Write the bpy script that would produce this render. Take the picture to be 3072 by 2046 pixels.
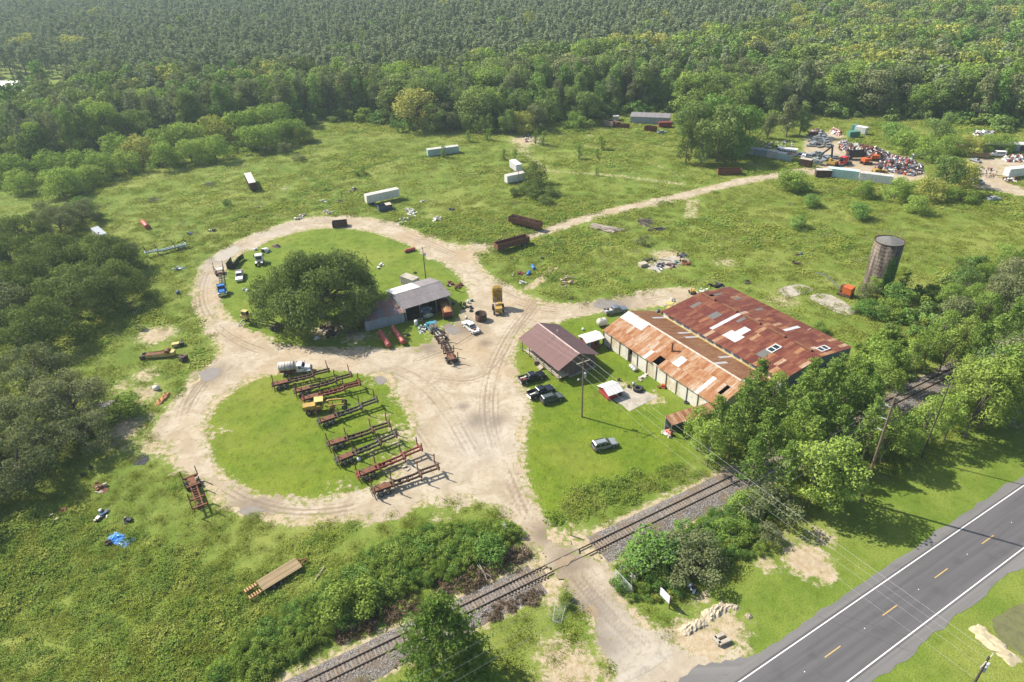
import bpy, math, random
import numpy as np
from mathutils import Matrix, Vector

for o in list(bpy.data.objects):
    bpy.data.objects.remove(o)
scene = bpy.context.scene
C = scene.collection
rad = math.radians
random.seed(7)

# ------------------------------------------------------------------ camera
CAM_H, DEP, ROLL, FPX = 85.9, rad(32.05), rad(-2.04), 2061.0
cd, sd, cr, sr = math.cos(DEP), math.sin(DEP), math.cos(ROLL), math.sin(ROLL)
cam_data = bpy.data.cameras.new("camera")
cam_data.sensor_width = 36.0
cam_data.lens = FPX / 3072.0 * 36.0
cam_data.clip_start, cam_data.clip_end = 1.0, 6000.0
cam = bpy.data.objects.new("camera", cam_data)
C.objects.link(cam)
cam.matrix_world = Matrix(((cr, -sr, 0, 0), (sr * sd, cr * sd, -cd, 0), (sr * cd, cr * cd, sd, CAM_H), (0, 0, 0, 1)))
scene.camera = cam

# ------------------------------------------------------------------ sky and sun
SUN_EL, SUN_AZ = rad(43.5), rad(152.3)      # direction TO the sun, azimuth counted from +X
to_sun = Vector((math.cos(SUN_AZ) * math.cos(SUN_EL), math.sin(SUN_AZ) * math.cos(SUN_EL), math.sin(SUN_EL)))
world = bpy.data.worlds.new("World")
scene.world = world
world.use_nodes = True
wn = world.node_tree.nodes
wn.clear()
sky = wn.new("ShaderNodeTexSky")
sky.sky_type = 'NISHITA'
sky.sun_disc = False
sky.sun_elevation = SUN_EL
sky.sun_rotation = math.pi / 2 - SUN_AZ
sky.air_density, sky.dust_density = 1.0, 1.5
bg = wn.new("ShaderNodeBackground")
bg.inputs[1].default_value = 0.105
wo = wn.new("ShaderNodeOutputWorld")
world.node_tree.links.new(sky.outputs[0], bg.inputs[0])
world.node_tree.links.new(bg.outputs[0], wo.inputs[0])
sun_data = bpy.data.lights.new("sun", 'SUN')
sun_data.energy = 4.8
sun_data.angle = rad(0.55)
sun_data.color = (1.0, 0.945, 0.85)
sun = bpy.data.objects.new("sun", sun_data)
C.objects.link(sun)
sun.rotation_euler = to_sun.to_track_quat('Z', 'Y').to_euler()

vs = scene.view_settings
vs.view_transform = 'Standard'
vs.look = 'None'
vs.exposure = 0.93
vs.gamma = 1.0
vs.use_curve_mapping = False
scene.cycles.use_denoising = True
scene.cycles.max_bounces = 6
scene.cycles.diffuse_bounces = 3
scene.cycles.transmission_bounces = 3
scene.cycles.volume_bounces = 1
scene.cycles.transparent_max_bounces = 4

# ------------------------------------------------------------------ survey: measured photo points -> metres on the flat ground
def ray(u, v):
    x, y = (u - 1536.0) / FPX, -(v - 1023.0) / FPX
    x, y = cr * x - sr * y, sr * x + cr * y
    return x, cd + y * sd, -sd + y * cd
def S(u, v, z=0.0):
    a, b, c = ray(u, v)
    t = (z - CAM_H) / c
    return Vector((a * t, b * t, z))
def F(u, v, z=0.0): return S(u * 1.305, v * 1.305, z)
def crop(x0, y0, k): return lambda a, b, z=0.0: S(x0 + a / k, y0 + b / k, z)
c1, c2, c3 = crop(0, 0, 2.299), crop(1024, 0, 2.299), crop(2048, 0, 2.299)
c4, c5, c6 = crop(0, 682, 2.299), crop(1024, 682, 2.299), crop(2048, 682, 2.299)
c7, c8, c9 = crop(0, 1364, 2.299), crop(1024, 1364, 2.299), crop(2048, 1364, 2.299)
z2, z3, z4, z5 = crop(1050, 780, 5.227), crop(780, 1050, 3.408), crop(1500, 880, 3.92), crop(1950, 820, 3.267)
z6, z7, z8 = crop(2150, 330, 3.623), crop(550, 640, 3.925), crop(1200, 800, 5.227)
zb, zh, zw, zk = crop(2750, 380, 6.03), crop(0, 200, 7.84), crop(1780, 330, 6.818), crop(2400, 440, 6.728)
zr, zo, zt = crop(1950, 1100, 5.8875), crop(680, 880, 5.8875), crop(1000, 560, 3.365)
def inview(p, m=0.06):
    """Whether a ground point may show in the photograph (a margin round the frame)."""
    x, y, z = p[0], p[1], (p[2] if len(p) > 2 else 0.0) - CAM_H
    f = y * cd - z * sd
    if f < 1: return False
    a, b = x / f, (y * sd + z * cd) / f
    a, b = cr * a + sr * b, -sr * a + cr * b
    return abs(a) < (0.7453 + m) and abs(b) < (0.4964 + m)
def ang(p, q): return math.atan2(q[1] - p[1], q[0] - p[0])
def poly_xy(fn, pts): return [tuple(fn(*p)[:2]) for p in pts]

# ------------------------------------------------------------------ object helpers
def link(o, parent=None):
    C.objects.link(o)
    if parent is not None: o.parent = parent
    return o
def tag(o, label=None, cat=None, group=None, kind=None):
    if label: o["label"] = label
    if cat: o["category"] = cat
    if group: o["group"] = group
    if kind: o["kind"] = kind
    return o
def thing(name, label, cat, loc=(0, 0, 0), rz=0.0, group=None):
    o = bpy.data.objects.new(name, None)
    o.empty_display_size = 0.3
    C.objects.link(o)
    o.location = (loc[0], loc[1], loc[2] if len(loc) > 2 else 0.0)
    o.rotation_euler = (0, 0, rz)
    return tag(o, label, cat, group)
def copy_tree(o, parent=None):
    c = o.copy()
    C.objects.link(c)
    c.parent = parent
    for ch in o.children: copy_tree(ch, c)
    return c
def copy_thing(o, loc, rz, label, group=None):
    c = copy_tree(o)
    c.location = (loc[0], loc[1], loc[2] if len(loc) > 2 else 0.0)
    c.rotation_euler = (0, 0, rz)
    return tag(c, label, None, group)
def recolor(root, frm, to):
    """Gives the parts of one copy another paint (object-level material slots, mesh data stay shared)."""
    for o in [root] + list(root.children_recursive):
        if o.type == 'MESH':
            for s in o.material_slots:
                if s.material == frm:
                    s.link = 'OBJECT'
                    s.material = to

class MB:
    def __init__(self): self.v, self.f, self.m = [], [], []
    def add(self, vs, fs, mi=0):
        b = len(self.v)
        self.v += [tuple(p) for p in vs]
        self.f += [tuple(i + b for i in f) for f in fs]
        self.m += [mi] * len(fs)
        return self
    def box(self, x0, x1, y0, y1, z0, z1, mi=0):
        return self.add([(x0, y0, z0), (x1, y0, z0), (x1, y1, z0), (x0, y1, z0), (x0, y0, z1), (x1, y0, z1), (x1, y1, z1), (x0, y1, z1)],
                        [(3, 2, 1, 0), (4, 5, 6, 7), (0, 1, 5, 4), (1, 2, 6, 5), (2, 3, 7, 6), (3, 0, 4, 7)], mi)
    def hexa(self, lo, hi, mi=0):
        return self.add(list(lo) + list(hi), [(3, 2, 1, 0), (4, 5, 6, 7), (0, 1, 5, 4), (1, 2, 6, 5), (2, 3, 7, 6), (3, 0, 4, 7)], mi)
    def beam(self, p, q, w, h, mi=0):
        p, q = Vector(p), Vector(q)
        d = (q - p).normalized()
        up = Vector((0, 0, 1)) if abs(d.z) < 0.95 else Vector((1, 0, 0))
        s = d.cross(up).normalized()
        t = s.cross(d).normalized()
        s, t = s * w / 2, t * h / 2
        return self.add([p - s - t, p + s - t, p + s + t, p - s + t, q - s - t, q + s - t, q + s + t, q - s + t],
                        [(0, 1, 2, 3), (7, 6, 5, 4), (0, 4, 5, 1), (1, 5, 6, 2), (2, 6, 7, 3), (3, 7, 4, 0)], mi)
    def tube(self, p, q, r, r2=None, n=8, mi=0, caps=True):
        p, q = Vector(p), Vector(q)
        r2 = r if r2 is None else r2
        d = (q - p).normalized()
        up = Vector((0, 0, 1)) if abs(d.z) < 0.95 else Vector((1, 0, 0))
        s = d.cross(up).normalized()
        t = s.cross(d).normalized()
        vs = []
        for c, rr in ((p, r), (q, r2)):
            for i in range(n):
                a = 2 * math.pi * i / n
                vs.append(c + s * (math.cos(a) * rr) + t * (math.sin(a) * rr))
        fs = [(i, (i + 1) % n, n + (i + 1) % n, n + i) for i in range(n)]
        if caps: fs += [tuple(range(n - 1, -1, -1)), tuple(range(n, 2 * n))]
        return self.add(vs, fs, mi)
    def lathe(self, prof, n=14, axis='z', c=(0, 0, 0), mi=0):
        """prof: list of (radius, height) turned about an axis through c."""
        vs, fs = [], []
        for rr, hh in prof:
            for i in range(n):
                a = 2 * math.pi * i / n
                u, w = rr * math.cos(a), rr * math.sin(a)
                p = {'z': (u, w, hh), 'y': (u, hh, w), 'x': (hh, u, w)}[axis]
                vs.append((p[0] + c[0], p[1] + c[1], p[2] + c[2]))
        for k in range(len(prof) - 1):
            for i in range(n):
                j = (i + 1) % n
                fs.append((k * n + i, k * n + j, (k + 1) * n + j, (k + 1) * n + i))
        return self.add(vs, fs, mi)
    def prism(self, prof, y0, y1, mi=0, y0b=None, y1b=None, ztop=None):
        """prof: outline in (x, z), extruded in y; points at or over ztop use the narrower y0b..y1b."""
        n = len(prof)
        lo = [(x, (y0b if ztop is not None and z >= ztop else y0), z) for x, z in prof]
        hi = [(x, (y1b if ztop is not None and z >= ztop else y1), z) for x, z in prof]
        fs = [(i, (i + 1) % n, n + (i + 1) % n, n + i) for i in range(n)]
        return self.add(lo + hi, fs + [tuple(range(n - 1, -1, -1)), tuple(range(n, 2 * n))], mi)
    def build(self, name, mats, parent=None, smooth=False, loc=None, rot=None):
        me = bpy.data.meshes.new(name)
        me.from_pydata(self.v, [], self.f)
        for m in (mats if isinstance(mats, (list, tuple)) else [mats]): me.materials.append(m)
        if any(self.m): me.polygons.foreach_set("material_index", self.m)
        if smooth: me.polygons.foreach_set("use_smooth", [True] * len(self.f))
        me.update()
        o = bpy.data.objects.new(name, me)
        link(o, parent)
        if loc is not None: o.location = loc
        if rot is not None: o.rotation_euler = rot
        return o

def np_mesh(name, verts, quads, mats, attrs=None, smooth=False):
    """A mesh from numpy arrays; attrs: {name: (domain, values)}."""
    verts = np.asarray(verts, dtype=np.float32)
    quads = np.asarray(quads, dtype=np.int32)
    k = quads.shape[1]
    me = bpy.data.meshes.new(name)
    me.vertices.add(len(verts))
    me.vertices.foreach_set("co", verts.ravel())
    me.loops.add(len(quads) * k)
    me.loops.foreach_set("vertex_index", quads.ravel())
    me.polygons.add(len(quads))
    me.polygons.foreach_set("loop_start", np.arange(0, len(quads) * k, k, dtype=np.int32))
    me.polygons.foreach_set("loop_total", np.full(len(quads), k, dtype=np.int32))
    me.update(calc_edges=True)
    for m in (mats if isinstance(mats, (list, tuple)) else [mats]): me.materials.append(m)
    for an, (dom, val) in (attrs or {}).items():
        a = me.attributes.new(an, 'FLOAT', dom)
        a.data.foreach_set("value", np.asarray(val, dtype=np.float32).ravel())
    if smooth: me.polygons.foreach_set("use_smooth", [True] * len(quads))
    return me

# ------------------------------------------------------------------ materials
class Nt:
    def __init__(self, name):
        self.m = bpy.data.materials.new(name)
        self.m.use_nodes = True
        self.t = self.m.node_tree
        self.t.nodes.clear()
        self.out = self.n("ShaderNodeOutputMaterial")
    def n(self, typ, **kw):
        nd = self.t.nodes.new(typ)
        for k, v in kw.items(): setattr(nd, k, v)
        return nd
    def l(self, a, b): self.t.links.new(a, b)
    def coord(self, which="Object"):
        return self.n("ShaderNodeTexCoord").outputs[which]
    def mapping(self, src, scale):
        mp = self.n("ShaderNodeMapping")
        mp.inputs["Scale"].default_value = scale
        self.l(src, mp.inputs["Vector"])
        return mp.outputs[0]
    def noise(self, src, scale, detail=4.0, rough=0.55, dist=0.0):
        nd = self.n("ShaderNodeTexNoise")
        nd.inputs["Scale"].default_value = scale
        nd.inputs["Detail"].default_value = detail
        nd.inputs["Roughness"].default_value = rough
        nd.inputs["Distortion"].default_value = dist
        self.l(src, nd.inputs["Vector"])
        return nd.outputs[0]
    def math(self, op, a, b=None, clamp=False):
        nd = self.n("ShaderNodeMath", operation=op, use_clamp=clamp)
        for i, x in enumerate((a, b)):
            if x is None: continue
            if isinstance(x, (int, float)): nd.inputs[i].default_value = x
            else: self.l(x, nd.inputs[i])
        return nd.outputs[0]
    def step(self, x, lo, hi):
        nd = self.n("ShaderNodeMapRange", interpolation_type='SMOOTHSTEP')
        nd.inputs[1].default_value, nd.inputs[2].default_value = lo, hi
        self.l(x, nd.inputs[0])
        return nd.outputs[0]
    def mix(self, fac, a, b, blend='MIX'):
        nd = self.n("ShaderNodeMix", data_type='RGBA', blend_type=blend)
        if isinstance(fac, (int, float)): nd.inputs[0].default_value = fac
        else: self.l(fac, nd.inputs[0])
        for i, x in ((6, a), (7, b)):
            if isinstance(x, tuple): nd.inputs[i].default_value = (*x[:3], 1)
            else: self.l(x, nd.inputs[i])
        return nd.outputs[2]
    def ramp(self, x, stops):
        nd = self.n("ShaderNodeValToRGB")
        e = nd.color_ramp.elements
        while len(e) < len(stops): e.new(0.5)
        for el, (p, c) in zip(e, stops):
            el.position = p
            el.color = (*c, 1)
        self.l(x, nd.inputs[0])
        return nd.outputs[0]
    def attr(self, name): return self.n("ShaderNodeAttribute", attribute_name=name).outputs["Fac"]
    def objrand(self): return self.n("ShaderNodeObjectInfo").outputs["Random"]
    def principled(self, color, rough=0.7, metal=0.0, bump=None, strength=0.3, dist=0.05, spec=0.5):
        b = self.n("ShaderNodeBsdfPrincipled")
        for key, x in (("Base Color", color), ("Roughness", rough), ("Metallic", metal)):
            if isinstance(x, tuple): b.inputs[key].default_value = (*x[:3], 1)
            elif isinstance(x, (int, float)): b.inputs[key].default_value = x
            else: self.l(x, b.inputs[key])
        b.inputs["Specular IOR Level"].default_value = spec
        if bump is not None:
            bn = self.n("ShaderNodeBump")
            bn.inputs["Strength"].default_value = strength
            bn.inputs["Distance"].default_value = dist
            self.l(bump, bn.inputs["Height"])
            self.l(bn.outputs[0], b.inputs["Normal"])
        self.l(b.outputs[0], self.out.inputs[0])
        return self.m

def worn(name, col, col2=None, amount=0.5, scale=1.5, rough=0.7, metal=0.0, bump=0.0, stretch=(1, 1, 1), lo=0.42, hi=0.66, vary=0.0, spec=0.4):
    """A surface of one colour with blotches of a second one, and a little variation from thing to thing."""
    t = Nt(name)
    col2 = col2 or tuple(c * 0.55 for c in col)
    co = t.mapping(t.coord(), stretch)
    n1 = t.noise(co, scale, 6.0, 0.65)
    n2 = t.noise(co, scale * 5.3, 3.0)
    f = t.math('MULTIPLY', t.step(t.math('ADD', t.math('MULTIPLY', n1, 0.75), t.math('MULTIPLY', n2, 0.25)), lo, hi), amount)
    c = t.mix(f, col, col2)
    if vary:
        c = t.mix(vary, c, t.ramp(t.objrand(), [(0.0, tuple(x * 0.45 for x in col)), (1.0, tuple(min(1, x * 1.5) for x in col))]))
    return t.principled(c, rough, metal, n2 if bump else None, bump, 0.03, spec)

M = {}
M['rubber'] = worn('tyre_rubber', (0.022, 0.022, 0.023), (0.06, 0.055, 0.048), 0.6, 2.0, 0.85)
M['black'] = worn('black_paint', (0.012, 0.012, 0.014), (0.035, 0.033, 0.03), 0.4, 2.0, 0.35)
M['darksteel'] = worn('dark_steel', (0.04, 0.038, 0.037), (0.10, 0.06, 0.04), 0.7, 1.2, 0.6, 0.2)
M['steel'] = worn('bare_steel', (0.35, 0.35, 0.36), (0.2, 0.15, 0.11), 0.6, 1.5, 0.45, 0.6)
M['rustdark'] = worn('dark_rust', (0.055, 0.036, 0.028), (0.14, 0.065, 0.03), 0.8, 1.4, 0.85, 0.0, 0.2)
M['rust'] = worn('rust', (0.16, 0.062, 0.028), (0.07, 0.035, 0.022), 0.8, 1.3, 0.88, 0.0, 0.2)
M['rustred'] = worn('rusty_red_paint', (0.17, 0.022, 0.018), (0.13, 0.05, 0.028), 0.75, 1.1, 0.6)
M['tankred'] = worn('faded_red_paint', (0.36, 0.06, 0.045), (0.3, 0.13, 0.09), 0.6, 1.2, 0.5)
M['shedred'] = worn('barn_red_paint', (0.3, 0.028, 0.03), (0.2, 0.03, 0.025), 0.6, 1.5, 0.7)
M['yellow'] = worn('machine_yellow', (0.4, 0.255, 0.045), (0.17, 0.1, 0.03), 0.85, 1.6, 0.55)
M['paleyellow'] = worn('faded_yellow', (0.5, 0.39, 0.13), (0.25, 0.17, 0.06), 0.7, 1.5, 0.6)
M['orange'] = worn('machine_orange', (0.5, 0.1, 0.018), (0.22, 0.07, 0.025), 0.75, 1.3, 0.6)
M['blue'] = worn('truck_blue', (0.025, 0.16, 0.46), (0.02, 0.09, 0.27), 0.5, 1.2, 0.28)
M['teal'] = worn('truck_teal', (0.03, 0.2, 0.28), (0.12, 0.25, 0.28), 0.6, 1.3, 0.35)
M['navy'] = worn('dull_blue', (0.04, 0.085, 0.16), (0.09, 0.07, 0.06), 0.6, 1.3, 0.5)
M['red'] = worn('bright_red', (0.5, 0.012, 0.018), (0.35, 0.01, 0.015), 0.4, 1.3, 0.3)
M['white'] = worn('white_paint', (0.62, 0.62, 0.6), (0.36, 0.33, 0.28), 0.6, 1.2, 0.45)
M['offwhite'] = worn('weathered_white', (0.47, 0.45, 0.4), (0.25, 0.2, 0.15), 0.6, 0.8, 0.6)
M['trailerwhite'] = worn('trailer_white', (0.66, 0.64, 0.56), (0.38, 0.34, 0.27), 0.6, 0.7, 0.6, stretch=(1, 1, 0.35))
M['silver'] = worn('silver_paint', (0.34, 0.36, 0.36), (0.27, 0.28, 0.28), 0.5, 1.0, 0.3, 0.45)
M['greengrey'] = worn('green_grey_paint', (0.1, 0.12, 0.11), (0.07, 0.085, 0.08), 0.5, 1.0, 0.3, 0.35)
M['carblack'] = worn('car_black', (0.011, 0.013, 0.018), (0.02, 0.021, 0.024), 0.5, 1.0, 0.22, 0.0, 0.0, spec=0.6)
M['cargrey'] = worn('car_grey_blue', (0.13, 0.16, 0.2), (0.22, 0.23, 0.24), 0.5, 1.0, 0.35, 0.3)
M['cargreen'] = worn('grey_green_container', (0.3, 0.4, 0.38), (0.22, 0.26, 0.22), 0.6, 0.6, 0.6)
M['mint'] = worn('pale_mint_paint', (0.42, 0.58, 0.55), (0.3, 0.33, 0.28), 0.6, 0.5, 0.65, stretch=(1, 1, 0.5))
M['green'] = worn('container_green', (0.07, 0.2, 0.13), (0.09, 0.14, 0.09), 0.5, 0.6, 0.6)
M['purple'] = worn('bus_purple', (0.1, 0.08, 0.26), (0.2, 0.17, 0.24), 0.5, 0.6, 0.5)
M['glass'] = Nt('vehicle_glass').principled((0.018, 0.025, 0.03), 0.08, 0.0, spec=0.6)
M['lamp'] = Nt('lamp_lens').principled((0.6, 0.6, 0.58), 0.15)
M['taillamp'] = Nt('tail_lamp_lens').principled((0.3, 0.01, 0.01), 0.2)
M['chrome'] = Nt('chrome').principled((0.6, 0.6, 0.62), 0.2, 0.9)
M['wood'] = worn('weathered_timber', (0.19, 0.15, 0.11), (0.1, 0.078, 0.06), 0.8, 1.0, 0.85, stretch=(0.6, 3, 3), vary=0.25)
M['deckwood'] = worn('old_deck_plank', (0.27, 0.2, 0.105), (0.14, 0.1, 0.055), 0.8, 1.2, 0.9, stretch=(0.4, 3, 3), vary=0.4)
M['palewood'] = worn('pale_sawn_timber', (0.4, 0.35, 0.26), (0.25, 0.2, 0.14), 0.7, 1.2, 0.85, stretch=(0.6, 3, 3), vary=0.3)
M['pole'] = worn('utility_pole_wood', (0.17, 0.12, 0.085), (0.1, 0.07, 0.05), 0.7, 0.8, 0.9, stretch=(3, 3, 0.4))
M['poleD'] = worn('creosoted_pole', (0.06, 0.047, 0.04), (0.1, 0.075, 0.06), 0.7, 0.8, 0.9, stretch=(3, 3, 0.4))
M['bark'] = worn('grey_bark', (0.15, 0.125, 0.105), (0.075, 0.06, 0.05), 0.8, 2.0, 0.95, stretch=(1, 1, 0.3))
M['pinebark'] = worn('pine_bark', (0.17, 0.115, 0.085), (0.08, 0.06, 0.05), 0.8, 2.0, 0.95, stretch=(1, 1, 0.3))
M['log'] = worn('barkless_log', (0.33, 0.28, 0.23), (0.19, 0.15, 0.12), 0.8, 1.2, 0.9, stretch=(0.4, 2, 2), vary=0.45)
M['darklog'] = worn('dark_log', (0.12, 0.095, 0.085), (0.2, 0.16, 0.13), 0.8, 1.2, 0.9, stretch=(0.4, 2, 2), vary=0.4)
M['concrete'] = worn('old_concrete', (0.36, 0.32, 0.255), (0.2, 0.17, 0.13), 0.8, 0.45, 0.9, 0.0, 0.15)
M['tarp'] = worn('blue_tarp', (0.04, 0.23, 0.62), (0.25, 0.42, 0.65), 0.5, 1.4, 0.45)
M['insul'] = worn('porcelain_grey', (0.42, 0.44, 0.46), (0.3, 0.3, 0.31), 0.4, 3.0, 0.4)
M['wire'] = Nt('wire_aluminium').principled((0.33, 0.33, 0.33), 0.5, 0.2)
M['sandheap'] = worn('rusty_sand', (0.33, 0.18, 0.07), (0.2, 0.1, 0.04), 0.7, 1.5, 0.95, 0.0, 0.4)
M['clay'] = worn('orange_clay', (0.4, 0.19, 0.075), (0.28, 0.17, 0.09), 0.7, 0.8, 0.95, 0.0, 0.4)
# ------------------------------------------------------------------ numpy fields
_lat = np.random.RandomState(11).rand(256, 256)
def vnoise(X, Y, scale, seed=0):
    x, y = X / scale + seed * 17.3, Y / scale + seed * 9.1
    xi, yi = np.floor(x).astype(int), np.floor(y).astype(int)
    fx, fy = x - xi, y - yi
    fx, fy = fx * fx * (3 - 2 * fx), fy * fy * (3 - 2 * fy)
    g = lambda a, b: _lat[a % 256, b % 256]
    return (g(xi, yi) * (1 - fx) + g(xi + 1, yi) * fx) * (1 - fy) + (g(xi, yi + 1) * (1 - fx) + g(xi + 1, yi + 1) * fx) * fy
def fbm(X, Y, scale, seed=0, oct=4):
    s, a, t = 0, 0.5, 0
    for i in range(oct):
        s = s + a * vnoise(X, Y, scale / 2 ** i, seed + i)
        t += a
        a *= 0.5
    return s / t
def seg_dist(X, Y, pts, closed=False):
    d = np.full(X.shape, 1e9)
    n = len(pts)
    for i in range(n if closed else n - 1):
        (ax, ay), (bx, by) = pts[i], pts[(i + 1) % n]
        ux, uy = bx - ax, by - ay
        L = ux * ux + uy * uy + 1e-9
        t = np.clip(((X - ax) * ux + (Y - ay) * uy) / L, 0, 1)
        d = np.minimum(d, (X - ax - t * ux) ** 2 + (Y - ay - t * uy) ** 2)
    return np.sqrt(d)
def sdf(X, Y, poly):
    """Signed distance to a polygon, positive inside."""
    ins = np.zeros(X.shape, bool)
    n = len(poly)
    for i in range(n):
        (ax, ay), (bx, by) = poly[i], poly[(i + 1) % n]
        if ay == by: continue
        c = ((ay > Y) != (by > Y)) & (X < (bx - ax) * (Y - ay) / (by - ay) + ax)
        ins ^= c
    d = seg_dist(X, Y, poly, True)
    return np.where(ins, d, -d)
def sstep(x, a, b):
    t = np.clip((x - a) / (b - a), 0, 1)
    return t * t * (3 - 2 * t)
def smooth_poly(pts, n=2):
    for _ in range(n):
        q = []
        for i in range(len(pts)):
            (ax, ay), (bx, by) = pts[i], pts[(i + 1) % len(pts)]
            q += [(ax * .75 + bx * .25, ay * .75 + by * .25), (ax * .25 + bx * .75, ay * .25 + by * .75)]
        pts = q
    return pts
def smooth_line(pts, n=2):
    for _ in range(n):
        q = [pts[0]]
        for i in range(len(pts) - 1):
            (ax, ay), (bx, by) = pts[i], pts[i + 1]
            q += [(ax * .75 + bx * .25, ay * .75 + by * .25), (ax * .25 + bx * .75, ay * .25 + by * .75)]
        pts = q + [pts[-1]]
    return pts

# ------------------------------------------------------------------ outlines on the ground
YARD = smooth_poly(poly_xy(F, [(985, 545), (1060, 568), (1090, 560), (1135, 564), (1132, 574), (1095, 590), (1100, 612), (1135, 640), (1185, 668), (1240, 692), (1300, 702), (1380, 692), (1450, 677), (1550, 660), (1605, 666), (1585, 690),
    (1530, 702), (1440, 708), (1380, 716), (1310, 730), (1260, 740), (1215, 757), (1190, 780), (1176, 820), (1180, 860), (1197, 880), (1215, 930), (1213, 965), (1203, 1000), (1200, 1060), (1207, 1110), (1230, 1160), (1250, 1205),
    (1290, 1232), (1335, 1258), (1375, 1300), (1410, 1355), (1460, 1410), (1520, 1460), (1560, 1485), (1640, 1492), (1720, 1485), (1640, 1600), (1400, 1600), (1395, 1530), (1375, 1450), (1345, 1390), (1295, 1345), (1245, 1312), (1232, 1265),
    (1205, 1225), (1185, 1190), (1140, 1160), (1080, 1150), (1010, 1152), (940, 1162), (880, 1180), (800, 1195), (720, 1206), (640, 1202), (560, 1180), (510, 1165), (470, 1110), (430, 1085), (385, 1050), (365, 1010), (375, 960),
    (410, 910), (430, 880), (470, 845), (510, 812), (500, 790), (470, 750), (450, 705), (446, 660), (458, 622), (488, 590), (540, 558), (600, 530), (680, 506), (740, 498), (800, 497), (870, 503), (940, 525)]), 1)
OAK_ISLE = smooth_poly(poly_xy(F, [(1018, 602), (968, 573), (900, 545), (840, 528), (760, 522), (700, 528), (625, 548), (565, 574), (525, 604), (505, 640), (497, 675), (505, 705), (530, 735), (570, 765), (630, 790), (690, 800), (760, 803),
    (850, 800), (905, 805), (960, 803), (1000, 795), (1010, 775), (1025, 757), (1055, 742), (1065, 715), (1085, 690), (1078, 660), (1050, 625)]), 1)
TRAILER_LAWN = smooth_poly(poly_xy(F, [(640, 856), (720, 848), (800, 850), (860, 862), (905, 885), (925, 925), (945, 960), (960, 1010), (950, 1060), (900, 1100), (850, 1130), (780, 1143), (700, 1152), (620, 1148), (560, 1128), (500, 1085),
    (478, 1040), (468, 1000), (475, 960), (500, 925), (545, 890), (590, 868)]), 1)
RIGHT_LAWN = poly_xy(F, [(1225, 760), (1320, 740), (1400, 730), (1480, 850), (1560, 940), (1600, 1010), (1540, 1090), (1400, 1130), (1290, 1180), (1255, 1190), (1215, 1100), (1215, 960), (1200, 880), (1195, 800)])
VERGE = poly_xy(F, [(1660, 1500), (1560, 1440), (1700, 1330), (1900, 1180), (2100, 1080), (2354, 930), (2450, 1000), (2354, 1100), (1990, 1350), (1800, 1480)])
FAR_TRACK = smooth_line(poly_xy(F, [(1150, 560), (1215, 545), (1290, 519), (1350, 500), (1450, 475), (1560, 452), (1640, 432), (1720, 414), (1790, 402), (1850, 392)]))
JUNK_YARD = smooth_poly(poly_xy(c3, [(690, 1205), (780, 1175), (960, 1150), (990, 1120), (960, 1060), (860, 1070), (870, 990), (880, 930), (1010, 920), (1120, 930), (1060, 975), (1085, 1050), (1330, 1115), (1640, 1180), (1640, 1220), (1500, 1245), (1230, 1225),
    (900, 1190), (760, 1200)]), 1)
JUNK_YARD_EAST = smooth_poly(poly_xy(zb, [(1050, 590), (1560, 600), (2100, 640), (2100, 700), (1620, 720), (1500, 800), (1600, 900), (1500, 950), (1700, 1070), (2100, 1180), (2100, 1260), (1500, 1180), (1050, 1100), (1020, 1050), (1150, 900), (1150, 750), (1030, 620)]), 1)
RAIL_O = Vector((9.9025, 74.4933, 0)); RAIL_A = rad(28.0)
RAIL_D = Vector((math.cos(RAIL_A), math.sin(RAIL_A), 0)); RAIL_N = Vector((-RAIL_D.y, RAIL_D.x, 0))
RAIL_C = RAIL_O - RAIL_N * 0.79                      # centre line
def rail_pt(s, t=0.0, z=0.0):
    bend = 0.00007 * max(0, s - 20) ** 2
    p = RAIL_C + RAIL_D * s + RAIL_N * (t + bend)
    return Vector((p.x, p.y, z))
HWY_O = Vector((27.962, 51.669, 0)); HWY_A = rad(29.475)
HWY_D = Vector((math.cos(HWY_A), math.sin(HWY_A), 0)); HWY_N = Vector((-HWY_D.y, HWY_D.x, 0))

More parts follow.
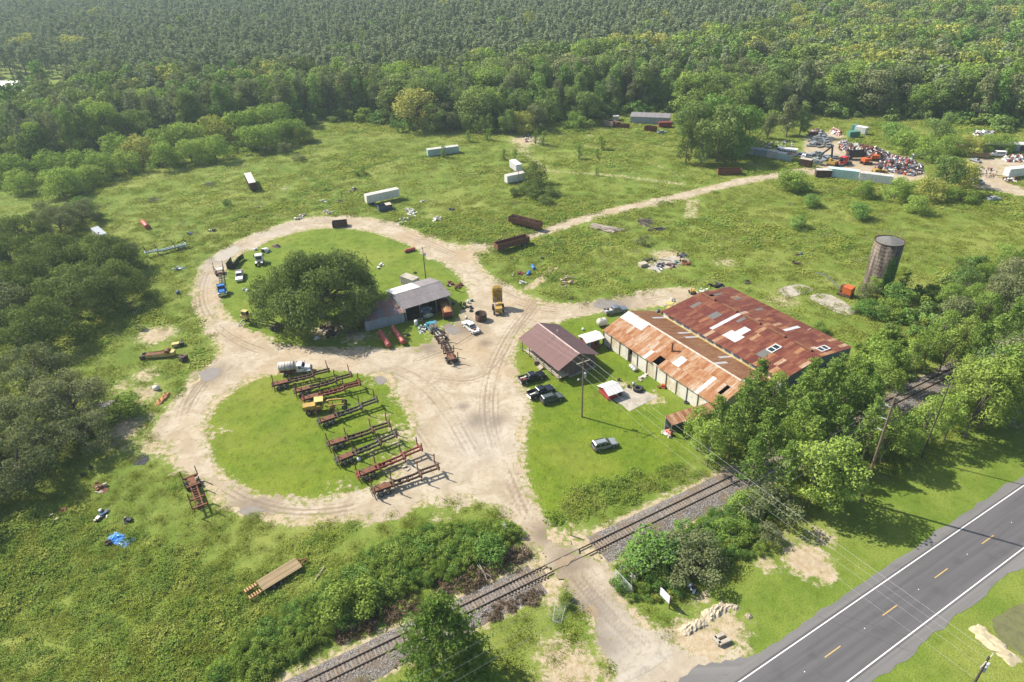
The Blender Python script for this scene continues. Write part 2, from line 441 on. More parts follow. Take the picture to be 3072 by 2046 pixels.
def soil_fields(X, Y):
    """How bare (0..1) and how well kept (0..1) the ground is."""
    d = sdf(X, Y, YARD)
    d = np.maximum.reduce([np.minimum.reduce([d, -sdf(X, Y, OAK_ISLE), -sdf(X, Y, TRAILER_LAWN)])])
    soil = 0.75 * sstep(d, -3.0, 0.8)
    trk = seg_dist(X, Y, FAR_TRACK)
    soil = np.maximum(soil, 0.9 * sstep(-trk, -4.5, -1.2))
    for pg in (JUNK_YARD, JUNK_YARD_EAST):
        soil = np.maximum(soil, sstep(sdf(X, Y, pg), -6, 2))
    for fn, a, b, r, w in ((F, 330, 905, 5, .75), (F, 280, 890, 4, .6), (F, 290, 985, 5, .8), (F, 270, 1020, 5, .6), (F, 385, 1010, 7, .8), (F, 350, 960, 4, .5), (c4, 1080, 740, 5.5, .9), (c4, 1000, 1020, 4, .7), (c4, 930, 1180, 4, .7),
                       (c4, 840, 1400, 5, .75), (F, 845, 1190, 3, .7), (F, 1010, 1190, 3, .5), (c9, 860, 730, 4.2, 1.0), (c9, 990, 830, 2.2, .9), (c9, 580, 760, 2.2, .75), (c9, 960, 560, 3.2, .7), (c9, 130, 980, 2, .7), (c9, 300, 1190, 4.0, .8),
                       (c9, 120, 1340, 6, 1.0), (c9, 330, 1420, 4, .9), (c9, 700, 560, 3, .5), (c8, 1250, 730, 4, .75), (c8, 1600, 560, 4, .6), (c8, 1750, 760, 4, .8), (c8, 1450, 960, 4, .7), (c8, 1500, 1400, 5, .7), (c8, 1600, 1500, 6, .8),
                       (c8, 1350, 860, 5, .7), (F, 1215, 320, 9, .9), (F, 1200, 345, 7, .6), (c2, 1280, 970, 9, .9), (c5, 2140, 1180, 3.5, .7), (c5, 1950, 1090, 3, .6), (c5, 200, 1070, 3, .5), (c5, 420, 1150, 5, .6), (c5, 640, 1250, 5, .5),
                       (F, 990, 1060, 6, .7), (F, 920, 1000, 6, .62), (F, 980, 985, 6, .6), (F, 880, 960, 4, .5), (F, 930, 1070, 6, .7), (F, 860, 1040, 4, .5), (F, 790, 1130, 5, .5), (F, 510, 990, 3, .5), (F, 700, 880, 4, .4), (F, 755, 760, 5, .85), (F, 820, 775, 5, .7), (F, 880, 770, 4, .55), (F, 1010, 765, 5, .6), (F, 1070, 740, 5, .6), (c5, 2250, 200, 6, .85), (c5, 2160, 260, 4, .7),
                       (F, 1535, 605, 6, .6), (F, 1800, 690, 6, .6), (F, 1390, 525, 7, .5), (F, 1490, 515, 5, .55), (c6, 300, 240, 5, .6), (c6, 2250, 1240, 4, .6), (c6, 2280, 1350, 4, .5), (c1, 1960, 1300, 5, .5), (F, 985, 495, 6, .4), (F, 750, 490, 4, .5)):
        p = fn(a, b)
        soil = np.maximum(soil, w * np.exp(-((X - p.x) ** 2 + (Y - p.y) ** 2) / (r * r) * 0.9))
    for pts, w, r in (((c5, [(1270, 420), (1360, 360), (1440, 270)]), .8, .55), ((c5, [(1310, 420), (1400, 360), (1490, 270)]), .8, .55), ((c2, [(1210, 990), (1250, 1050), (1340, 1110), (1420, 1180), (1600, 1190), (1900, 1210), (2350, 1270)]), .55, 1.3),
                      ((c2, [(1680, 880), (1720, 930), (1660, 1000), (1740, 1020), (1900, 1060), (2100, 1110), (2350, 1215)]), .45, 1.2), ((c6, [(0, 440), (120, 380), (240, 320), (300, 230), (200, 60), (60, 0)]), .35, 1.6),
                      ((c3, [(30, 1500), (45, 1380)]), .6, 1.0), ((c3, [(80, 1500), (95, 1380)]), .6, 1.0), ((c2, [(900, 1400), (1050, 1440), (1150, 1480)]), .3, 1.5)):
        q = poly_xy(*pts)
        soil = np.maximum(soil, w * sstep(-seg_dist(X, Y, q), -r * 2.2, -r * .5))
    # railway corridor and the litter under the trees
    s = (X - RAIL_C.x) * RAIL_N.x + (Y - RAIL_C.y) * RAIL_N.y
    soil = np.maximum(soil, 0.7 * sstep(-np.abs(s + 0.3), -6.0, -2.5))
    lush = np.maximum.reduce([sstep(sdf(X, Y, RIGHT_LAWN), -4, 2), sstep(sdf(X, Y, TRAILER_LAWN), -3, 1), .3 * sstep(sdf(X, Y, VERGE), -4, 2), .7 * sstep(sdf(X, Y, OAK_ISLE), -3, 2)])
    hs = (X - HWY_O.x) * HWY_N.x + (Y - HWY_O.y) * HWY_N.y
    lush = np.maximum(lush, 0.3 * (hs < -8))
    return np.clip(soil, 0, 1), np.clip(lush, 0, 1), d

# ------------------------------------------------------------------ ground sheet
def ground_material():
    t = Nt('meadow_ground')
    co = t.coord()
    big, mid, fine, tiny = t.noise(co, 0.03, 4), t.noise(co, 0.16, 5, 0.6), t.noise(co, 0.9, 5, 0.65), t.noise(co, 4.5, 3, 0.7)
    strand = t.noise(t.mapping(co, (2.6, 0.7, 1)), 1.3, 5, 0.7, 0.6)
    soil, lush = t.attr('soil'), t.attr('lush')
    field = t.mix(t.step(mid, 0.36, 0.66), (0.115, 0.17, 0.022), (0.18, 0.222, 0.042))
    field = t.mix(t.math('MULTIPLY', t.step(big, 0.46, 0.68), 0.7), field, (0.245, 0.258, 0.062))
    field = t.mix(t.math('MULTIPLY', t.step(fine, 0.52, 0.72), 0.45), field, (0.1, 0.145, 0.022))
    lawn = t.mix(t.step(mid, 0.35, 0.66), (0.105, 0.165, 0.008), (0.16, 0.21, 0.014))
    lawn = t.mix(t.math('MULTIPLY', t.step(strand, 0.44, 0.66), 0.75), lawn, (0.062, 0.108, 0.008))
    lawn = t.mix(t.math('MULTIPLY', t.step(big, 0.48, 0.68), 0.6), lawn, (0.215, 0.225, 0.035))
    lawn = t.mix(t.math('MULTIPLY', t.step(t.noise(co, 0.42, 5, 0.7, 1.2), 0.54, 0.72), 0.5), lawn, (0.2, 0.19, 0.05))
    g = t.mix(lush, field, lawn)
    g = t.mix(t.math('MULTIPLY', t.step(tiny, 0.42, 0.66), 0.55), g, (0.055, 0.09, 0.012))
    g = t.mix(t.math('MULTIPLY', t.step(t.noise(co, 1.7, 3), 0.60, 0.75), 0.4), g, (0.23, 0.19, 0.09))
    bare = t.mix(t.step(fine, 0.35, 0.7), (0.33, 0.25, 0.15), (0.41, 0.34, 0.235))
    bare = t.mix(t.math('MULTIPLY', t.step(mid, 0.5, 0.7), 0.5), bare, (0.24, 0.19, 0.125))
    edge = t.math('ADD', soil, t.math('ADD', t.math('MULTIPLY', t.math('SUBTRACT', fine, 0.5), 1.5), t.math('MULTIPLY', t.math('SUBTRACT', tiny, 0.5), 0.7)))
    c = t.mix(t.step(edge, 0.40, 0.72), g, bare)
    h = t.math('ADD', t.math('MULTIPLY', fine, 0.6), t.math('MULTIPLY', tiny, 0.4))
    return t.principled(c, 0.95, 0.0, h, 0.9, 0.25, 0.15)
M['ground'] = ground_material()
def axis(a, b, step, lo, hi, grow):
    xs = list(np.arange(a, b + step, step))
    s = step
    while xs[-1] < hi: s *= grow; xs.append(xs[-1] + s)
    s = step
    while xs[0] > lo: s *= grow; xs.insert(0, xs[0] - s)
    return np.array(xs)
gx, gy = axis(-130, 150, 0.85, -1500, 1500, 1.12), axis(45, 250, 0.85, -120, 2000, 1.12)
GX, GY = np.meshgrid(gx, gy)
so, lu, _d = soil_fields(GX, GY)
nx, ny = len(gx), len(gy)
idx = np.arange(nx * ny).reshape(ny, nx)
quads = np.stack([idx[:-1, :-1], idx[:-1, 1:], idx[1:, 1:], idx[1:, :-1]], -1).reshape(-1, 4)
me = np_mesh('ground', np.stack([GX, GY, np.zeros_like(GX)], -1).reshape(-1, 3), quads, M['ground'], {'soil': ('POINT', so), 'lush': ('POINT', lu)})
ground = tag(link(bpy.data.objects.new('ground', me)), 'green and weedy flat ground of the yard and fields', None, None, 'structure')

# ------------------------------------------------------------------ bare sandy yard and tracks
TYRE_LINES = [smooth_line(poly_xy(F, l)) for l in (
    [(1040, 590), (965, 556), (870, 519), (760, 509), (640, 524), (540, 568), (488, 612), (466, 660), (470, 705), (505, 752), (580, 797), (700, 822), (850, 826), (960, 855), (1030, 920), (1080, 1010), (1130, 1100), (1210, 1200), (1300, 1280), (1400, 1400), (1480, 1480)],
    [(1050, 583), (975, 549), (880, 512), (765, 503), (645, 517), (545, 559), (484, 600), (456, 655), (460, 712), (492, 758), (570, 808), (690, 832), (840, 838), (940, 868), (1010, 935), (1060, 1020), (1110, 1110), (1195, 1215), (1280, 1290), (1380, 1410), (1460, 1490)],
    [(1200, 1190), (1150, 1080), (1110, 960), (1120, 860), (1170, 760), (1215, 710), (1250, 650), (1280, 620)], [(1215, 1185), (1170, 1080), (1130, 960), (1140, 860), (1185, 765), (1228, 715), (1262, 655), (1292, 625)],
    [(1580, 676), (1450, 692), (1330, 712), (1220, 700), (1130, 655), (1070, 600)], [(1580, 682), (1450, 699), (1330, 720), (1210, 712), (1120, 665), (1060, 606)],
    [(520, 820), (450, 880), (410, 960), (420, 1030), (500, 1130), (620, 1180), (760, 1185), (900, 1150), (1020, 1110), (1130, 1130), (1190, 1190)], [(530, 828), (462, 888), (424, 960), (435, 1028), (512, 1122), (630, 1170), (760, 1174), (890, 1140), (1010, 1095), (1130, 1112)],
    [(1000, 870), (1100, 880), (1160, 820), (1190, 760), (1210, 720)], [(960, 830), (1040, 800), (1120, 745), (1160, 690), (1120, 640)], [(880, 900), (940, 960), (990, 1040), (1050, 1100), (1150, 1160)], [(870, 890), (930, 950), (980, 1030), (1040, 1092), (1140, 1150)])]
def dirt_material():
    t = Nt('sandy_dirt')
    co = t.coord()
    big, mid, fine, tiny = t.noise(co, 0.05, 4), t.noise(co, 0.22, 6, 0.65, 0.8), t.noise(co, 1.1, 5, 0.65), t.noise(co, 5.0, 3, 0.7)
    c = t.mix(t.step(mid, 0.36, 0.66), (0.305, 0.245, 0.165), (0.405, 0.345, 0.255))
    c = t.mix(t.math('MULTIPLY', t.step(big, 0.48, 0.7), 0.6), c, (0.325, 0.238, 0.138))
    c = t.mix(t.math('MULTIPLY', t.step(t.noise(co, 0.35, 5, 0.7, 1.5), 0.56, 0.70), 0.55), c, (0.272, 0.216, 0.156))
    c = t.mix(t.math('MULTIPLY', t.step(fine, 0.5, 0.7), 0.6), c, (0.225, 0.172, 0.112))
    c = t.mix(t.math('MULTIPLY', t.step(tiny, 0.62, 0.74), 0.4), c, (0.168, 0.132, 0.092))
    c = t.mix(t.math('MULTIPLY', t.step(t.math('ADD', t.attr('tyre'), t.math('MULTIPLY', t.math('SUBTRACT', fine, 0.5), 0.9)), 0.35, 0.9), 0.75), c, (0.2, 0.152, 0.1))
    c = t.mix(t.math('MULTIPLY', t.attr('damp'), 0.75), c, (0.140, 0.108, 0.080))
    c = t.mix(t.math('MULTIPLY', t.attr('grey'), 0.7), c, (0.336, 0.320, 0.288))
    gr = t.math('ADD', t.math('MULTIPLY', t.attr('edge'), 0.8), t.math('ADD', t.math('MULTIPLY', t.math('SUBTRACT', fine, 0.5), 1.6), t.math('MULTIPLY', t.math('SUBTRACT', tiny, 0.5), 1.2)))
    c = t.mix(t.math('MULTIPLY', t.step(gr, 0.66, 0.84), 0.9), c, t.mix(fine, (0.12, 0.16, 0.026), (0.21, 0.21, 0.06)))
    h = t.math('ADD', t.math('ADD', t.math('MULTIPLY', fine, 0.5), t.math('MULTIPLY', tiny, 0.25)), t.math('MULTIPLY', t.attr('tyre'), -0.35))
    return t.principled(c, 0.95, 0.0, h, 0.7, 0.16, 0.15)
M['dirt'] = dirt_material()
def dirt_sheet(name, label, x0, x1, y0, y1, step, depth_fn, z=0.012, tyres=True, extra=None):
    xs, ys = np.arange(x0, x1, step), np.arange(y0, y1, step)
    X, Y = np.meshgrid(xs, ys)
    d = depth_fn(X, Y) + (fbm(X, Y, 6.0, 3, 4) - 0.5) * 6.5 + (fbm(X, Y, 1.3, 8, 2) - 0.5) * 3.2
    keep = d > -0.35
    cell = keep[:-1, :-1] & keep[1:, :-1] & keep[:-1, 1:] & keep[1:, 1:]
    ids = np.arange(X.size).reshape(X.shape)
    q = np.stack([ids[:-1, :-1], ids[:-1, 1:], ids[1:, 1:], ids[1:, :-1]], -1)[cell]
    used, inv = np.unique(q, return_inverse=True)
    q = inv.reshape(-1, 4)
    x, y, dd = X.ravel()[used], Y.ravel()[used], d.ravel()[used]
    zz = np.full(x.shape, z)
    rs = (x - RAIL_C.x) * RAIL_N.x + (y - RAIL_C.y) * RAIL_N.y
    if extra: zz = zz + 0.385 * np.exp(-(rs / 2.6) ** 2)
    ty = np.zeros(x.shape)
    if tyres:
        for l in TYRE_LINES:
            k = 1.6 if len(l) < 40 else 2.2
            dd2 = seg_dist(x, y, l)
            w = fbm(x, y, 14.0, 5, 2)
            ty = np.maximum(ty, (np.exp(-(dd2 / 0.34) ** 2) + 0.75 * np.exp(-((dd2 - 0.95) / 0.28) ** 2) + .5 * np.exp(-((dd2 - k) / 0.3) ** 2)) * sstep(w, 0.3, 0.62))
    damp, grey = np.zeros(x.shape), np.zeros(x.shape)
    if tyres:
        for fn, a, b, rx in ((F, 1300, 1285, 4), (F, 1358, 1400, 4.2), (F, 1350, 1440, 4), (F, 1395, 1480, 3.5), (F, 1410, 697, 6), (F, 505, 590, 7), (F, 1100, 965, 3), (F, 1140, 965, 2), (F, 1065, 755, 5), (F, 480, 862, 5), (F, 580, 1172, 5), (F, 985, 800, 3), (c5, 990, 800, 1.8), (c5, 920, 1345, 2), (c5, 840, 1235, 1.6), (c5, 1060, 1345, 1.8), (F, 870, 872, 4), (F, 1250, 1230, 3)):
            p = fn(a, b)
            damp = np.maximum(damp, np.exp(-(((x - p.x) ** 2 + (y - p.y) ** 2) / rx ** 2) * 1.2))
        for fn, a, b, rx in ((F, 1480, 1480, 9), (F, 1440, 1530, 9), (F, 1100, 1020, 9), (F, 500, 590, 9), (F, 1420, 1440, 6), (F, 620, 535, 10), (F, 470, 650, 6)):
            p = fn(a, b)
            grey = np.maximum(grey, .45 * np.exp(-(((x - p.x) ** 2 + (y - p.y) ** 2) / rx ** 2) * 1.2))
    edge = 1 - sstep(dd, -0.4, 3.2)
    me = np_mesh(name, np.stack([x, y, zz], -1), q, M['dirt'], {'tyre': ('POINT', np.clip(ty, 0, 1)), 'damp': ('POINT', damp), 'grey': ('POINT', grey), 'edge': ('POINT', edge)})
    return tag(link(bpy.data.objects.new(name, me)), label, None, None, 'structure')
def yard_depth(X, Y): return np.minimum.reduce([sdf(X, Y, YARD), -sdf(X, Y, OAK_ISLE), -sdf(X, Y, TRAILER_LAWN)])
ya = np.array(YARD)
dirt_sheet('dirt_road', 'pale sandy yard with loop roads and the drive to the highway', ya[:, 0].min() - 2, ya[:, 0].max() + 2, 48, ya[:, 1].max() + 2, 0.34, yard_depth, extra=True)
ta = np.array(FAR_TRACK)
dirt_sheet('dirt_track', 'narrow sandy track across the meadow to the scrapyard', ta[:, 0].min() - 4, ta[:, 0].max() + 4, ta[:, 1].min() - 4, ta[:, 1].max() + 4, 0.6, lambda X, Y: 2.3 - seg_dist(X, Y, FAR_TRACK), 0.016, False)
for nm, lb, pg in (('scrapyard_ground', 'bare trampled ground of the scrapyard by the red lorry', JUNK_YARD), ('scrapyard_ground', 'bare trampled ground of the scrapyard at the right edge', JUNK_YARD_EAST)):
    a = np.array(pg)
    dirt_sheet(nm, lb, a[:, 0].min() - 4, a[:, 0].max() + 4, a[:, 1].min() - 4, a[:, 1].max() + 4, 0.9, lambda X, Y: sdf(X, Y, pg), 0.02, False)

def flat_sheet(name, label, pts, mat, z, kind='structure', smooth=2):
    """A thin flat sheet with an outline in metres."""
    pts = smooth_poly([tuple(p[:2]) for p in pts], smooth) if smooth else [tuple(p[:2]) for p in pts]
    if smooth >= 2:
        jr = random.Random(int(abs(pts[0][0]) * 100)); pts = smooth_poly([(x + jr.uniform(-.28, .28), y + jr.uniform(-.28, .28)) for x, y in pts], 1)
    cx_, cy_ = sum(p[0] for p in pts) / len(pts), sum(p[1] for p in pts) / len(pts)
    mb = MB()
    mb.add([(x - cx_, y - cy_, 0) for x, y in pts], [tuple(range(len(pts)))] )
    me_area = sum(pts[i][0] * pts[(i + 1) % len(pts)][1] - pts[(i + 1) % len(pts)][0] * pts[i][1] for i in range(len(pts)))
    if me_area < 0: mb.f = [tuple(reversed(mb.f[0]))]
    return tag(mb.build(name, mat, None, loc=(cx_, cy_, z)), label, None, None, kind)
def water_mat(name, col, rough=0.06):
    t = Nt(name)
    co = t.coord()
    return t.principled(t.mix(t.noise(co, 0.6, 4), col, tuple(c * 0.7 for c in col)), rough, 0.0, t.noise(co, 3.0, 3), 0.05, 0.02, 0.5)
M['mudwater'] = water_mat('muddy_water', (0.30, 0.225, 0.14), 0.12)
M['greywater'] = water_mat('silty_water', (0.235, 0.205, 0.165), 0.07)
M['darkwater'] = water_mat('dark_water', (0.03, 0.032, 0.03), 0.03)
M['drymud'] = worn('dried_mud', (0.315, 0.28, 0.225), (0.27, 0.23, 0.18), 0.6, 0.5, 0.9)
for lb, fn, pts, mk, z in (
    ('triangular grey puddle where the two sandy loops part', F, [(452, 862), (485, 843), (513, 848), (500, 868), (472, 880)], 'greywater', .03),
    ('round dark puddle beside the log trailers on the yard', F, [(860, 866), (888, 864), (890, 880), (872, 887), (860, 878)], 'greywater', .03),
    ('thin dark puddle at the foot of the lower loop', F, [(545, 1170), (580, 1163), (618, 1172), (590, 1185), (560, 1190)], 'greywater', .03),
    ('wide shallow puddle near the parked grey pickup', c5, [(1735, 525), (1770, 495), (1850, 490), (1920, 515), (1940, 545), (1850, 562), (1745, 560)], 'greywater', .03),
    ('muddy brown puddle between the rails at the crossing', c8, [(1470, 745), (1570, 700), (1625, 725), (1530, 785), (1480, 785)], 'mudwater', .425),
    ('round muddy puddle on the drive near the highway', c8, [(1665, 1040), (1720, 1030), (1780, 1075), (1790, 1115), (1740, 1130), (1690, 1095)], 'mudwater', .03),
    ('dried grey mud flat on the bend of the upper loop', F, [(485, 596), (500, 577), (535, 565), (556, 570), (535, 590), (510, 603)], 'drymud', .022),
    ('oily puddle beside the teal lorry in front of the workshop', z2, [(1430, 1050), (1560, 980), (1760, 1090), (1700, 1140), (1600, 1190), (1520, 1130)], 'greywater', .03),
    ('dark pond in the shade of the left trees', c4, [(850, 600), (900, 560), (970, 515), (1030, 530), (1020, 580), (960, 640), (870, 640)], 'darkwater', .03),
    ('small dark pool below the shaded pond', c4, [(920, 680), (1000, 680), (1040, 710), (1000, 730), (930, 710)], 'darkwater', .03),
    ('pale ditch water beside the round green bush', c4, [(560, 1270), (640, 1220), (760, 1185), (810, 1190), (760, 1225), (690, 1255), (610, 1300)], 'greywater', .03),
    ('blue grey puddle on the grass below the left trees', c7, [(880, 40), (930, 5), (1010, 0), (1040, 30), (1000, 70), (930, 80)], 'darkwater', .03),
    ('brown marsh pool at the far tree line', c2, [(10, 870), (100, 845), (250, 842), (280, 855), (150, 880), (30, 885)], 'mudwater', .03)):
    flat_sheet('puddle', lb, [fn(*p) for p in pts], M[mk], z)
for lb, pts in (('cracked concrete pad nearer the rusty warehouse roof', [(645, 432), (720, 405), (790, 392), (850, 402), (918, 430), (850, 452), (735, 487), (690, 470)]),
                ('long cracked concrete pad beside the silo', [(850, 478), (960, 450), (1060, 480), (1150, 540), (1205, 565), (1170, 610), (1080, 598), (970, 545)])):
    flat_sheet('concrete_pad', lb, [c6(*p) for p in pts], M['concrete'], 0.05, smooth=1)
flat_sheet('concrete_pad', 'stained concrete pad beside the red shed', [z4(*p) for p in ((1330, 1250), (1500, 1090), (1650, 1130), (1860, 1215), (1520, 1390), (1440, 1320))], M['concrete'], 0.04, smooth=0)
flat_sheet('concrete_apron', 'pale concrete strip across the drive mouth', [c8(*p) for p in ((1895, 1530), (2060, 1450), (2220, 1320), (2290, 1370), (2130, 1490), (1910, 1590))], M['concrete'], 0.03, smooth=0)

# ------------------------------------------------------------------ highway
def asphalt(name, c1_, c2_):
    t = Nt(name)
    co = t.coord()
    c = t.mix(t.step(t.noise(t.mapping(co, (0.05, 1.2, 1)), 1.0, 4), 0.35, 0.7), c1_, c2_)
    tiny = t.noise(co, 9.0, 3, 0.7)
    c = t.mix(t.math('MULTIPLY', t.step(tiny, 0.5, 0.75), 0.3), c, tuple(x * 1.5 for x in c1_))
    c = t.mix(t.math('MULTIPLY', t.step(t.noise(co, 0.25, 5), 0.55, 0.7), 0.35), c, tuple(x * 0.62 for x in c1_))
    c = t.mix(t.math('MULTIPLY', t.step(t.noise(t.mapping(co, (0.02, 1, 1)), 0.55, 2), 0.5, 0.62), 0.4), c, tuple(x * 1.35 for x in c1_))
    return t.principled(c, 0.85, 0.0, tiny, 0.25, 0.02, 0.3)
M['asphalt'] = asphalt('asphalt', (0.082, 0.078, 0.078), (0.1, 0.095, 0.095))
M['shoulder'] = asphalt('shoulder_asphalt', (0.13, 0.124, 0.117), (0.16, 0.152, 0.143))
M['linewhite'] = worn('road_line_white', (0.72, 0.7, 0.66), (0.45, 0.43, 0.4), 0.5, 2.5, 0.7)
M['lineyellow'] = worn('road_line_yellow', (0.5, 0.33, 0.1), (0.28, 0.2, 0.1), 0.7, 2.5, 0.7)
M['crack'] = worn('crack_sealant', (0.05, 0.048, 0.047), (0.09, 0.085, 0.08), 0.5, 2.5, 0.7)
hwy_rot = (0, 0, HWY_A)
def on_hwy(mb, name, mat, parent=None): 
    o = mb.build(name, mat, parent)
    if parent is None: o.location, o.rotation_euler = (HWY_O.x, HWY_O.y, 0), hwy_rot
    return o
def ragged_strip(x0, x1, ya_, yb_, z, seed, amp):
    mb = MB()
    xs = np.arange(x0, x1, 0.8)
    va = [(x, ya_ + amp * (vnoise(np.array(x), np.array(0.), 1.7, seed) - .5) + amp * .8 * (vnoise(np.array(x), np.array(3.), 6, seed) - .5), z) for x in xs]
    vb = [(x, yb_ + amp * (vnoise(np.array(x), np.array(9.), 1.7, seed) - .5) + amp * .8 * (vnoise(np.array(x), np.array(13.), 6, seed) - .5), z) for x in xs]
    n = len(xs)
    return mb.add(va + vb, [(i, i + 1, n + i + 1, n + i) for i in range(n - 1)][:: 1])
sh = ragged_strip(-60, 260, -9.0, 1.55, 0.02, 2, 0.7)
road_sh = tag(on_hwy(sh, 'highway_shoulder', M['shoulder']), 'pale paved shoulder of the two lane highway', None, None, 'structure')
road = tag(on_hwy(MB().add([(-60, -7.6, .026), (260, -7.6, .026), (260, .35, .026), (-60, .35, .026)], [(0, 1, 2, 3)]), 'highway', M['asphalt']), 'grey two lane highway crossing the lower right corner', None, None, 'structure')
for yy in (0.0, -7.25):
    on_hwy(MB().add([(-60, yy - .075, .032), (260, yy - .075, .032), (260, yy + .075, .032), (-60, yy + .075, .032)], [(0, 1, 2, 3)]), 'edge_line', M['linewhite'], road)
dash = MB().add([(-1.6, -.07, .032), (1.6, -.07, .032), (1.6, .07, .032), (-1.6, .07, .032)], [(0, 1, 2, 3)]).build('centre_dash', M['lineyellow'], road, loc=(13.81, -3.47, 0))
stud = MB().box(-.06, .06, -.06, .06, .026, .05).build('road_stud', M['linewhite'], road, loc=(20.48, -3.45, 0))
for k in range(-1, 9):
    if k != 0:
        o = link(dash.copy(), road); o.location = (13.81 + 12.2 * k, -3.47 + 0.012 * k, 0)
        o = link(stud.copy(), road); o.location = (20.48 + 12.2 * k, -3.45, 0)
for a, b, c_, d_ in ((16.7, 1.2, 22.6, -8.8), (19.3, .2, 24.2, -7.2)):
    mb = MB(); pts = [(a + (c_ - a) * i / 12 + random.uniform(-.05, .05), b + (d_ - b) * i / 12) for i in range(13)]
    for i in range(12):
        (x0, y0), (x1, y1) = pts[i], pts[i + 1]
        mb.add([(x0 - .03, y0, .0305), (x0 + .03, y0, .0305), (x1 + .03, y1, .0305), (x1 - .03, y1, .0305)], [(3, 2, 1, 0)])
    on_hwy(mb, 'sealed_crack', M['crack'], road)
flat_sheet('highway_apron', 'patched grey asphalt where the drive meets the highway', [c9(*p) for p in ((60, 1480), (110, 1445), (150, 1455), (200, 1430), (260, 1440), (290, 1415), (350, 1420), (390, 1395), (440, 1402), (500, 1375), (620, 1370), (560, 1500), (330, 1600), (-40, 1600), (-20, 1540), (30, 1520))], M['shoulder'], 0.018, smooth=0)

# ------------------------------------------------------------------ railway
def ballast_material():
    t = Nt('ballast')
    co = t.coord()
    v = t.n("ShaderNodeTexVoronoi"); v.inputs["Scale"].default_value = 7.0; t.l(co, v.inputs["Vector"])
    st = t.ramp(v.outputs["Color"], [(0.1, (0.06, 0.053, 0.048)), (0.5, (0.16, 0.145, 0.13)), (0.9, (0.3, 0.275, 0.25))])
    c = t.mix(t.math('MULTIPLY', t.step(t.noise(co, 0.35, 5), 0.46, 0.64), 0.75), st, (0.17, 0.125, 0.08))
    return t.principled(c, 0.95, 0.0, v.outputs["Distance"], 1.0, 0.12, 0.2)
M['ballast'] = ballast_material()
M['sleeper'] = worn('sleeper_timber', (0.22, 0.175, 0.13), (0.12, 0.095, 0.075), 0.8, 1.5, 0.95, vary=0.35)
M['railsteel'] = worn('rail_steel', (0.055, 0.04, 0.033), (0.12, 0.075, 0.05), 0.6, 1.2, 0.6, 0.3)
track = thing('railway_track', 'single railway line with gravel ballast and timber sleepers', None)
del_cat = track.pop("category", None)
track["kind"] = 'structure'
prof = [(-3.9, -.05), (-2.9, .10), (-2.0, .14), (-1.5, .2), (1.5, .2), (1.9, .16), (2.5, -.05)]
for s0, s1 in ((-75, -9.0), (2.0, 150)):
    xs = np.arange(s0, s1 + .1, 0.6); vs, fs = [], []
    for s in xs:
        w = min(1.0, max(0.0, (s - s0) / 4 if s1 > 0 else (s1 - s) / 8))
        for t_, z in prof:
            jit = (float(vnoise(np.array(float(s)), np.array(float(t_ * 3)), 0.9, 4)) - .5) * .16
            vs.append(rail_pt(s, t_ * (1 + .08 * jit), z * (.35 + .65 * w) + jit * .35 - (0.0 if abs(t_) < 4 else .05)))
    n = len(prof)
    for i in range(len(xs) - 1):
        for k in range(n - 1): fs.append((i * n + k, (i + 1) * n + k, (i + 1) * n + k + 1, i * n + k + 1))
    MB().add(vs, [tuple(reversed(f)) for f in fs]).build('ballast', M['ballast'], track, True)
for t_ in (-.765, .765):
    vs, fs = [], []
    ss = np.arange(-75, 151, 2.0); pr = [(-.08, .22), (.08, .22), (.035, .29), (.045, .41), (-.045, .41), (-.035, .29)]
    for s in ss:
        for a, z in pr: vs.append(rail_pt(s, t_ + a, z))
    n = len(pr)
    for i in range(len(ss) - 1):
        for k in range(n): fs.append((i * n + k, i * n + (k + 1) % n, (i + 1) * n + (k + 1) % n, (i + 1) * n + k))
    MB().add(vs, fs).build('rail', M['railsteel'], track)
sl = None
for s in np.arange(-62, 100, 0.56):
    if -7.5 < s < 1.5: continue
    p = rail_pt(s)
    if not inview(p): continue
    if sl is None: o = sl = MB().box(-.12, .12, -1.3, 1.3, 0, .2).build('sleeper', M['sleeper'], track)
    else: o = link(sl.copy(), track)
    o.location = (p.x, p.y, .045); o.rotation_euler = (0, 0, RAIL_A + random.uniform(-.02, .02))
# ------------------------------------------------------------------ sheet metal roofs
def rusty_sheet_mat(name, stops, streak=0.55):
    t = Nt(name)
    ob = t.objrand()
    off = t.n("ShaderNodeCombineXYZ"); t.l(t.math('MULTIPLY', ob, 91.0), off.inputs[0]); t.l(t.math('MULTIPLY', ob, 47.0), off.inputs[1])
    va = t.n("ShaderNodeVectorMath", operation='ADD'); t.l(t.coord(), va.inputs[0]); t.l(off.outputs[0], va.inputs[1])
    n1 = t.noise(t.mapping(va.outputs[0], (4.5, 0.3, 1)), 1.4, 5, 0.75)
    n2 = t.noise(va.outputs[0], 0.9, 4, 0.6)
    wp = t.noise(t.n('ShaderNodeNewGeometry').outputs['Position'], 0.16, 4, 0.6)
    f = t.math('ADD', t.math('ADD', t.math('MULTIPLY', ob, 0.5 * (1 - streak)), t.math('MULTIPLY', t.math('SUBTRACT', wp, 0.22), 0.75 * (1 - streak) + 0.1)), t.math('ADD', t.math('MULTIPLY', t.math('SUBTRACT', n1, 0.3), streak * 1.5), t.math('MULTIPLY', t.math('SUBTRACT', n2, 0.5), 0.3)))
    c = t.ramp(f, stops)
    return t.principled(c, t.step(f, 1.6, 0.5), 0.0, n1, 0.2, 0.02, 0.35)
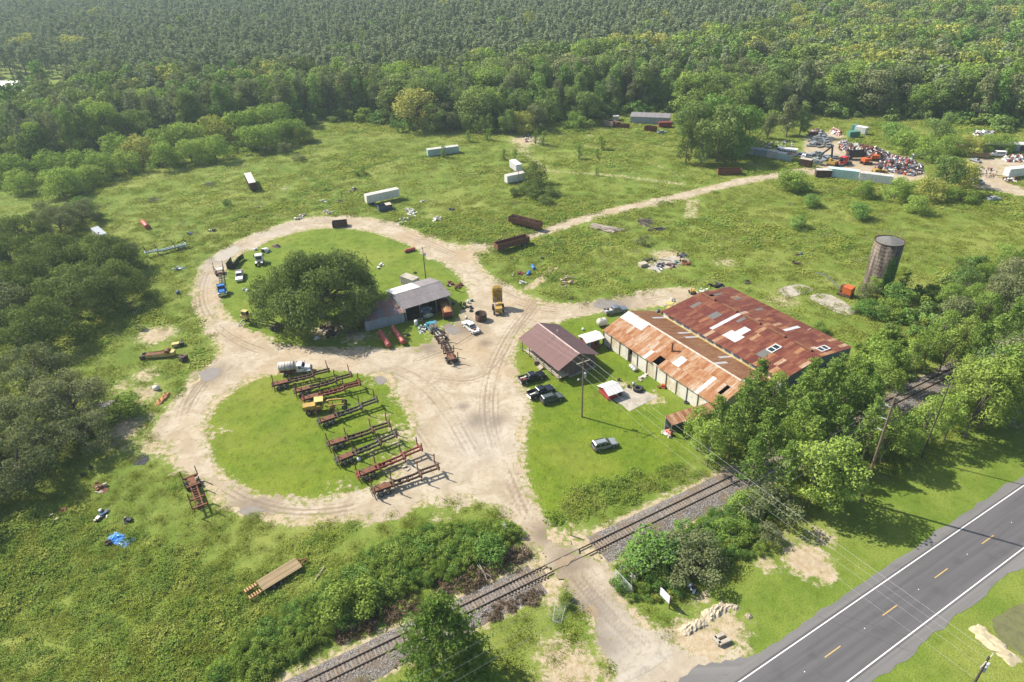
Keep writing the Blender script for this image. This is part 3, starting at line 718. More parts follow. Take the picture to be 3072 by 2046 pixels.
M['sheetA'] = rusty_sheet_mat('rust_orange_sheet', [(0.08, (0.12, 0.034, 0.02)), (0.24, (0.21, 0.075, 0.03)), (0.36, (0.29, 0.135, 0.058)), (0.46, (0.34, 0.215, 0.125)), (0.56, (0.4, 0.335, 0.265)), (0.7, (0.5, 0.48, 0.45))], .62)
M['sheetA2'] = rusty_sheet_mat('rust_tan_sheet', [(0.1, (0.14, 0.05, 0.026)), (0.35, (0.24, 0.105, 0.045)), (0.5, (0.3, 0.17, 0.085)), (0.65, (0.33, 0.24, 0.17)), (0.85, (0.42, 0.39, 0.36))], .75)
M['sheetB'] = rusty_sheet_mat('rust_maroon_sheet', [(0.12, (0.085, 0.02, 0.016)), (0.36, (0.13, 0.034, 0.022)), (0.5, (0.195, 0.072, 0.037)), (0.68, (0.26, 0.13, 0.075)), (0.86, (0.32, 0.23, 0.18)), (1.0, (0.38, 0.34, 0.31))], .6)
M['sheetwhite'] = worn('galvanised_bright', (0.58, 0.575, 0.56), (0.36, 0.29, 0.23), 0.7, 1.0, 0.5, 0.1, stretch=(2.5, .4, 1))
M['sheetgrey'] = rusty_sheet_mat('grey_weathered_sheet', [(0.1, (0.14, 0.125, 0.125)), (0.5, (0.205, 0.185, 0.185)), (0.8, (0.29, 0.27, 0.27)), (0.95, (0.33, 0.31, 0.31))], .7)
M['sheetshed'] = rusty_sheet_mat('grey_rust_sheet', [(0.1, (0.17, 0.05, 0.03)), (0.35, (0.22, 0.13, 0.1)), (0.55, (0.2, 0.18, 0.19)), (0.8, (0.36, 0.34, 0.36))], .7)
M['sheetbrown'] = worn('brown_painted_sheet', (0.175, 0.098, 0.085), (0.15, 0.085, 0.075), 0.6, 0.5, 0.42, 0.0, vary=0.06)
M['plaster'] = worn('stained_white_panel', (0.58, 0.55, 0.46), (0.4, 0.29, 0.13), 0.75, 0.55, 0.85, 0.0, 0.1, (1, 1, 0.45), 0.45, 0.62, 0.08)
M['pilaster'] = worn('dark_pilaster', (0.07, 0.06, 0.05), (0.13, 0.1, 0.07), 0.6, 1.2, 0.9)
M['bluewall'] = worn('blue_grey_sheet_wall', (0.13, 0.175, 0.215), (0.08, 0.1, 0.12), 0.6, 0.6, 0.7, 0.0, 0.0, (2.5, 2.5, 0.4))
M['skylight'] = worn('dark_roof_panel', (0.13, 0.125, 0.11), (0.19, 0.17, 0.14), 0.6, 1.0, 0.5)
M['dark'] = worn('painted_interior_shade', (0.025, 0.022, 0.02), (0.05, 0.045, 0.04), 0.6, 0.8, 0.95)  # near-black colour stands in for the shade of openings and interiors
M['ridgecap'] = worn('ridge_cap_metal', (0.4, 0.36, 0.31), (0.26, 0.14, 0.08), 0.7, 0.9, 0.6)
M['board'] = worn('grey_wall_board', (0.125, 0.1, 0.08), (0.07, 0.056, 0.045), 0.8, 1.1, 0.9, 0, 0, (3, 3, 0.3), vary=0.35)
M['tin'] = worn('blue_grey_tin', (0.27, 0.31, 0.34), (0.2, 0.19, 0.18), 0.7, 0.7, 0.6, 0.1, 0.0, (2.0, 2.0, 0.35))
SHEETS = {}
def sheet_mesh(w, l, ribs):
    key = (round(w, 3), round(l, 3), ribs)
    if key not in SHEETS:
        n = ribs * 2 + 1
        vs = [(w * i / (n - 1), y, .035 * (i % 2)) for y in (0, l) for i in range(n)]
        me = bpy.data.meshes.new('roof_sheet')
        me.from_pydata(vs, [], [(i, i + 1, n + i + 1, n + i) for i in range(n - 1)])
        me.update()
        SHEETS[key] = me
    return SHEETS[key]
def slope(parent, x0, x1, t0, z0, t1, z1, rows, w, mat_fn, ribs=4, over=0.12, name='roof_sheet', skip=()):
    """Sheets from the eave (t0, z0) up to the ridge (t1, z1), laid in columns along x."""
    n = max(1, round((x1 - x0) / w)); w = (x1 - x0) / n
    L = math.hypot(t1 - t0, z1 - z0); l = L / rows; el = math.atan2(z1 - z0, abs(t1 - t0)); sg = 1 if t1 > t0 else -1
    me = sheet_mesh(w * 1.04, l + over, ribs)
    for r in range(rows):
        for k in range(n):
            if (r, k) in skip: continue
            o = bpy.data.objects.new(name, me)
            if not me.materials: me.materials.append(None)
            link(o, parent)
            o.material_slots[0].link = 'OBJECT'; o.material_slots[0].material = mat_fn(r, k, n)
            d = r * l - (0 if r else over * .6) + random.uniform(-.03, .03)
            o.location = ((x0 + k * w) if sg > 0 else (x0 + (k + 1) * w), t0 + sg * d * math.cos(el), z0 + d * math.sin(el) + .012 * ((r + k) % 2) + .02 * r + random.uniform(0, .008))
            o.rotation_euler = (el + random.uniform(-.004, .004), random.uniform(-.003, .003), (0 if sg > 0 else math.pi) + random.uniform(-.006, .006))

# ------------------------------------------------------------------ the two rusty warehouses
WA = rad(-58.74)
wa = thing('warehouse', 'long gabled warehouse with patchy orange rust roof and white panel wall', 'warehouse', (20.864, 134.426, 0), WA)
LA, RL, RR, HE, HR, HV = 35.2, 7.5, 15.3, 3.8, 6.35, 4.0
def amat(r, k, n):
    u = k / n
    if r == 2 and u < .18: return M['sheetwhite']
    if random.random() < (.045 if u > .55 else .02): return M['sheetwhite']
    return M['sheetA']
slope(wa, 0, LA, 0, HE, RL, HR, 3, .9, amat, skip={(0, 18), (0, 19), (1, 36)})
slope(wa, 0, LA, RR - .1, HV, RL, HR, 2, .75, lambda r, k, n: M['sheetA2'] if random.random() > .05 else M['sheetwhite'])
mb = MB(); mb.add([(-.05, RL - .28, HR - .02), (LA + .05, RL - .28, HR - .02), (LA + .05, RL, HR + .14), (-.05, RL, HR + .14), (-.05, RL + .28, HR - .02), (LA + .05, RL + .28, HR - .02)], [(0, 1, 2, 3), (3, 2, 5, 4)])
mb.build('ridge_cap', M['ridgecap'], wa)
for k in range(12):
    s0 = max(0.1, 2.8 + 3 * (k - 1)) + .12; s1 = min(2.8 + 3 * k - .12, LA - .15)
    if s1 - s0 < .5: continue
    if k == 3:
        MB().box(s0, 8.95, .32, .45, 0, HE).build('wall_panel', M['plaster'], wa)
    elif k == 4:
        MB().box(9.95, s1, .32, .45, 0, HE).build('wall_panel', M['plaster'], wa)
        MB().box(s0 - .1, 9.95, .32, .45, 2.1, HE).build('wall_panel', M['plaster'], wa)
        MB().box(9.02, 9.93, .40, .46, 0, 2.08).build('door', M['rustdark'], wa)
    else: MB().box(s0, s1, .32, .45, 0, HE).build('wall_panel', M['plaster'], wa)
pil = None
for k in range(12):
    s = 2.8 + 3 * (k - 1)
    if s > LA: break
    s = max(s, .12)
    if pil is None: pil = MB().box(-.1, .1, .22, .52, 0, HE).build('pilaster', M['pilaster'], wa); o = pil
    else: o = link(pil.copy(), wa)
    o.location.x = s
for x in (.06, LA - .2):
    MB().add([(x, .5, 0), (x, RR, 0), (x, RR, HV), (x, RL, HR - .06), (x, .5, HE)] + [(x + .12, .5, 0), (x + .12, RR, 0), (x + .12, RR, HV), (x + .12, RL, HR - .06), (x + .12, .5, HE)],
             [(0, 1, 2, 3, 4), (9, 8, 7, 6, 5), (0, 5, 6, 1), (4, 3, 8, 9), (3, 2, 7, 8)]).build('gable_wall', M['plaster'], wa)
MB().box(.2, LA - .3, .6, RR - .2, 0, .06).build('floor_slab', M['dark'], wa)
mb = MB()
for s in np.arange(1, LA, 3): mb.beam((s, .5, HE - .12), (s, RL, HR - .2), .12, .2); mb.beam((s, RR - .3, HV - .12), (s, RL, HR - .2), .12, .2)
mb.build('roof_frame', M['rustdark'], wa)
mb = MB().tube((17.3, 4.8, 5.1), (17.3, 4.8, 7.3), .2, .2, 10); mb.tube((17.3, 4.8, 7.3), (17.3, 4.8, 7.55), .3, .24, 10)
mb.build('vent_pipe', M['rust'], wa)
wb = thing('warehouse', 'big low warehouse with dark maroon rust roof and ridge vents', 'warehouse', (20.864, 134.426, 0), WA)
B0, B1, T0, T1, TM, HB, HB2, HBR = 3.2, 37.4, 15.35, 37.3, 27.0, 5.3, 4.9, 6.45
def bmat(r, k, n, side):
    u = k / n
    if side == 'l' and 15 <= k <= 19 + (r == 1) and r in (1, 2): return M['sheetwhite'] if k > 16 and (r, k) != (2, 17) else M['sheetB']
    if side == 'l' and k == 13 and r in (1, 2, 3): return M['sheetwhite']
    if side == 'r' and k == 24 and r in (1, 2): return M['sheetwhite']
    if (side, r, k) in (('l', 2, 3), ('l', 2, 9), ('l', 3, 15), ('r', 1, 6), ('r', 1, 13), ('r', 2, 2), ('l', 1, 27), ('l', 1, 28), ('l', 2, 10)): return M['skylight']
    return M['sheetA'] if random.random() < max(0.03, u * .45 - .1) else M['sheetB']
slope(wb, B0, B1, T0 - .35, HB, TM, HBR, 4, .93, lambda r, k, n: bmat(r, k, n, 'l'))
slope(wb, B0, B1, T1 + .3, HB2, TM, HBR, 4, .93, lambda r, k, n: bmat(r, k, n, 'r'), skip={(3, 2)})
mb = MB()
for x in (B0 + .15, B1 - .3): pass
def endwall(x, name, mat, door=None):
    m = MB(); pr = [(T0, 0), (T1, 0), (T1, HB2 - .05), (TM, HBR - .06), (T0, HB - .05)]
    m.add([(x, a, b) for a, b in pr] + [(x + .12, a, b) for a, b in pr], [(0, 1, 2, 3, 4), (9, 8, 7, 6, 5), (0, 5, 6, 1), (1, 6, 7, 2), (4, 9, 5, 0)])
    return m.build(name, mat, wb)
endwall(B0 + .1, 'end_wall', M['bluewall']); endwall(B1 - .22, 'end_wall', M['bluewall'])
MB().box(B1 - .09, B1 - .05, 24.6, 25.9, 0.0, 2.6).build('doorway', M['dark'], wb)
MB().box(B1 - .09, B1 - .05, 29.2, 30.0, 2.0, 3.6).build('doorway', M['rustdark'], wb)
MB().box(B0 + .25, B1 - .3, T1 - .2, T1 - .05, 0, HB2 - .04).build('side_wall', M['bluewall'], wb)
MB().box(B0 + .25, B1 - .3, T0 + .02, T0 + .15, 0, HB - .04).build('side_wall', M['plaster'], wb)
for k in range(13):
    x = 5.2 + k * 2.45
    MB().box(x, x + 1.7, T0 - .03, T0 + .01, 4.35, 5.05).build('clerestory_window', M['bluewall' if k % 3 else 'skylight'], wb)
MB().box(4.5, B1 - 1, T0 - .26, T0 - .06, 4.06, 4.2).build('valley_gutter', M['paleyellow'], wb)
vent = None
for k in range(5):
    if vent is None:
        vent = MB().add([(0, -.35, 0), (4.2, -.35, 0), (4.2, .35, 0), (0, .35, 0), (0, -.3, .45), (4.2, -.3, .45), (4.2, .3, .45), (0, .3, .45), (0, 0, .62), (4.2, 0, .62)],
                        [(0, 1, 5, 4), (2, 3, 7, 6), (4, 5, 9, 8), (6, 7, 8, 9), (1, 2, 6, 9, 5), (3, 0, 4, 8, 7)]).build('ridge_vent', M['rust'], wb); o = vent
    else: o = link(vent.copy(), wb)
    o.location = (B0 + .8 + k * 6.7, TM, HBR - .02)
el = math.atan2(HBR - HB, TM - T0)
for (x, t_, side) in ((29.4, 22.2, 1), (35.2, 30.5, -1)):
    z = (HB + (t_ - T0) * (HBR - HB) / (TM - T0)) if side > 0 else (HB2 + (T1 - t_) * (HBR - HB2) / (T1 - TM))
    fr = MB()
    for a, b, c_, d_ in ((-.8, .8, -1.5, -1.35), (-.8, .8, 1.35, 1.5), (-.8, -.65, -1.35, 1.35), (.65, .8, -1.35, 1.35), (-.65, .65, -.07, .07)): fr.box(a, b, c_, d_, 0, .16)
    f = fr.build('skylight_frame', M['linewhite'], wb, loc=(x, t_, z + .08), rot=(el * side, 0, 0))
    for q in (-.7, .7): MB().box(-.64, .64, q - .6, q + .6, .02, .09).build('pane', M['glass'], f)
MB().beam((27.5, 36.9, 5.0), (27.9, 35.2, 5.25), .16, .12).build('loose_plank', M['palewood'], wb)
# covered walkway at the near end
p0, p1 = Vector((28.7, 103.0, 0)), Vector((40.2, 107.6, 0))
ax = thing('lean_to', 'narrow striped tin lean-to reaching out from the warehouse near the trees', 'lean-to', p0, ang(p0, p1))
LL = (p1 - p0).length
slope(ax, 0, LL, -2.3, 2.75, -.05, 3.35, 1, .8, lambda r, k, n: M['sheetA'] if k % 2 else M['sheetA2'])
MB().box(.1, LL, -.12, 0, 0, 3.2).build('back_wall', M['tin'], ax)
for x in (.15, 3.2, 6.3, 9.4): MB().box(x - .07, x + .07, -2.2, -2.06, 0, 2.75).build('post', M['wood'], ax)
MB().beam((0, -2.13, 2.7), (LL, -2.13, 2.7), .1, .14).build('beam', M['wood'], ax)

# ------------------------------------------------------------------ brown roofed timber shed
SA = rad(-59.2)
bs_ = thing('timber_shed', 'open sided timber shed with smooth brown gable roof', 'shed', (10.27, 129.02, 0), SA)
HLn, HW, E_, R_ = 7.9, 5.55, 3.25, 5.6
slope(bs_, -HLn, HLn, -HW, E_, 0, R_, 1, .9, lambda r, k, n: M['sheetbrown'], 5)
slope(bs_, -HLn, HLn, HW, E_, 0, R_, 1, .9, lambda r, k, n: M['sheetbrown'], 5)
MB().add([(-HLn, -.25, R_ - .06), (HLn, -.25, R_ - .06), (HLn, 0, R_ + .08), (-HLn, 0, R_ + .08), (-HLn, .25, R_ - .06), (HLn, .25, R_ - .06)], [(0, 1, 2, 3), (3, 2, 5, 4)]).build('ridge_cap', M['sheetbrown'], bs_)
for i in range(14):
    x0 = -6.6 + i * .99
    MB().box(x0, x0 + .95, -4.95, -2.3, .62, .7).build('porch_plank', M['palewood'], bs_)
MB().box(-6.6, 7.2, -2.25, 4.6, 0, .66).build('floor_deck', M['wood'], bs_)
nb = 0
for (ax_, ay_, bx_, by_) in ((-6.6, -2.3, 7.2, -2.3), (7.2, -2.3, 7.2, 4.7), (-6.6, 4.7, 7.2, 4.7), (-6.6, -2.3, -6.6, 4.7)):
    L = math.hypot(bx_ - ax_, by_ - ay_); n = int(L / .45); dx, dy = (bx_ - ax_) / L, (by_ - ay_) / L
    for k in range(n):
        if ay_ == by_ == -2.3 and k in (5, 6, 17, 18, 19): continue
        x, y = ax_ + dx * (k + .5) * L / n, ay_ + dy * (k + .5) * L / n
        top = E_ + (R_ - E_) * (1 - abs(y) / HW) - .12
        o = MB().box(-L / n * .47, L / n * .47, -.03, .03, .6, top + random.uniform(-.05, 0)).build('wall_board', M['board'], bs_)
        o.location = (x, y, 0); o.rotation_euler = (0, 0, math.atan2(dy, dx))
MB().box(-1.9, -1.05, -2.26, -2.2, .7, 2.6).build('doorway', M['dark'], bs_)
for x in np.arange(-7.2, 7.6, 2.9):
    MB().box(x - .08, x + .08, -5.0, -4.84, 0, E_ + .1).build('porch_post', M['wood'], bs_)
for x in np.arange(-4.3, 7.0, 2.9):
    MB().box(x - .06, x + 2.6, -4.98, -4.92, 1.25, 1.37).build('porch_rail', M['palewood'], bs_)
    MB().beam((x, -4.94, .7), (x + 2.7, -4.94, 1.3), .06, .1).build('brace', M['palewood'], bs_)
for x in np.arange(-6, 7.5, 3): MB().box(x - .12, x + .12, -4.8, -4.55, 0, .6).build('pier', M['concrete'], bs_)
for k in range(3): MB().box(.2, 1.6, -5.35 - .3 * k, -5.05 - .3 * k, 0, .52 - .16 * k).build('step', M['palewood'], bs_)
MB().box(7.25, 7.5, -2.3, 4.8, 0, .35).build('sill_beam', M['concrete'], bs_)
MB().tube((-3.2, 2.0, 4.7), (-3.2, 2.0, 5.3), .1, .1, 8).build('vent_pipe', M['white'], bs_)
mb = MB()
for x in np.arange(-7.2, 7.6, 2.9): mb.beam((x, -HW + .1, E_ - .05), (x, 0, R_ - .12), .1, .18); mb.beam((x, HW - .1, E_ - .05), (x, 0, R_ - .12), .1, .18)
mb.build('roof_frame', M['wood'], bs_)
tag(MB().box(-.6, .6, -.5, .5, 0, 1.0).box(-.62, .62, -.52, -.48, .4, .5).build('crate', M['wood'], None, loc=(4.2 + 1.2, 127.2, .0)), 'weathered wooden crate under the porch side of the brown shed', 'crate')
# small white roofed shed
ss = thing('small_shed', 'small red brown shed with bright white tin roof by the warehouse', 'shed', (18.19, 133.73, 0), rad(25.1))
slope(ss, -2.45, 2.45, -1.85, 2.55, 0, 3.05, 1, .82, lambda r, k, n: M['sheetwhite']); slope(ss, -2.45, 2.45, 1.85, 2.55, 0, 3.05, 1, .82, lambda r, k, n: M['sheetwhite'])
mb = MB(); pr = [(-1.55, 0), (1.55, 0), (1.55, 2.5), (0, 2.95), (-1.55, 2.5)]
M['redbrown'] = worn('red_brown_boards', (0.2, 0.07, 0.045), (0.12, 0.05, 0.035), 0.7, 1.2, 0.8)
for x in (-2.1, 1.2):
    MB().add([(x, a, b) for a, b in pr] + [(x + .1, a, b) for a, b in pr], [(4, 3, 2, 1, 0), (5, 6, 7, 8, 9), (0, 5, 9, 4), (1, 2, 7, 6)]).build('end_wall', M['redbrown'], ss)
MB().box(-2.0, 1.2, 1.45, 1.55, 0, 2.5).build('back_wall', M['redbrown'], ss)
MB().box(-.8, 1.2, -1.5, -1.4, 0, 2.45).build('front_wall', M['redbrown'], ss)
MB().box(-1.9, -.95, -1.5, -1.44, 0, 2.1).build('door', M['tin'], ss)
MB().box(.1, .8, -1.55, -1.5, .9, 1.9).build('window', M['dark'], ss)
for x in (2.2,): MB().box(x, x + .1, -1.5, -1.4, 0, 2.6).build('post', M['wood'], ss)
# red pump house
rs_ = thing('pump_house', 'little red pump house with pale tin roof on the lawn', 'shed', (20.04, 115.03, 0), rad(26.2))
slope(rs_, -1.9, 1.9, -2.1, 1.5, 0, 2.25, 1, .76, lambda r, k, n: M['sheetwhite']); slope(rs_, -1.9, 1.9, 2.1, 1.5, 0, 2.25, 1, .76, lambda r, k, n: M['sheetwhite'])
pr = [(-1.75, 0), (1.75, 0), (1.75, 1.58), (0, 2.15), (-1.75, 1.58)]
for x in (-1.65, 1.55): MB().add([(x, a, b) for a, b in pr] + [(x + .1, a, b) for a, b in pr], [(4, 3, 2, 1, 0), (5, 6, 7, 8, 9), (0, 5, 9, 4), (1, 2, 7, 6)]).build('end_wall', M['shedred'], rs_)
MB().box(-1.55, 1.55, 1.6, 1.7, 0, 1.55).build('back_wall', M['shedred'], rs_)
MB().box(-1.55, .3, -1.7, -1.6, 0, 1.5).build('front_wall', M['shedred'], rs_)
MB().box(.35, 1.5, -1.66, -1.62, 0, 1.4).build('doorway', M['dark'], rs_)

# ------------------------------------------------------------------ workshop
ws = thing('workshop', 'open fronted workshop with dull grey tin gable roof', 'workshop', (-23.52, 155.77, 0), rad(30.5))
slope(ws, -6.4, 6.4, -5.95, 3.95, 0, 5.3, 2, .9, lambda r, k, n: M['sheetgrey'])
slope(ws, -6.4, 6.4, 5.95, 3.95, 0, 5.3, 2, .9, lambda r, k, n: M['sheetwhite'] if k < 8 else M['sheetgrey'])
MB().add([(-6.4, -.22, 5.26), (6.4, -.22, 5.26), (6.4, 0, 5.42), (-6.4, 0, 5.42), (-6.4, .22, 5.26), (6.4, .22, 5.26)], [(0, 1, 2, 3), (3, 2, 5, 4)]).build('ridge_cap', M['ridgecap'], ws)
MB().box(-6.2, 6.2, 5.55, 5.65, 0, 3.9).build('back_wall', M['tin'], ws)
for x in (-6.2, 6.1):
    pr = [(-5.6, 0), (5.55, 0), (5.55, 3.98), (0, 5.2), (-5.6, 3.98)]
    if x > 0: pr = [(-1.5, 0), (5.55, 0), (5.55, 3.98), (0, 5.2), (-1.5, 4.85)]
    MB().add([(x, a, b) for a, b in pr] + [(x + .1, a, b) for a, b in pr], [(4, 3, 2, 1, 0), (5, 6, 7, 8, 9), (0, 5, 9, 4), (1, 2, 7, 6)]).build('end_wall', M['tin'], ws)
for x in (-6.1, -2.3, 2.2, 6.1): MB().tube((x, -5.6, 0), (x, -5.6, 3.9), .1, .1, 8).build('post', M['steel'], ws)
MB().beam((-6.3, -5.6, 3.8), (6.3, -5.6, 3.8), .12, .25).build('eave_beam', M['rustdark'], ws)
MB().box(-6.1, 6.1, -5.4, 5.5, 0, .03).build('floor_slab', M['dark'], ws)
MB().box(-5.5, -2.8, 4.6, 5.4, .03, 1.0).box(-5.5, -2.8, 4.55, 5.4, 1.0, 1.06).build('workbench', M['wood'], ws)
tag(MB().box(-.3, .3, -.3, .3, 0, .7).box(-.22, .22, -.22, .22, .7, 1.3).build('oil_pump', M['navy'], None, loc=(-20.3, 153.2, 0.03)), 'dull blue oil pump standing in the dark of the workshop', 'pump')
ls = thing('tool_shed', 'low tin shed with rusty flat roof joined to the workshop', 'shed', (-32.39, 149.2, 0), rad(23.5))
slope(ls, -5.1, 5.1, -3.7, 2.75, 3.7, 3.35, 2, .92, lambda r, k, n: M['sheetshed'] if random.random() > .2 else M['sheetgrey'])
for i in range(11): MB().box(-4.95 + i * .9, -4.95 + i * .9 + .88, -3.5, -3.44, 0, 2.72).build('wall_sheet', M['tin'], ls)
MB().box(-4.95, -4.89, -3.44, 3.4, 0, 2.95).build('end_wall', M['rust'], ls); MB().box(4.85, 4.91, -3.44, 3.4, 0, 2.95).build('end_wall', M['tin'], ls); MB().box(-4.9, 4.9, 3.4, 3.46, 0, 3.2).build('back_wall', M['tin'], ls)
MB().tube((-3.0, -3.75, 0), (-3.0, -3.75, 3.6), .05, .05, 6).build('mast', M['steel'], ls)

# ------------------------------------------------------------------ silo
def silo_material():
    t = Nt('stained_silo')
    co = t.coord()
    n1, n2 = t.noise(t.mapping(co, (1.2, 1.2, .12)), 1.0, 5, .7), t.noise(co, 2.0, 4)
    c = t.mix(t.step(n1, .34, .6), (0.2, 0.165, 0.125), (0.045, 0.038, 0.032))
    c = t.mix(t.math('MULTIPLY', t.step(n2, .5, .7), .4), c, (0.24, 0.19, 0.14))
    return t.principled(c, .9, 0, n2, .3, .04, .2)
M['silo'] = silo_material()
si = thing('silo', 'tall stained concrete silo with cone roof and hanging vines', 'silo', (95.0, 156.6, 0))
MB().lathe([(3.4, 0), (3.4, 13.4), (3.25, 13.4), (3.25, 13.1)], 32).build('barrel', M['silo'], si, True)
MB().lathe([(3.32, 13.25), (.05, 14.3), (0, 14.3)], 32).build('roof_cone', M['skylight'], si)
hoop = None
for k in range(13):
    if hoop is None: hoop = MB().lathe([(3.41, 0), (3.45, .02), (3.45, .07), (3.41, .09)], 32).build('hoop', M['rustdark'], si); o = hoop
    else: o = link(hoop.copy(), si)
    o.location = (0, 0, .6 + k * 1.0)
MB().lathe([(3.44, 13.2), (3.5, 13.2), (3.5, 13.5), (3.44, 13.5)], 32).build('rim', M['rustdark'], si)
rail_ = MB()
for i in range(16):
    a = 2 * math.pi * i / 16
    if i % 2 == 0: rail_.tube((3.4 * math.cos(a), 3.4 * math.sin(a), 13.4), (3.4 * math.cos(a), 3.4 * math.sin(a), 14.1), .025, .025, 4)
    b = 2 * math.pi * (i + 1) / 16; rail_.tube((3.4 * math.cos(a), 3.4 * math.sin(a), 14.1), (3.4 * math.cos(b), 3.4 * math.sin(b), 14.1), .025, .025, 4)
rail_.build('top_rail', M['rust'], si)
# ------------------------------------------------------------------ far houses at the upper left and sheds by the forest
def gable_house(name, label, p, rz, L, W, he, hr, wall, roof, cat='house', win=4):
    t = thing(name, label, cat, p, rz)
    MB().box(-L / 2 + .3, L / 2 - .3, -W / 2 + .4, W / 2 - .4, 0, he).build('wall', wall, t)
    for x in (-L / 2 + .3, L / 2 - .4):
        MB().add([(x, -W / 2 + .4, he), (x, W / 2 - .4, he), (x, 0, hr - .15), (x + .1, -W / 2 + .4, he), (x + .1, W / 2 - .4, he), (x + .1, 0, hr - .15)], [(0, 1, 2), (5, 4, 3), (0, 2, 5, 3), (1, 4, 5, 2)]).build('gable', wall, t)
    for sg in (-1, 1):
        MB().add([(-L / 2, sg * W / 2, he - .1), (L / 2, sg * W / 2, he - .1), (L / 2, 0, hr), (-L / 2, 0, hr), (-L / 2, sg * W / 2, he), (L / 2, sg * W / 2, he), (L / 2, 0, hr + .1), (-L / 2, 0, hr + .1)],
                 [(0, 1, 2, 3), (7, 6, 5, 4), (0, 4, 5, 1), (1, 5, 6, 2), (0, 3, 7, 4)]).build('roof_slope', roof, t)
    for k in range(win):
        x = -L / 2 + L * (k + .5) / win
        MB().box(x - .5, x + .5, -W / 2 + .36, -W / 2 + .42, 1.0, 2.0).build('window', M['glass'], t)
    return t
gable_house('house', 'white roofed farmhouse in the clearing at the upper left', zh(260, 560), rad(-8), 15, 11, 2.9, 5.6, M['offwhite'], M['sheetwhite'])
gable_house('barn', 'long white roofed barn beside the farmhouse', zh(660, 650), rad(12), 17, 8, 2.8, 4.6, M['offwhite'], M['sheetwhite'], 'barn')
gable_house('shed', 'small white roofed shed below the farmhouse clearing', zh(130, 1030), rad(-30), 6, 4, 2.2, 3.2, M['offwhite'], M['sheetwhite'], win=1)
gable_house('shed', 'tiny white roofed hut among the dark trees left', zh(1270, 985), rad(10), 5, 4, 2.2, 3.2, M['offwhite'], M['sheetwhite'], win=1)
gable_house('shed', 'blue grey hut on the small lawn behind the bright trees', zh(1080, 1430), rad(5), 5, 4, 2.4, 3.3, M['navy'], M['sheetgrey'], win=1)
tag(MB().box(-2.2, 2.2, -.9, .9, .35, 1.1).prism([(-1.6, 1.1), (-1.2, 1.6), (1.0, 1.6), (1.7, 1.1)], -.8, .8, 0).box(-2.3, 2.3, -.85, .85, 0.05, .35).build('parked_car', M['red'], None, loc=zh(90, 610), rot=(0, 0, .4)), 'small red car parked by the white roofed farmhouse', 'car')
ls2 = thing('metal_shed', 'long grey tin shed half hidden before the far forest', 'shed', zw(1160, 262), ang(zw(880, 262), zw(1450, 285)))
MB().box(-9, 9, -2.2, 2.2, 0, 3.2).build('wall', M['tin'], ls2)
for k in range(20): MB().add([(-9.1 + k * .91, -2.4, 3.15), (-9.1 + k * .91 + .89, -2.4, 3.15), (-9.1 + k * .91 + .89, 2.4, 4.1), (-9.1 + k * .91, 2.4, 4.1)], [(0, 1, 2, 3)]).build('roof_sheet', M['sheetgrey'], ls2)
ls3 = thing('metal_shed', 'long low grey shed at the right edge above the white van', 'shed', zb(1620, 430), ang(zb(1340, 420), zb(1890, 420)))
MB().box(-10, 10, -1.6, 1.6, 0, 2.6).build('wall', M['tin'], ls3); MB().box(-10.3, 10.3, -1.9, 1.9, 2.62, 2.8).build('roof', M['sheetwhite'], ls3)
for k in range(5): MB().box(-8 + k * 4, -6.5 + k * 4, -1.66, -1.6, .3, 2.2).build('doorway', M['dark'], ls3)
# ------------------------------------------------------------------ vehicles: shared parts
WHEELS = {}
def wheel(parent, x, y, r=.5, w=.3, z=None, rim='steel', lean=0.0):
    key = (r, w, rim)
    if key not in WHEELS:
        n = 16
        a = MB().lathe([(r * .56, -w / 2), (r * .94, -w / 2), (r, -w * .34), (r, w * .34), (r * .94, w / 2), (r * .56, w / 2), (r * .52, 0), (r * .56, -w / 2)], n, 'y')
        b = MB().lathe([(.001, -w * .3), (r * .2, -w * .36), (r * .5, -w * .3), (r * .57, -w * .46), (r * .57, w * .46), (r * .5, w * .3), (r * .2, w * .36), (.001, w * .3)], n, 'y')
        ao, bo = a.build('wheel', M['rubber'], None, True), b.build('rim', M[rim])
        WHEELS[key] = (ao.data, bo.data)
        bpy.data.objects.remove(ao); bpy.data.objects.remove(bo)
    am, bm = WHEELS[key]
    o = link(bpy.data.objects.new('wheel', am), parent)
    o.location = (x, y, r - .02 if z is None else z); o.rotation_euler = (lean, 0, 0)
    link(bpy.data.objects.new('rim', bm), o)
    return o
def four_wheels(t, xf, xr, yw, r, w, rim='steel'):
    for x in (xf, xr):
        for s in (-1, 1): wheel(t, x, s * yw, r, w, rim=rim)
def face(p, q): return ang(p, q)
def mid(p, q): return (Vector(p) + Vector(q)) / 2

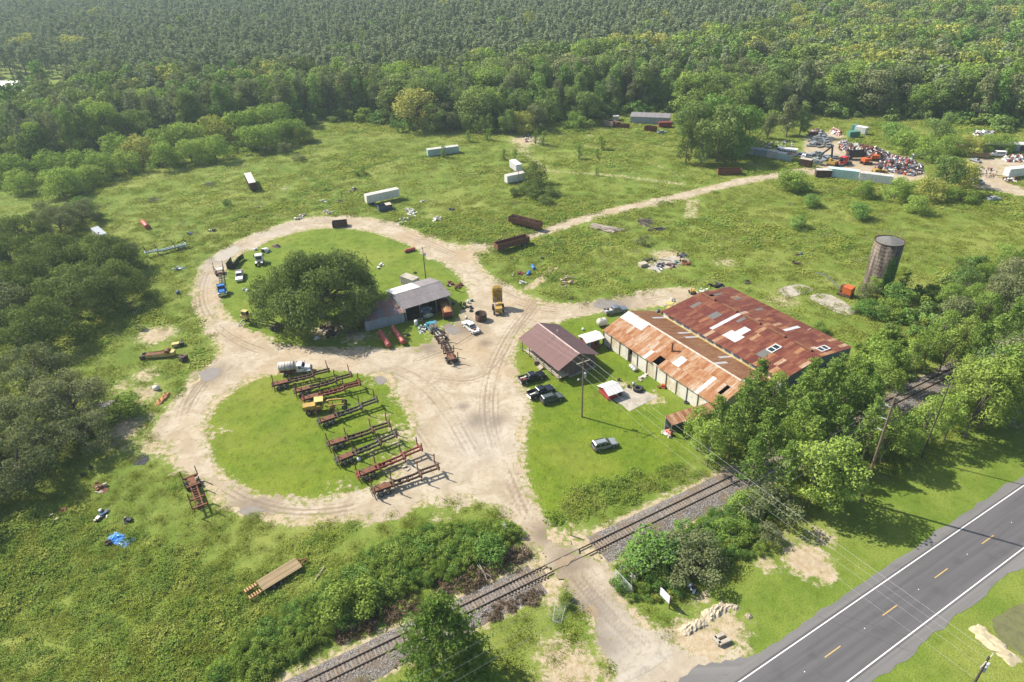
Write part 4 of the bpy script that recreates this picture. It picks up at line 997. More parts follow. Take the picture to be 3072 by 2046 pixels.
def pickup(label, loc, rz, paint, load=None, bed=True, group=None):
    t = thing('pickup_truck', label, 'pickup', loc, rz, group)
    hw = .98
    b = MB()
    b.prism([(-2.95, .48), (-2.95, .82), (-1.0, .82), (-1.0, 1.12), (1.05, 1.12), (1.2, 1.16), (2.6, 1.06), (2.92, .95), (2.96, .55), (2.8, .42), (2.35, .42), (2.2, .78), (1.55, .78), (1.4, .42), (-1.35, .42), (-1.5, .78), (-2.15, .78), (-2.3, .42)], -hw, hw)
    b.build('body', paint, t)
    c = MB().prism([(-1.0, 1.1), (-.92, 1.78), (-.8, 1.86), (.35, 1.86), (.5, 1.8), (1.22, 1.1)], -.92, .92, 0, -.74, .74, 1.5)
    c.build('cab', paint, t)
    MB().add([(1.26, -.86, 1.13), (1.26, .86, 1.13), (.53, .72, 1.8), (.53, -.72, 1.8)], [(0, 1, 2, 3)]).build('windscreen', M['glass'], t)
    MB().add([(-1.03, -.8, 1.2), (-1.03, .8, 1.2), (-.95, .68, 1.72), (-.95, -.68, 1.72)], [(3, 2, 1, 0)]).build('rear_window', M['glass'], t)
    for s in (-1, 1):
        for x0, x1, xa, xb in ((-.85, .08, -.8, .08), (.16, 1.0, .16, .45)):
            f = [(x0, s * .935, 1.16), (x1, s * .935, 1.16), (xb, s * .775, 1.74), (xa, s * .775, 1.74)]
            MB().add(f, [(0, 1, 2, 3) if s < 0 else (3, 2, 1, 0)]).build('side_window', M['glass'], t)
        MB().box(2.86, 2.97, s * .62 - .2, s * .62 + .2, .78, .95).build('headlight', M['lamp'], t)
        MB().box(-2.97, -2.93, s * .86 - .08, s * .86 + .08, .8, 1.2).build('tail_light', M['taillamp'], t)
        MB().box(.95, 1.1, s * 1.02 - .1, s * 1.02 + .1, 1.15, 1.32).build('wing_mirror', M['black'], t)
    MB().box(2.93, 3.08, -.95, .95, .42, .68).build('bumper', M['chrome'], t)
    MB().box(-3.08, -2.95, -.95, .95, .45, .65).build('bumper', M['chrome'], t)
    if bed:
        w = MB(); w.box(-2.95, -1.06, -hw, -hw + .1, .82, 1.3); w.box(-2.95, -1.06, hw - .1, hw, .82, 1.3); w.box(-1.14, -1.04, -hw + .1, hw - .1, .82, 1.3)
        w.build('bed', paint, t); MB().box(-2.95, -2.87, -hw + .1, hw - .1, .82, 1.28).build('tailgate', paint, t)
        MB().box(-2.87, -1.14, -hw + .1, hw - .1, .825, .85).build('bed_liner', M['black'], t)
    four_wheels(t, 1.88, -1.82, .86, .42, .28, 'chrome')
    if load: load(t)
    return t
def suv(label, loc, rz, paint, rack=True):
    t = thing('estate_car', label, 'car', loc, rz)
    MB().prism([(-2.35, .45), (-2.4, 1.02), (1.0, 1.06), (2.1, .98), (2.35, .85), (2.38, .5), (2.2, .38), (1.9, .38), (1.75, .72), (1.15, .72), (1.0, .38), (-1.05, .38), (-1.2, .72), (-1.8, .72), (-1.95, .38)], -.92, .92).build('body', paint, t)
    MB().prism([(-2.36, 1.0), (-2.2, 1.62), (-2.05, 1.72), (.1, 1.72), (.3, 1.66), (1.05, 1.03)], -.88, .88, 0, -.7, .7, 1.4).build('cab', paint, t)
    MB().add([(1.1, -.82, 1.06), (1.1, .82, 1.06), (.33, .68, 1.66), (.33, -.68, 1.66)], [(0, 1, 2, 3)]).build('windscreen', M['glass'], t)
    MB().add([(-2.4, -.78, 1.08), (-2.4, .78, 1.08), (-2.24, .64, 1.6), (-2.24, -.64, 1.6)], [(3, 2, 1, 0)]).build('rear_window', M['glass'], t)
    for s in (-1, 1):
        for x0, x1, xa, xb in ((-2.15, -1.25, -2.05, -1.25), (-1.15, -.25, -1.15, -.25), (-.15, .85, -.15, .25)):
            f = [(x0, s * .895, 1.08), (x1, s * .895, 1.08), (xb, s * .735, 1.6), (xa, s * .735, 1.6)]
            MB().add(f, [(0, 1, 2, 3) if s < 0 else (3, 2, 1, 0)]).build('side_window', M['glass'], t)
        MB().box(2.28, 2.39, s * .62 - .2, s * .62 + .2, .68, .84).build('headlight', M['lamp'], t)
        MB().box(-2.43, -2.38, s * .8 - .09, s * .8 + .09, .75, 1.1).build('tail_light', M['taillamp'], t)
        if rack: MB().box(-1.9, .1, s * .6 - .03, s * .6 + .03, 1.73, 1.8).build('roof_rail', M['black'], t)
    MB().box(2.33, 2.45, -.88, .88, .4, .6).build('bumper', M['black'], t); MB().box(-2.5, -2.38, -.88, .88, .42, .64).build('bumper', M['black'], t)
    four_wheels(t, 1.45, -1.5, .8, .36, .25, 'chrome')
    return t
def odds(n, x0, x1, y0, y1, z, hmax, mats, name='junk', seed=0):
    def f(t):
        r = random.Random(seed)
        for k in range(n):
            x, y, a = r.uniform(x0, x1), r.uniform(y0, y1), r.uniform(0, 3)
            sx, sy, sz = r.uniform(.12, .4), r.uniform(.1, .3), r.uniform(.1, hmax)
            MB().box(-sx, sx, -sy, sy, 0, sz).build(name, M[r.choice(mats)], t, loc=(x, y, z), rot=(0, 0, a))
    return f
pickup('black pickup nearest the brown shed porch', z4(378, 1018), face(z4(300, 1050), z4(520, 985)), M['carblack'], odds(7, -2.6, -1.4, -.6, .6, .85, .35, ('rustred', 'offwhite', 'palewood'), 'load', 1))
pickup('black pickup with a white board in its bed, middle of the three parked', z4(480, 1187), face(z4(400, 1230), z4(620, 1150)), M['carblack'], lambda t: MB().box(-2.8, -1.3, -.1, .22, .86, .9).build('load_board', M['white'], t))
suv('dark green grey estate car parked beside the black pickups', z4(612, 1262), face(z4(520, 1300), z4(705, 1245)), M['greengrey'])
suv('silver estate car alone on the mown lawn', c5(1815, 1515), face(c5(1750, 1535), c5(1885, 1500)), M['silver'])
pickup('grey pickup full of junk beside the wide puddle', c5(1893, 588), face(c5(1830, 598), c5(1960, 575)), M['cargrey'], odds(12, -2.8, -1.2, -.8, .8, .85, .5, ('offwhite', 'white', 'rust', 'palewood', 'steel'), 'load', 2))
def bare_rear(t):
    f = MB()
    for s in (-1, 1): f.box(-2.9, -1.0, s * .45 - .06, s * .45 + .06, .6, .75)
    for x in (-2.8, -2.2, -1.5): f.box(x - .05, x + .05, -.45, .45, .62, .74)
    f.build('bare_frame', M['darksteel'], t)
    for s in (-1, 1): MB().box(-2.9, -1.0, s * .9 - .09, s * .9 + .09, .75, 1.15).build('side_panel', M['white'], t)
    MB().box(-2.2, -1.3, -.35, .3, .75, 1.05).build('engine_part', M['rust'], t)
wt = pickup('white pickup stripped of its bed in front of the workshop', c5(892, 702), face(c5(930, 738), c5(850, 668)), M['white'], bare_rear, bed=False)
def headache(t):
    m = MB()
    for k in range(5): m.box(-1.12, -1.05, -.9 + k * .42, -.82 + k * .42, .9, 2.0)
    m.box(-1.12, -1.05, -.95, .95, 1.95, 2.03); m.build('cab_guard', M['white'], t)
    for s in (-1, 1): MB().box(-2.6, -1.3, s * .7 - .2, s * .7 + .2, .85, 1.55).build('tool_box', M['rust'], t)
pickup('white pickup with cab guard facing the camera beside the blue log lorry', z7(668, 762), face(z7(670, 690), z7(662, 800)), M['white'], headache)

# ------------------------------------------------------------------ log trailers
def log_trailer(label, rear, front, paint, group=None, L=12.6, stakes=1.9, wide=2.4, deck=True):
    rear, front = Vector(rear), Vector(front)
    rear.z = front.z = 0
    t = thing('log_trailer', label, 'trailer', rear, ang(rear, front), group)
    k = L / 12.6
    f = MB()
    for s in (-1, 1):
        y = s * .48
        f.beam((0, y, 1.05), (8.2 * k, y, 1.05), .2, .42); f.beam((8.2 * k, y, 1.05), (9.3 * k, y, 1.45), .2, .42); f.beam((9.3 * k, y, 1.45), (L, y, 1.45), .2, .36)
    for x in (.1, 1.0, 2.0, 3.0, 3.9, 4.8, 5.7, 6.6, 7.5): f.beam((x * k, -.48, 1.05), (x * k, .48, 1.05), .16, .2)
    for x in (9.6, 11.0, 12.5): f.beam((x * k, -.48, 1.45), (x * k, .48, 1.45), .12, .16)
    f.build('frame', paint, t)
    for x, z in ((.35, 1.2), (3.9, 1.2), (8.9, 1.4), (12.2, 1.6)):
        b = MB().beam((x * k, -wide / 2, z + .06), (x * k, wide / 2, z + .06), .28, .3).build('bolster', paint, t)
        for s in (-1, 1):
            MB().beam((x * k + random.uniform(-.05, .05), s * wide / 2, z), (x * k + random.uniform(-.12, .12), s * (wide / 2 + random.uniform(-.04, .1)), z + stakes + random.uniform(-.25, .15)), .17, .17).build('stake', M['rust' if paint is not M['rustred'] else 'rustdark'], b)
    if deck: MB().box(.6 * k, 3.4 * k, -.62, .62, 1.24, 1.3).build('rear_deck', M['rust'], t)
    g = MB()
    for s in (-1, 1): g.beam((8.9 * k, s * .55, 1.3), (8.9 * k, s * .6, .25), .14, .14); g.box(8.9 * k - .18, 8.9 * k + .18, s * .6 - .15, s * .6 + .15, .15, .25)
    g.beam((8.9 * k, -.55, .8), (8.9 * k, .55, .8), .08, .08)
    g.build('landing_gear', M['rustdark'], t)
    a = MB()
    for x in (1.35, 2.6): a.tube((x * k, -1.0, .5), (x * k, 1.0, .5), .09, .09, 6)
    a.build('axle', M['darksteel'], t)
    for x in (1.35, 2.6):
        for s in (-1, 1):
            wheel(t, x * k, s * 1.0, .51, .5, rim='steel')
    h_ = MB()
    for q in range(5): h_.beam((random.uniform(3, 8) * k, random.uniform(-.7, .7), .9), (random.uniform(3, 8) * k, random.uniform(-.7, .7), .75), .08, .08)
    for q in range(3): h_.box(3.6 * k + q * 1.4, 3.6 * k + q * 1.4 + .5, -.4, .4, .55, .85)
    h_.build('under_gear', M['rustdark'], t)
    MB().box(-.12, -.02, -1.1, 1.1, .55, .75).build('rear_bumper', paint, t)
    return t
Zt = 1.1
for i, (a, b, m, lb) in enumerate((((120, 355), (715, 205), 'rustdark', 'dark log trailer in the weeds beside the tank lorry, farthest of the row'), ((345, 425), (945, 255), 'rustdark', 'dark log trailer second from the tank lorry'), ((430, 500), (1035, 340), 'rustred', 'dull red log trailer beside the yellow grader'),
    ((590, 735), (1205, 510), 'darksteel', 'grey black log trailer just below the yellow grader'), ((685, 965), (1330, 755), 'rustdark', 'dark log trailer in the middle of the row with stretched rails'), ((770, 1130), (1395, 865), 'darksteel', 'grey log trailer next above the bright red one'),
    ((990, 1280), (1655, 1000), 'rustred', 'bright red log trailer second from the near end'), ((1140, 1440), (1830, 1190), 'rustdark', 'brown log trailer at the near end of the row on bare sand'))):
    pa, pb = z3(*a, Zt), z3(*b, Zt + .25)
    log_trailer(lb, pa, pb, M[m], 'log trailers on the lawn', L=max(11.5, min(14.5, (Vector((pb.x, pb.y)) - Vector((pa.x, pa.y))).length)))
pa, pb = c7(1312, 150, 1.1), c7(1390, 378, 1.1)
log_trailer('rusty log trailer alone on the grass left of the lower loop', pa, pb, M['rust'], L=(Vector((pb.x, pb.y)) - Vector((pa.x, pa.y))).length, wide=2.5)
pa, pb = c4(1000, 190, .9), c4(1290, 118, .9)
log_trailer('pale grey log trailer half sunk in weeds above the pond', pb, pa, M['cargreen'], L=(Vector((pb.x, pb.y)) - Vector((pa.x, pa.y))).length, deck=False)
# flat deck trailer near the bottom
pa, pb = c7(1790, 905, .95), c7(2060, 740, .95)
ft = thing('flat_trailer', 'flat trailer with worn plank deck in the lower meadow', 'trailer', mid((pa.x, pa.y, 0), (pb.x, pb.y, 0)), ang(pa, pb))
FL = (Vector((pb.x, pb.y)) - Vector((pa.x, pa.y))).length
for k in range(9): MB().box(-FL / 2, FL / 2, -1.2 + k * .27, -1.2 + k * .27 + .245, .9, .96).build('deck_plank', M['deckwood'], ft)
mb = MB()
for s in (-1, 1): mb.box(-FL / 2 - 2.0, FL / 2 + .3, s * .6 - .08, s * .6 + .08, .62, .88)
mb.build('frame', M['rust'], ft)
for s in (-1, 1):
    r_ = MB().box(-FL / 2 - 2.1, -FL / 2 - .1, s * .78 - .35, s * .78 + .35, .66, .8).build('loading_ramp', M['rust'], ft)
    for k in range(5): MB().box(-FL / 2 - 2.0 + k * .4, -FL / 2 - 1.9 + k * .4, s * .78 - .34, s * .78 + .34, .8, .9).build('ramp_rung', M['paleyellow'], r_)
MB().beam((FL / 2, -.5, .75), (FL / 2 + 1.3, 0, .75), .14, .18).beam((FL / 2, .5, .75), (FL / 2 + 1.3, 0, .75), .14, .18).build('drawbar', M['rust'], ft)
for x in (-1.6, -.5):
    for s in (-1, 1): wheel(ft, x, s * 1.28, .42, .28)
# ------------------------------------------------------------------ lorries
def lorry_cab(t, x0, paint, hood=1.5, sleeper=False, h=2.55):
    """Bonneted cab whose windscreen base is at x0, nose forward."""
    MB().prism([(x0, .75), (x0, 1.75), (x0 + hood - .1, 1.6), (x0 + hood, 1.45), (x0 + hood, .75)], -.85, .85, 0, -.68, .68, 1.4).build('bonnet', paint, t)
    MB().box(x0 + hood, x0 + hood + .06, -.5, .5, .75, 1.48).build('grille', M['chrome'], t)
    back = -1.45 if not sleeper else -2.5
    MB().prism([(x0 + back, .8), (x0 + back, h - .05), (x0 + back + .15, h), (x0 - .45, h), (x0 - .3, h - .1), (x0 + .1, 1.7), (x0 + .1, .8)], -1.05, 1.05, 0, -.92, .92, 2.2).build('cab', paint, t)
    MB().add([(x0 + .12, -.92, 1.76), (x0 + .12, .92, 1.76), (x0 - .27, .84, h - .12), (x0 - .27, -.84, h - .12)], [(0, 1, 2, 3)]).build('windscreen', M['glass'], t)
    for s in (-1, 1):
        f = [(x0 - 1.1, s * 1.06, 1.65), (x0 - .1, s * 1.06, 1.65), (x0 - .4, s * .96, h - .25), (x0 - 1.1, s * .96, h - .25)]
        MB().add(f, [(0, 1, 2, 3) if s < 0 else (3, 2, 1, 0)]).build('side_window', M['glass'], t)
        MB().box(x0 + hood - .45, x0 + hood + .05, s * .95 - .18, s * .95 + .18, .9, 1.15).build('headlight', M['lamp'], t)
        MB().box(x0 + hood - 1.05, x0 + hood + .05, s * 1.02 - .16, s * 1.02 + .16, .85, 1.12).build('mudguard', paint, t)
        MB().box(x0 - .05, x0 + .1, s * 1.25 - .1, s * 1.25 + .1, 1.7, 2.2).build('wing_mirror', M['chrome'], t)
        MB().tube((x0 - 1.6 if not sleeper else x0 - 2.65, s * .95, 1.2), (x0 - 1.6 if not sleeper else x0 - 2.65, s * .95, h + .5), .07, .07, 6).build('exhaust_stack', M['chrome'], t)
    MB().box(x0 + hood + .04, x0 + hood + .22, -1.1, 1.1, .5, .85).build('bumper', M['chrome'], t)
    for s in (-1, 1): wheel(t, x0 + hood - .55, s * 1.0, .5, .3, rim='chrome')
def chassis(t, x0, x1, axles, paint=None, z=.85):
    m = MB()
    for s in (-1, 1): m.box(x0, x1, s * .42 - .05, s * .42 + .05, z - .15, z + .12)
    for x in np.arange(x0 + .2, x1, 1.1): m.box(x - .06, x + .06, -.42, .42, z - .1, z + .06)
    m.build('chassis', paint or M['darksteel'], t)
    for x in axles:
        for s in (-1, 1): wheel(t, x, s * .95, .51, .52)
pa, pb = z7(432, 690), z7(472, 985)
LT = (pb - pa).length
lt = thing('log_lorry', 'log lorry with bright blue bonnet and empty stakes by the loop road', 'lorry', pa, ang(pa, pb))
lorry_cab(lt, LT - 1.6, M['blue'], 1.6)
chassis(lt, -.2, LT - 1.2, (.9, 2.2))
MB().box(LT - 3.6, LT - 3.3, -1.1, 1.1, .95, 2.5).build('cab_guard', M['rustdark'], lt)
for x in (.5, 3.6):
    b = MB().beam((x, -1.25, 1.2), (x, 1.25, 1.2), .22, .24).build('bolster', M['rust'], lt)
    for s in (-1, 1): MB().beam((x, s * 1.22, 1.1), (x + .05, s * 1.3, 3.6), .14, .14).build('stake', M['rust'], b)
MB().box(-.1, 1.4, -.9, .9, 1.32, 1.36).build('headboard', M['offwhite'], lt)
# tank lorry
pa, pb = zo(1000, 1425), zo(1510, 1378)
TL = (pb - pa).length
tk = thing('tank_lorry', 'old white tank lorry at the head of the log trailers', 'lorry', pa, ang(pa, pb))
lorry_cab(tk, TL - 1.5, M['white'], 1.4, h=2.4)
chassis(tk, -.6, TL - 1.0, (.9,))
n = 18
prof = [(0.01, -.7), (.8, -.68), (.98, -.55)] + [(1.0, -.55 + .01)] + [(1.0, TL - 3.55)] + [(.98, TL - 3.5), (.8, TL - 3.37), (.01, TL - 3.35)]
MB().lathe(prof, n, 'x', (0, 0, 2.02)).build('tank', M['offwhite'], tk, True)
for x in np.arange(-.4, TL - 3.6, .62): MB().lathe([(1.0, 0), (1.03, .02), (1.03, .08), (1.0, .1)], n, 'x', (x, 0, 2.02)).build('tank_band', M['rust' if random.random() < .5 else 'offwhite'], tk)
MB().box(-.7, TL - 3.2, -1.05, 1.05, .95, 1.05).build('running_board', M['rust'], tk)
# teal tractor with its log trailer, pulled up to the workshop
pa, pb = z8(655, 1150), z8(455, 950)
QL = (pb - pa).length
tt = thing('tractor_unit', 'teal bonneted lorry tractor backed out of the workshop', 'lorry', pa, ang(pa, pb))
lorry_cab(tt, QL - 1.4, M['teal'], 1.5)
chassis(tt, -.9, QL - 1.0, (-.2, 1.1), M['offwhite'])
MB().box(QL - 2.98, QL - 2.88, -.95, .95, 1.0, 2.45).build('cab_back', M['chrome'], tt)
MB().lathe([(.01, .02), (.5, .02), (.5, .12), (.01, .12)], 14, 'z', (.4, 0, .97)).build('fifth_wheel', M['darksteel'], tt)
for s in (-1, 1): MB().lathe([(.01, 0), (.3, .02), (.3, 1.15), (.01, 1.17)], 12, 'x', (QL - 3.2, s * .95, .62)).build('fuel_tank', M['chrome'], tt)
pa, pb = z8(835, 1480, 1.0), z8(620, 1095, 1.3)
log_trailer('log trailer hitched to the teal lorry before the workshop', pa, pb, M['rustdark'], L=(Vector((pb.x, pb.y)) - Vector((pa.x, pa.y))).length)
# lorries in the workshop mouth
dt = thing('dump_lorry', 'dull blue lorry with square bonnet parked inside the workshop', 'lorry', z8(420, 775), face(z8(395, 720), z8(478, 850)))
lorry_cab(dt, .2, M['cargrey'], 1.5, h=2.3); chassis(dt, -3.4, .6, (-2.6,))
MB().box(-3.4, -1.5, -1.1, 1.1, 1.0, 1.9).build('dump_body', M['rustdark'], dt)
pa, pb = z8(760, 830), z8(690, 640)
db = thing('dump_lorry', 'rusty red dump body heaped with orange sand by the workshop', 'lorry', mid(pa, pb), ang(pa, pb))
HL = max(2.2, (pb - pa).length / 2)
mb = MB(); mb.box(-HL, HL, -1.15, 1.15, 1.0, 1.12)
mb.build('body_floor', M['rustred'], db)
for s in (-1, 1): MB().box(-HL, HL, s * 1.12 - .05, s * 1.12 + .05, 1.12, 2.2).build('side_board', M['rustred'], db)
MB().box(-HL - .06, -HL + .06, -1.08, 1.08, 1.12, 2.2).build('tailgate', M['rustred'], db); MB().box(HL - .06, HL + .06, -1.08, 1.08, 1.12, 2.3).build('headboard', M['rustred'], db)
for k in range(6): MB().box(-HL + .2 + k * HL * .38, -HL + .28 + k * HL * .38, -1.24, -1.17, 1.05, 2.2).build('side_rib', M['offwhite'], db)
nx_ = 9; vs = []
for i in range(nx_):
    for j in range(7): vs.append((-HL + .1 + (2 * HL - .2) * i / (nx_ - 1), -1.04 + 2.08 * j / 6, 1.8 + .35 * math.sin(math.pi * i / (nx_ - 1)) * math.sin(math.pi * j / 6) + random.uniform(-.06, .06)))
MB().add(vs, [(i * 7 + j, (i + 1) * 7 + j, (i + 1) * 7 + j + 1, i * 7 + j + 1) for i in range(nx_ - 1) for j in range(6)]).build('sand_load', M['sandheap'], db, True)
chassis(db, -HL - .2, HL + 2.4, (-HL + .6, -HL + 1.9)); lorry_cab(db, HL + 2.0, M['navy'], 1.4, h=2.3)
# white lorry cab and white hood under the oak
cb = thing('lorry_cab', 'white stripped lorry cab standing on the grass near the oak', 'lorry', z7(905, 585), face(z7(905, 620), z7(920, 520)))
MB().prism([(-.9, .9), (-.9, 2.7), (-.7, 2.8), (.9, 2.8), (1.2, 1.9), (1.3, .9)], -1.15, 1.15, 0, -1.0, 1.0, 2.3).build('cab', M['white'], cb)
MB().add([(-.93, -.85, 1.5), (-.93, .85, 1.5), (-.93, .85, 2.5), (-.93, -.85, 2.5)], [(3, 2, 1, 0)]).build('rear_window', M['glass'], cb)
for s in (-1, 1): MB().box(.0, .8, s * 1.09 - .02, s * 1.09 + .02, 1.7, 2.4).build('side_window', M['glass'], cb); MB().box(.9, 1.1, s * 1.4 - .12, s * 1.4 + .12, 1.6, 2.4).build('wing_mirror', M['black'], cb)
chassis(cb, -2.6, 1.0, (-1.9,)); MB().box(-2.6, -1.0, -1.1, -.5, 1.05, 1.2).box(-2.6, -1.0, .5, 1.1, 1.05, 1.2).build('mudguard', M['white'], cb)
for s in (-1, 1): wheel(cb, .7, s * 1.0, .5, .3)
hd = thing('lorry_bonnet', 'white lorry bonnet lying open beside the stripped cab', 'lorry part', z7(975, 450), rad(60))
MB().add([(-1.2, -.9, 0), (1.2, -.7, 0), (1.2, .7, 0), (-1.2, .9, 0), (-1.1, -.7, 1.3), (.7, -.5, 1.0), (.7, .5, 1.0), (-1.1, .7, 1.3)], [(4, 5, 6, 7), (0, 1, 5, 4), (1, 2, 6, 5), (2, 3, 7, 6)]).build('shell', M['white'], hd)
for s in (-1, 1): MB().lathe([(.45, s * .7), (.62, s * .72), (.62, s * .95), (.45, s * .95)], 14, 'y', (.3, 0, .3)).build('wheel_arch', M['white'], hd)
MB().box(-1.0, .8, -.5, .5, .05, .5).build('engine_bay', M['black'], hd)

# ------------------------------------------------------------------ open bodies and box trailers
def open_box(t, L, W, z0, z1, mat, ribs=0, ribm=None, th=.07, ends=(1, 1)):
    MB().box(-L / 2, L / 2, -W / 2, W / 2, z0, z0 + .1).build('floor', mat, t)
    for s in (-1, 1):
        MB().box(-L / 2, L / 2, s * (W / 2 - th / 2) - th / 2, s * (W / 2 - th / 2) + th / 2, z0 + .1, z1).build('side_wall', mat, t)
        MB().box(-L / 2 - .02, L / 2 + .02, s * W / 2 - .05, s * W / 2 + .05, z1, z1 + .09).build('top_rail', ribm or mat, t)
    if ends[0]: MB().box(-L / 2 - th, -L / 2, -W / 2, W / 2, z0, z1).build('end_wall', mat, t)
    if ends[1]: MB().box(L / 2, L / 2 + th, -W / 2, W / 2, z0, z1).build('end_wall', mat, t)
    rb = None
    for k in range(ribs):
        for s in (-1, 1):
            if rb is None: rb = MB().box(-.06, .06, -.05, .05, z0, z1).build('rib', ribm or mat, t); o = rb
            else: o = link(rb.copy(), t)
            o.location = (-L / 2 + L * (k + .5) / ribs, s * (W / 2 + .05), 0)
dk = thing('dumpster', 'black open dumpster with its long side door swung out by the loop', 'dumpster', z7(590, 615), face(z7(570, 650), z7(645, 545)))
open_box(dk, 4.6, 2.2, .1, 1.7, M['black'], ends=(1, 0))
MB().box(-.04, .04, -2.3, 0, .15, 1.7).build('open_gate', M['black'], dk, loc=(2.3, -1.05, 0), rot=(0, 0, rad(70)))
pa, pb = c2(262, 1462), c2(338, 1448)
d2 = thing('dumpster', 'dark blue dumpster with a torn lid near the long white trailer', 'dumpster', mid(pa, pb) + Vector((0, 1.0, 0)), ang(pa, pb))
open_box(d2, 4.6, 2.4, .1, 1.9, M['navy'], 6, M['darksteel']); MB().box(.2, 2.2, -1.3, 1.2, 1.98, 2.04).build('torn_lid', M['palewood'], d2)
pa, pb = c3(268, 1208), c3(383, 1208)
d3 = thing('dumpster', 'rusty orange scrap skip in the meadow before the scrapyard', 'dumpster', mid(pa, pb) + Vector((0, 1.1, 0)), ang(pa, pb))
open_box(d3, 8.5, 2.5, .1, 2.0, M['rust'], 8)
tl = thing('dumpster', 'dark skip peeking over the top of the big oak', 'dumpster', F(782, 520), rad(10)); open_box(tl, 4.6, 2.3, .1, 1.7, M['rustdark'])
def scrap_load(t, L, W, z, n, mats, seed):
    r = random.Random(seed)
    for k in range(n):
        x, y, s = r.uniform(-L / 2, L / 2), r.uniform(-W / 2, W / 2), r.uniform(.2, .5)
        MB().add([(r.uniform(-s, s), r.uniform(-s, s), r.uniform(-.1, s * 1.4)) for _ in range(6)], [(0, 1, 2), (0, 2, 3), (0, 3, 4), (1, 5, 2), (3, 5, 4), (2, 5, 3), (4, 5, 1), (0, 4, 1)]).build('scrap', M[r.choice(mats)], t, loc=(x, y, z + r.uniform(0, .3)))
def scrap_trailer(label, pa, pb, load):
    L = (Vector((pb.x, pb.y)) - Vector((pa.x, pa.y))).length
    t = thing('scrap_trailer', label, 'trailer', mid((pa.x, pa.y, 0), (pb.x, pb.y, 0)), ang(pa, pb))
    open_box(t, L, 2.5, 1.05, 2.75, M['rust'], 14, M['rustdark'])
    m = MB()
    for s in (-1, 1): m.box(-L / 2, L / 2, s * .5 - .07, s * .5 + .07, .75, 1.04)
    m.build('frame', M['rustdark'], t)
    for x in (.62, .75):
        for s in (-1, 1): wheel(t, L / 2 * x, s * .95, .5, .5)
    for s in (-1, 1): MB().beam((-L * .3, s * .7, 1.0), (-L * .3, s * .75, .05), .14, .14).build('landing_leg', M['rustdark'], t)
    if load: scrap_load(t, L - .8, 1.9, 2.35, 26, ('darksteel', 'rustdark', 'black', 'darksteel'), 5)
    else: MB().box(-L / 2 + .1, L / 2 - .1, -1.1, 1.1, 1.16, 1.3).build('load_residue', M['rustdark'], t)
    return t
scrap_trailer('empty rusty open trailer at the edge of the sandy junction', c5(1068, 150, 1.0), c5(1284, 92, 1.0), False)
scrap_trailer('rusty open trailer heaped with black scrap beside the track', F(1174, 507, 1.0), F(1242, 524, 1.0), True)
def box_trailer(name, label, p, q, wall, roof, z0=1.1, W=2.5, H=2.7, ribs=14, wheels=True, cat='trailer', near=True, off=True):
    """A van body whose bottom edge runs from p to q (the side that faces the camera)."""
    pa, pb = Vector((p.x, p.y, 0)), Vector((q.x, q.y, 0))
    L = (pb - pa).length
    a = ang(pa, pb)
    c = mid(pa, pb) + (Vector((-math.sin(a), math.cos(a), 0)) * W / 2 if off else Vector((0, 0, 0)))
    t = thing(name, label, cat, c, a)
    MB().box(-L / 2, L / 2, -W / 2, W / 2, z0, z0 + H).build('body', wall, t)
    MB().box(-L / 2 - .03, L / 2 + .03, -W / 2 - .03, W / 2 + .03, z0 + H, z0 + H + .05).build('roof', roof, t)
    rb = None
    for k in range(ribs):
        for s in (-1, 1):
            if rb is None: rb = MB().box(-.04, .04, -.03, .03, z0 + .1, z0 + H - .05).build('rib', wall, t); o = rb
            else: o = link(rb.copy(), t)
            o.location = (-L / 2 + L * (k + .5) / ribs, s * (W / 2 + .03), 0)
    for s in (-1, 1): MB().box(-L / 2 - .05, -L / 2, s * .61 - .58, s * .61 + .58, z0 + .08, z0 + H - .08).build('rear_door', wall, t)
    if wheels:
        for x in (-L / 2 + 1.2, -L / 2 + 2.4):
            for s in (-1, 1): wheel(t, x, s * .95, .5, .5)
        for s in (-1, 1): MB().beam((L * .28, s * .8, z0), (L * .28, s * .8, .02), .13, .13).build('landing_leg', M['darksteel'], t)
        MB().box(-L / 2 + .3, -L / 2 + 3.4, -.6, .6, .75, z0).build('bogie', M['darksteel'], t)
    return t
box_trailer('box_trailer', 'long cream box trailer on wheels in the middle meadow', zt(345, 170, 1.1), zt(672, 98, 1.1), M['trailerwhite'], M['offwhite'], ribs=22)
box_trailer('box_trailer', 'white box trailer seen end on in the upper meadow', c2(1160, 1150, .6), c2(1206, 1186, .6), M['white'], M['white'], .6, ribs=10, wheels=False)
box_trailer('box_trailer', 'white box trailer lying beside the vine covered bush', c2(1147, 1266, .3), c2(1272, 1240, .3), M['white'], M['offwhite'], .3, ribs=10, wheels=False)
box_trailer('box_trailer', 'grey weathered boxcar body alone in the far meadow', c2(600, 1080, .2), c2(812, 1052, .2), M['cargreen'], M['offwhite'], .2, ribs=12, wheels=False)
box_trailer('box_trailer', 'brown weathered box trailer end on in the left meadow', c1(1775, 1305, .6), c1(1740, 1235, .6), M['rustdark'], M['offwhite'], .6, ribs=8, wheels=False)
box_trailer('box_trailer', 'old pale box trailer behind the workshop', z2(800, 395), z2(1000, 470), M['offwhite'], M['concrete'], .4, 2.4, 2.4, 8, False)
cv = box_trailer('caravan', 'striped white and brown caravan behind the left oaks', c4(640, 50, .5), c4(705, 105, .5), M['offwhite'], M['tin'], .5, 2.3, 2.2, 4, False, 'caravan')
for k in range(3): MB().box(-1.9, 1.9, -1.19, -1.16, 1.0 + k * .5, 1.2 + k * .5).build('stripe', M['rust'], cv)

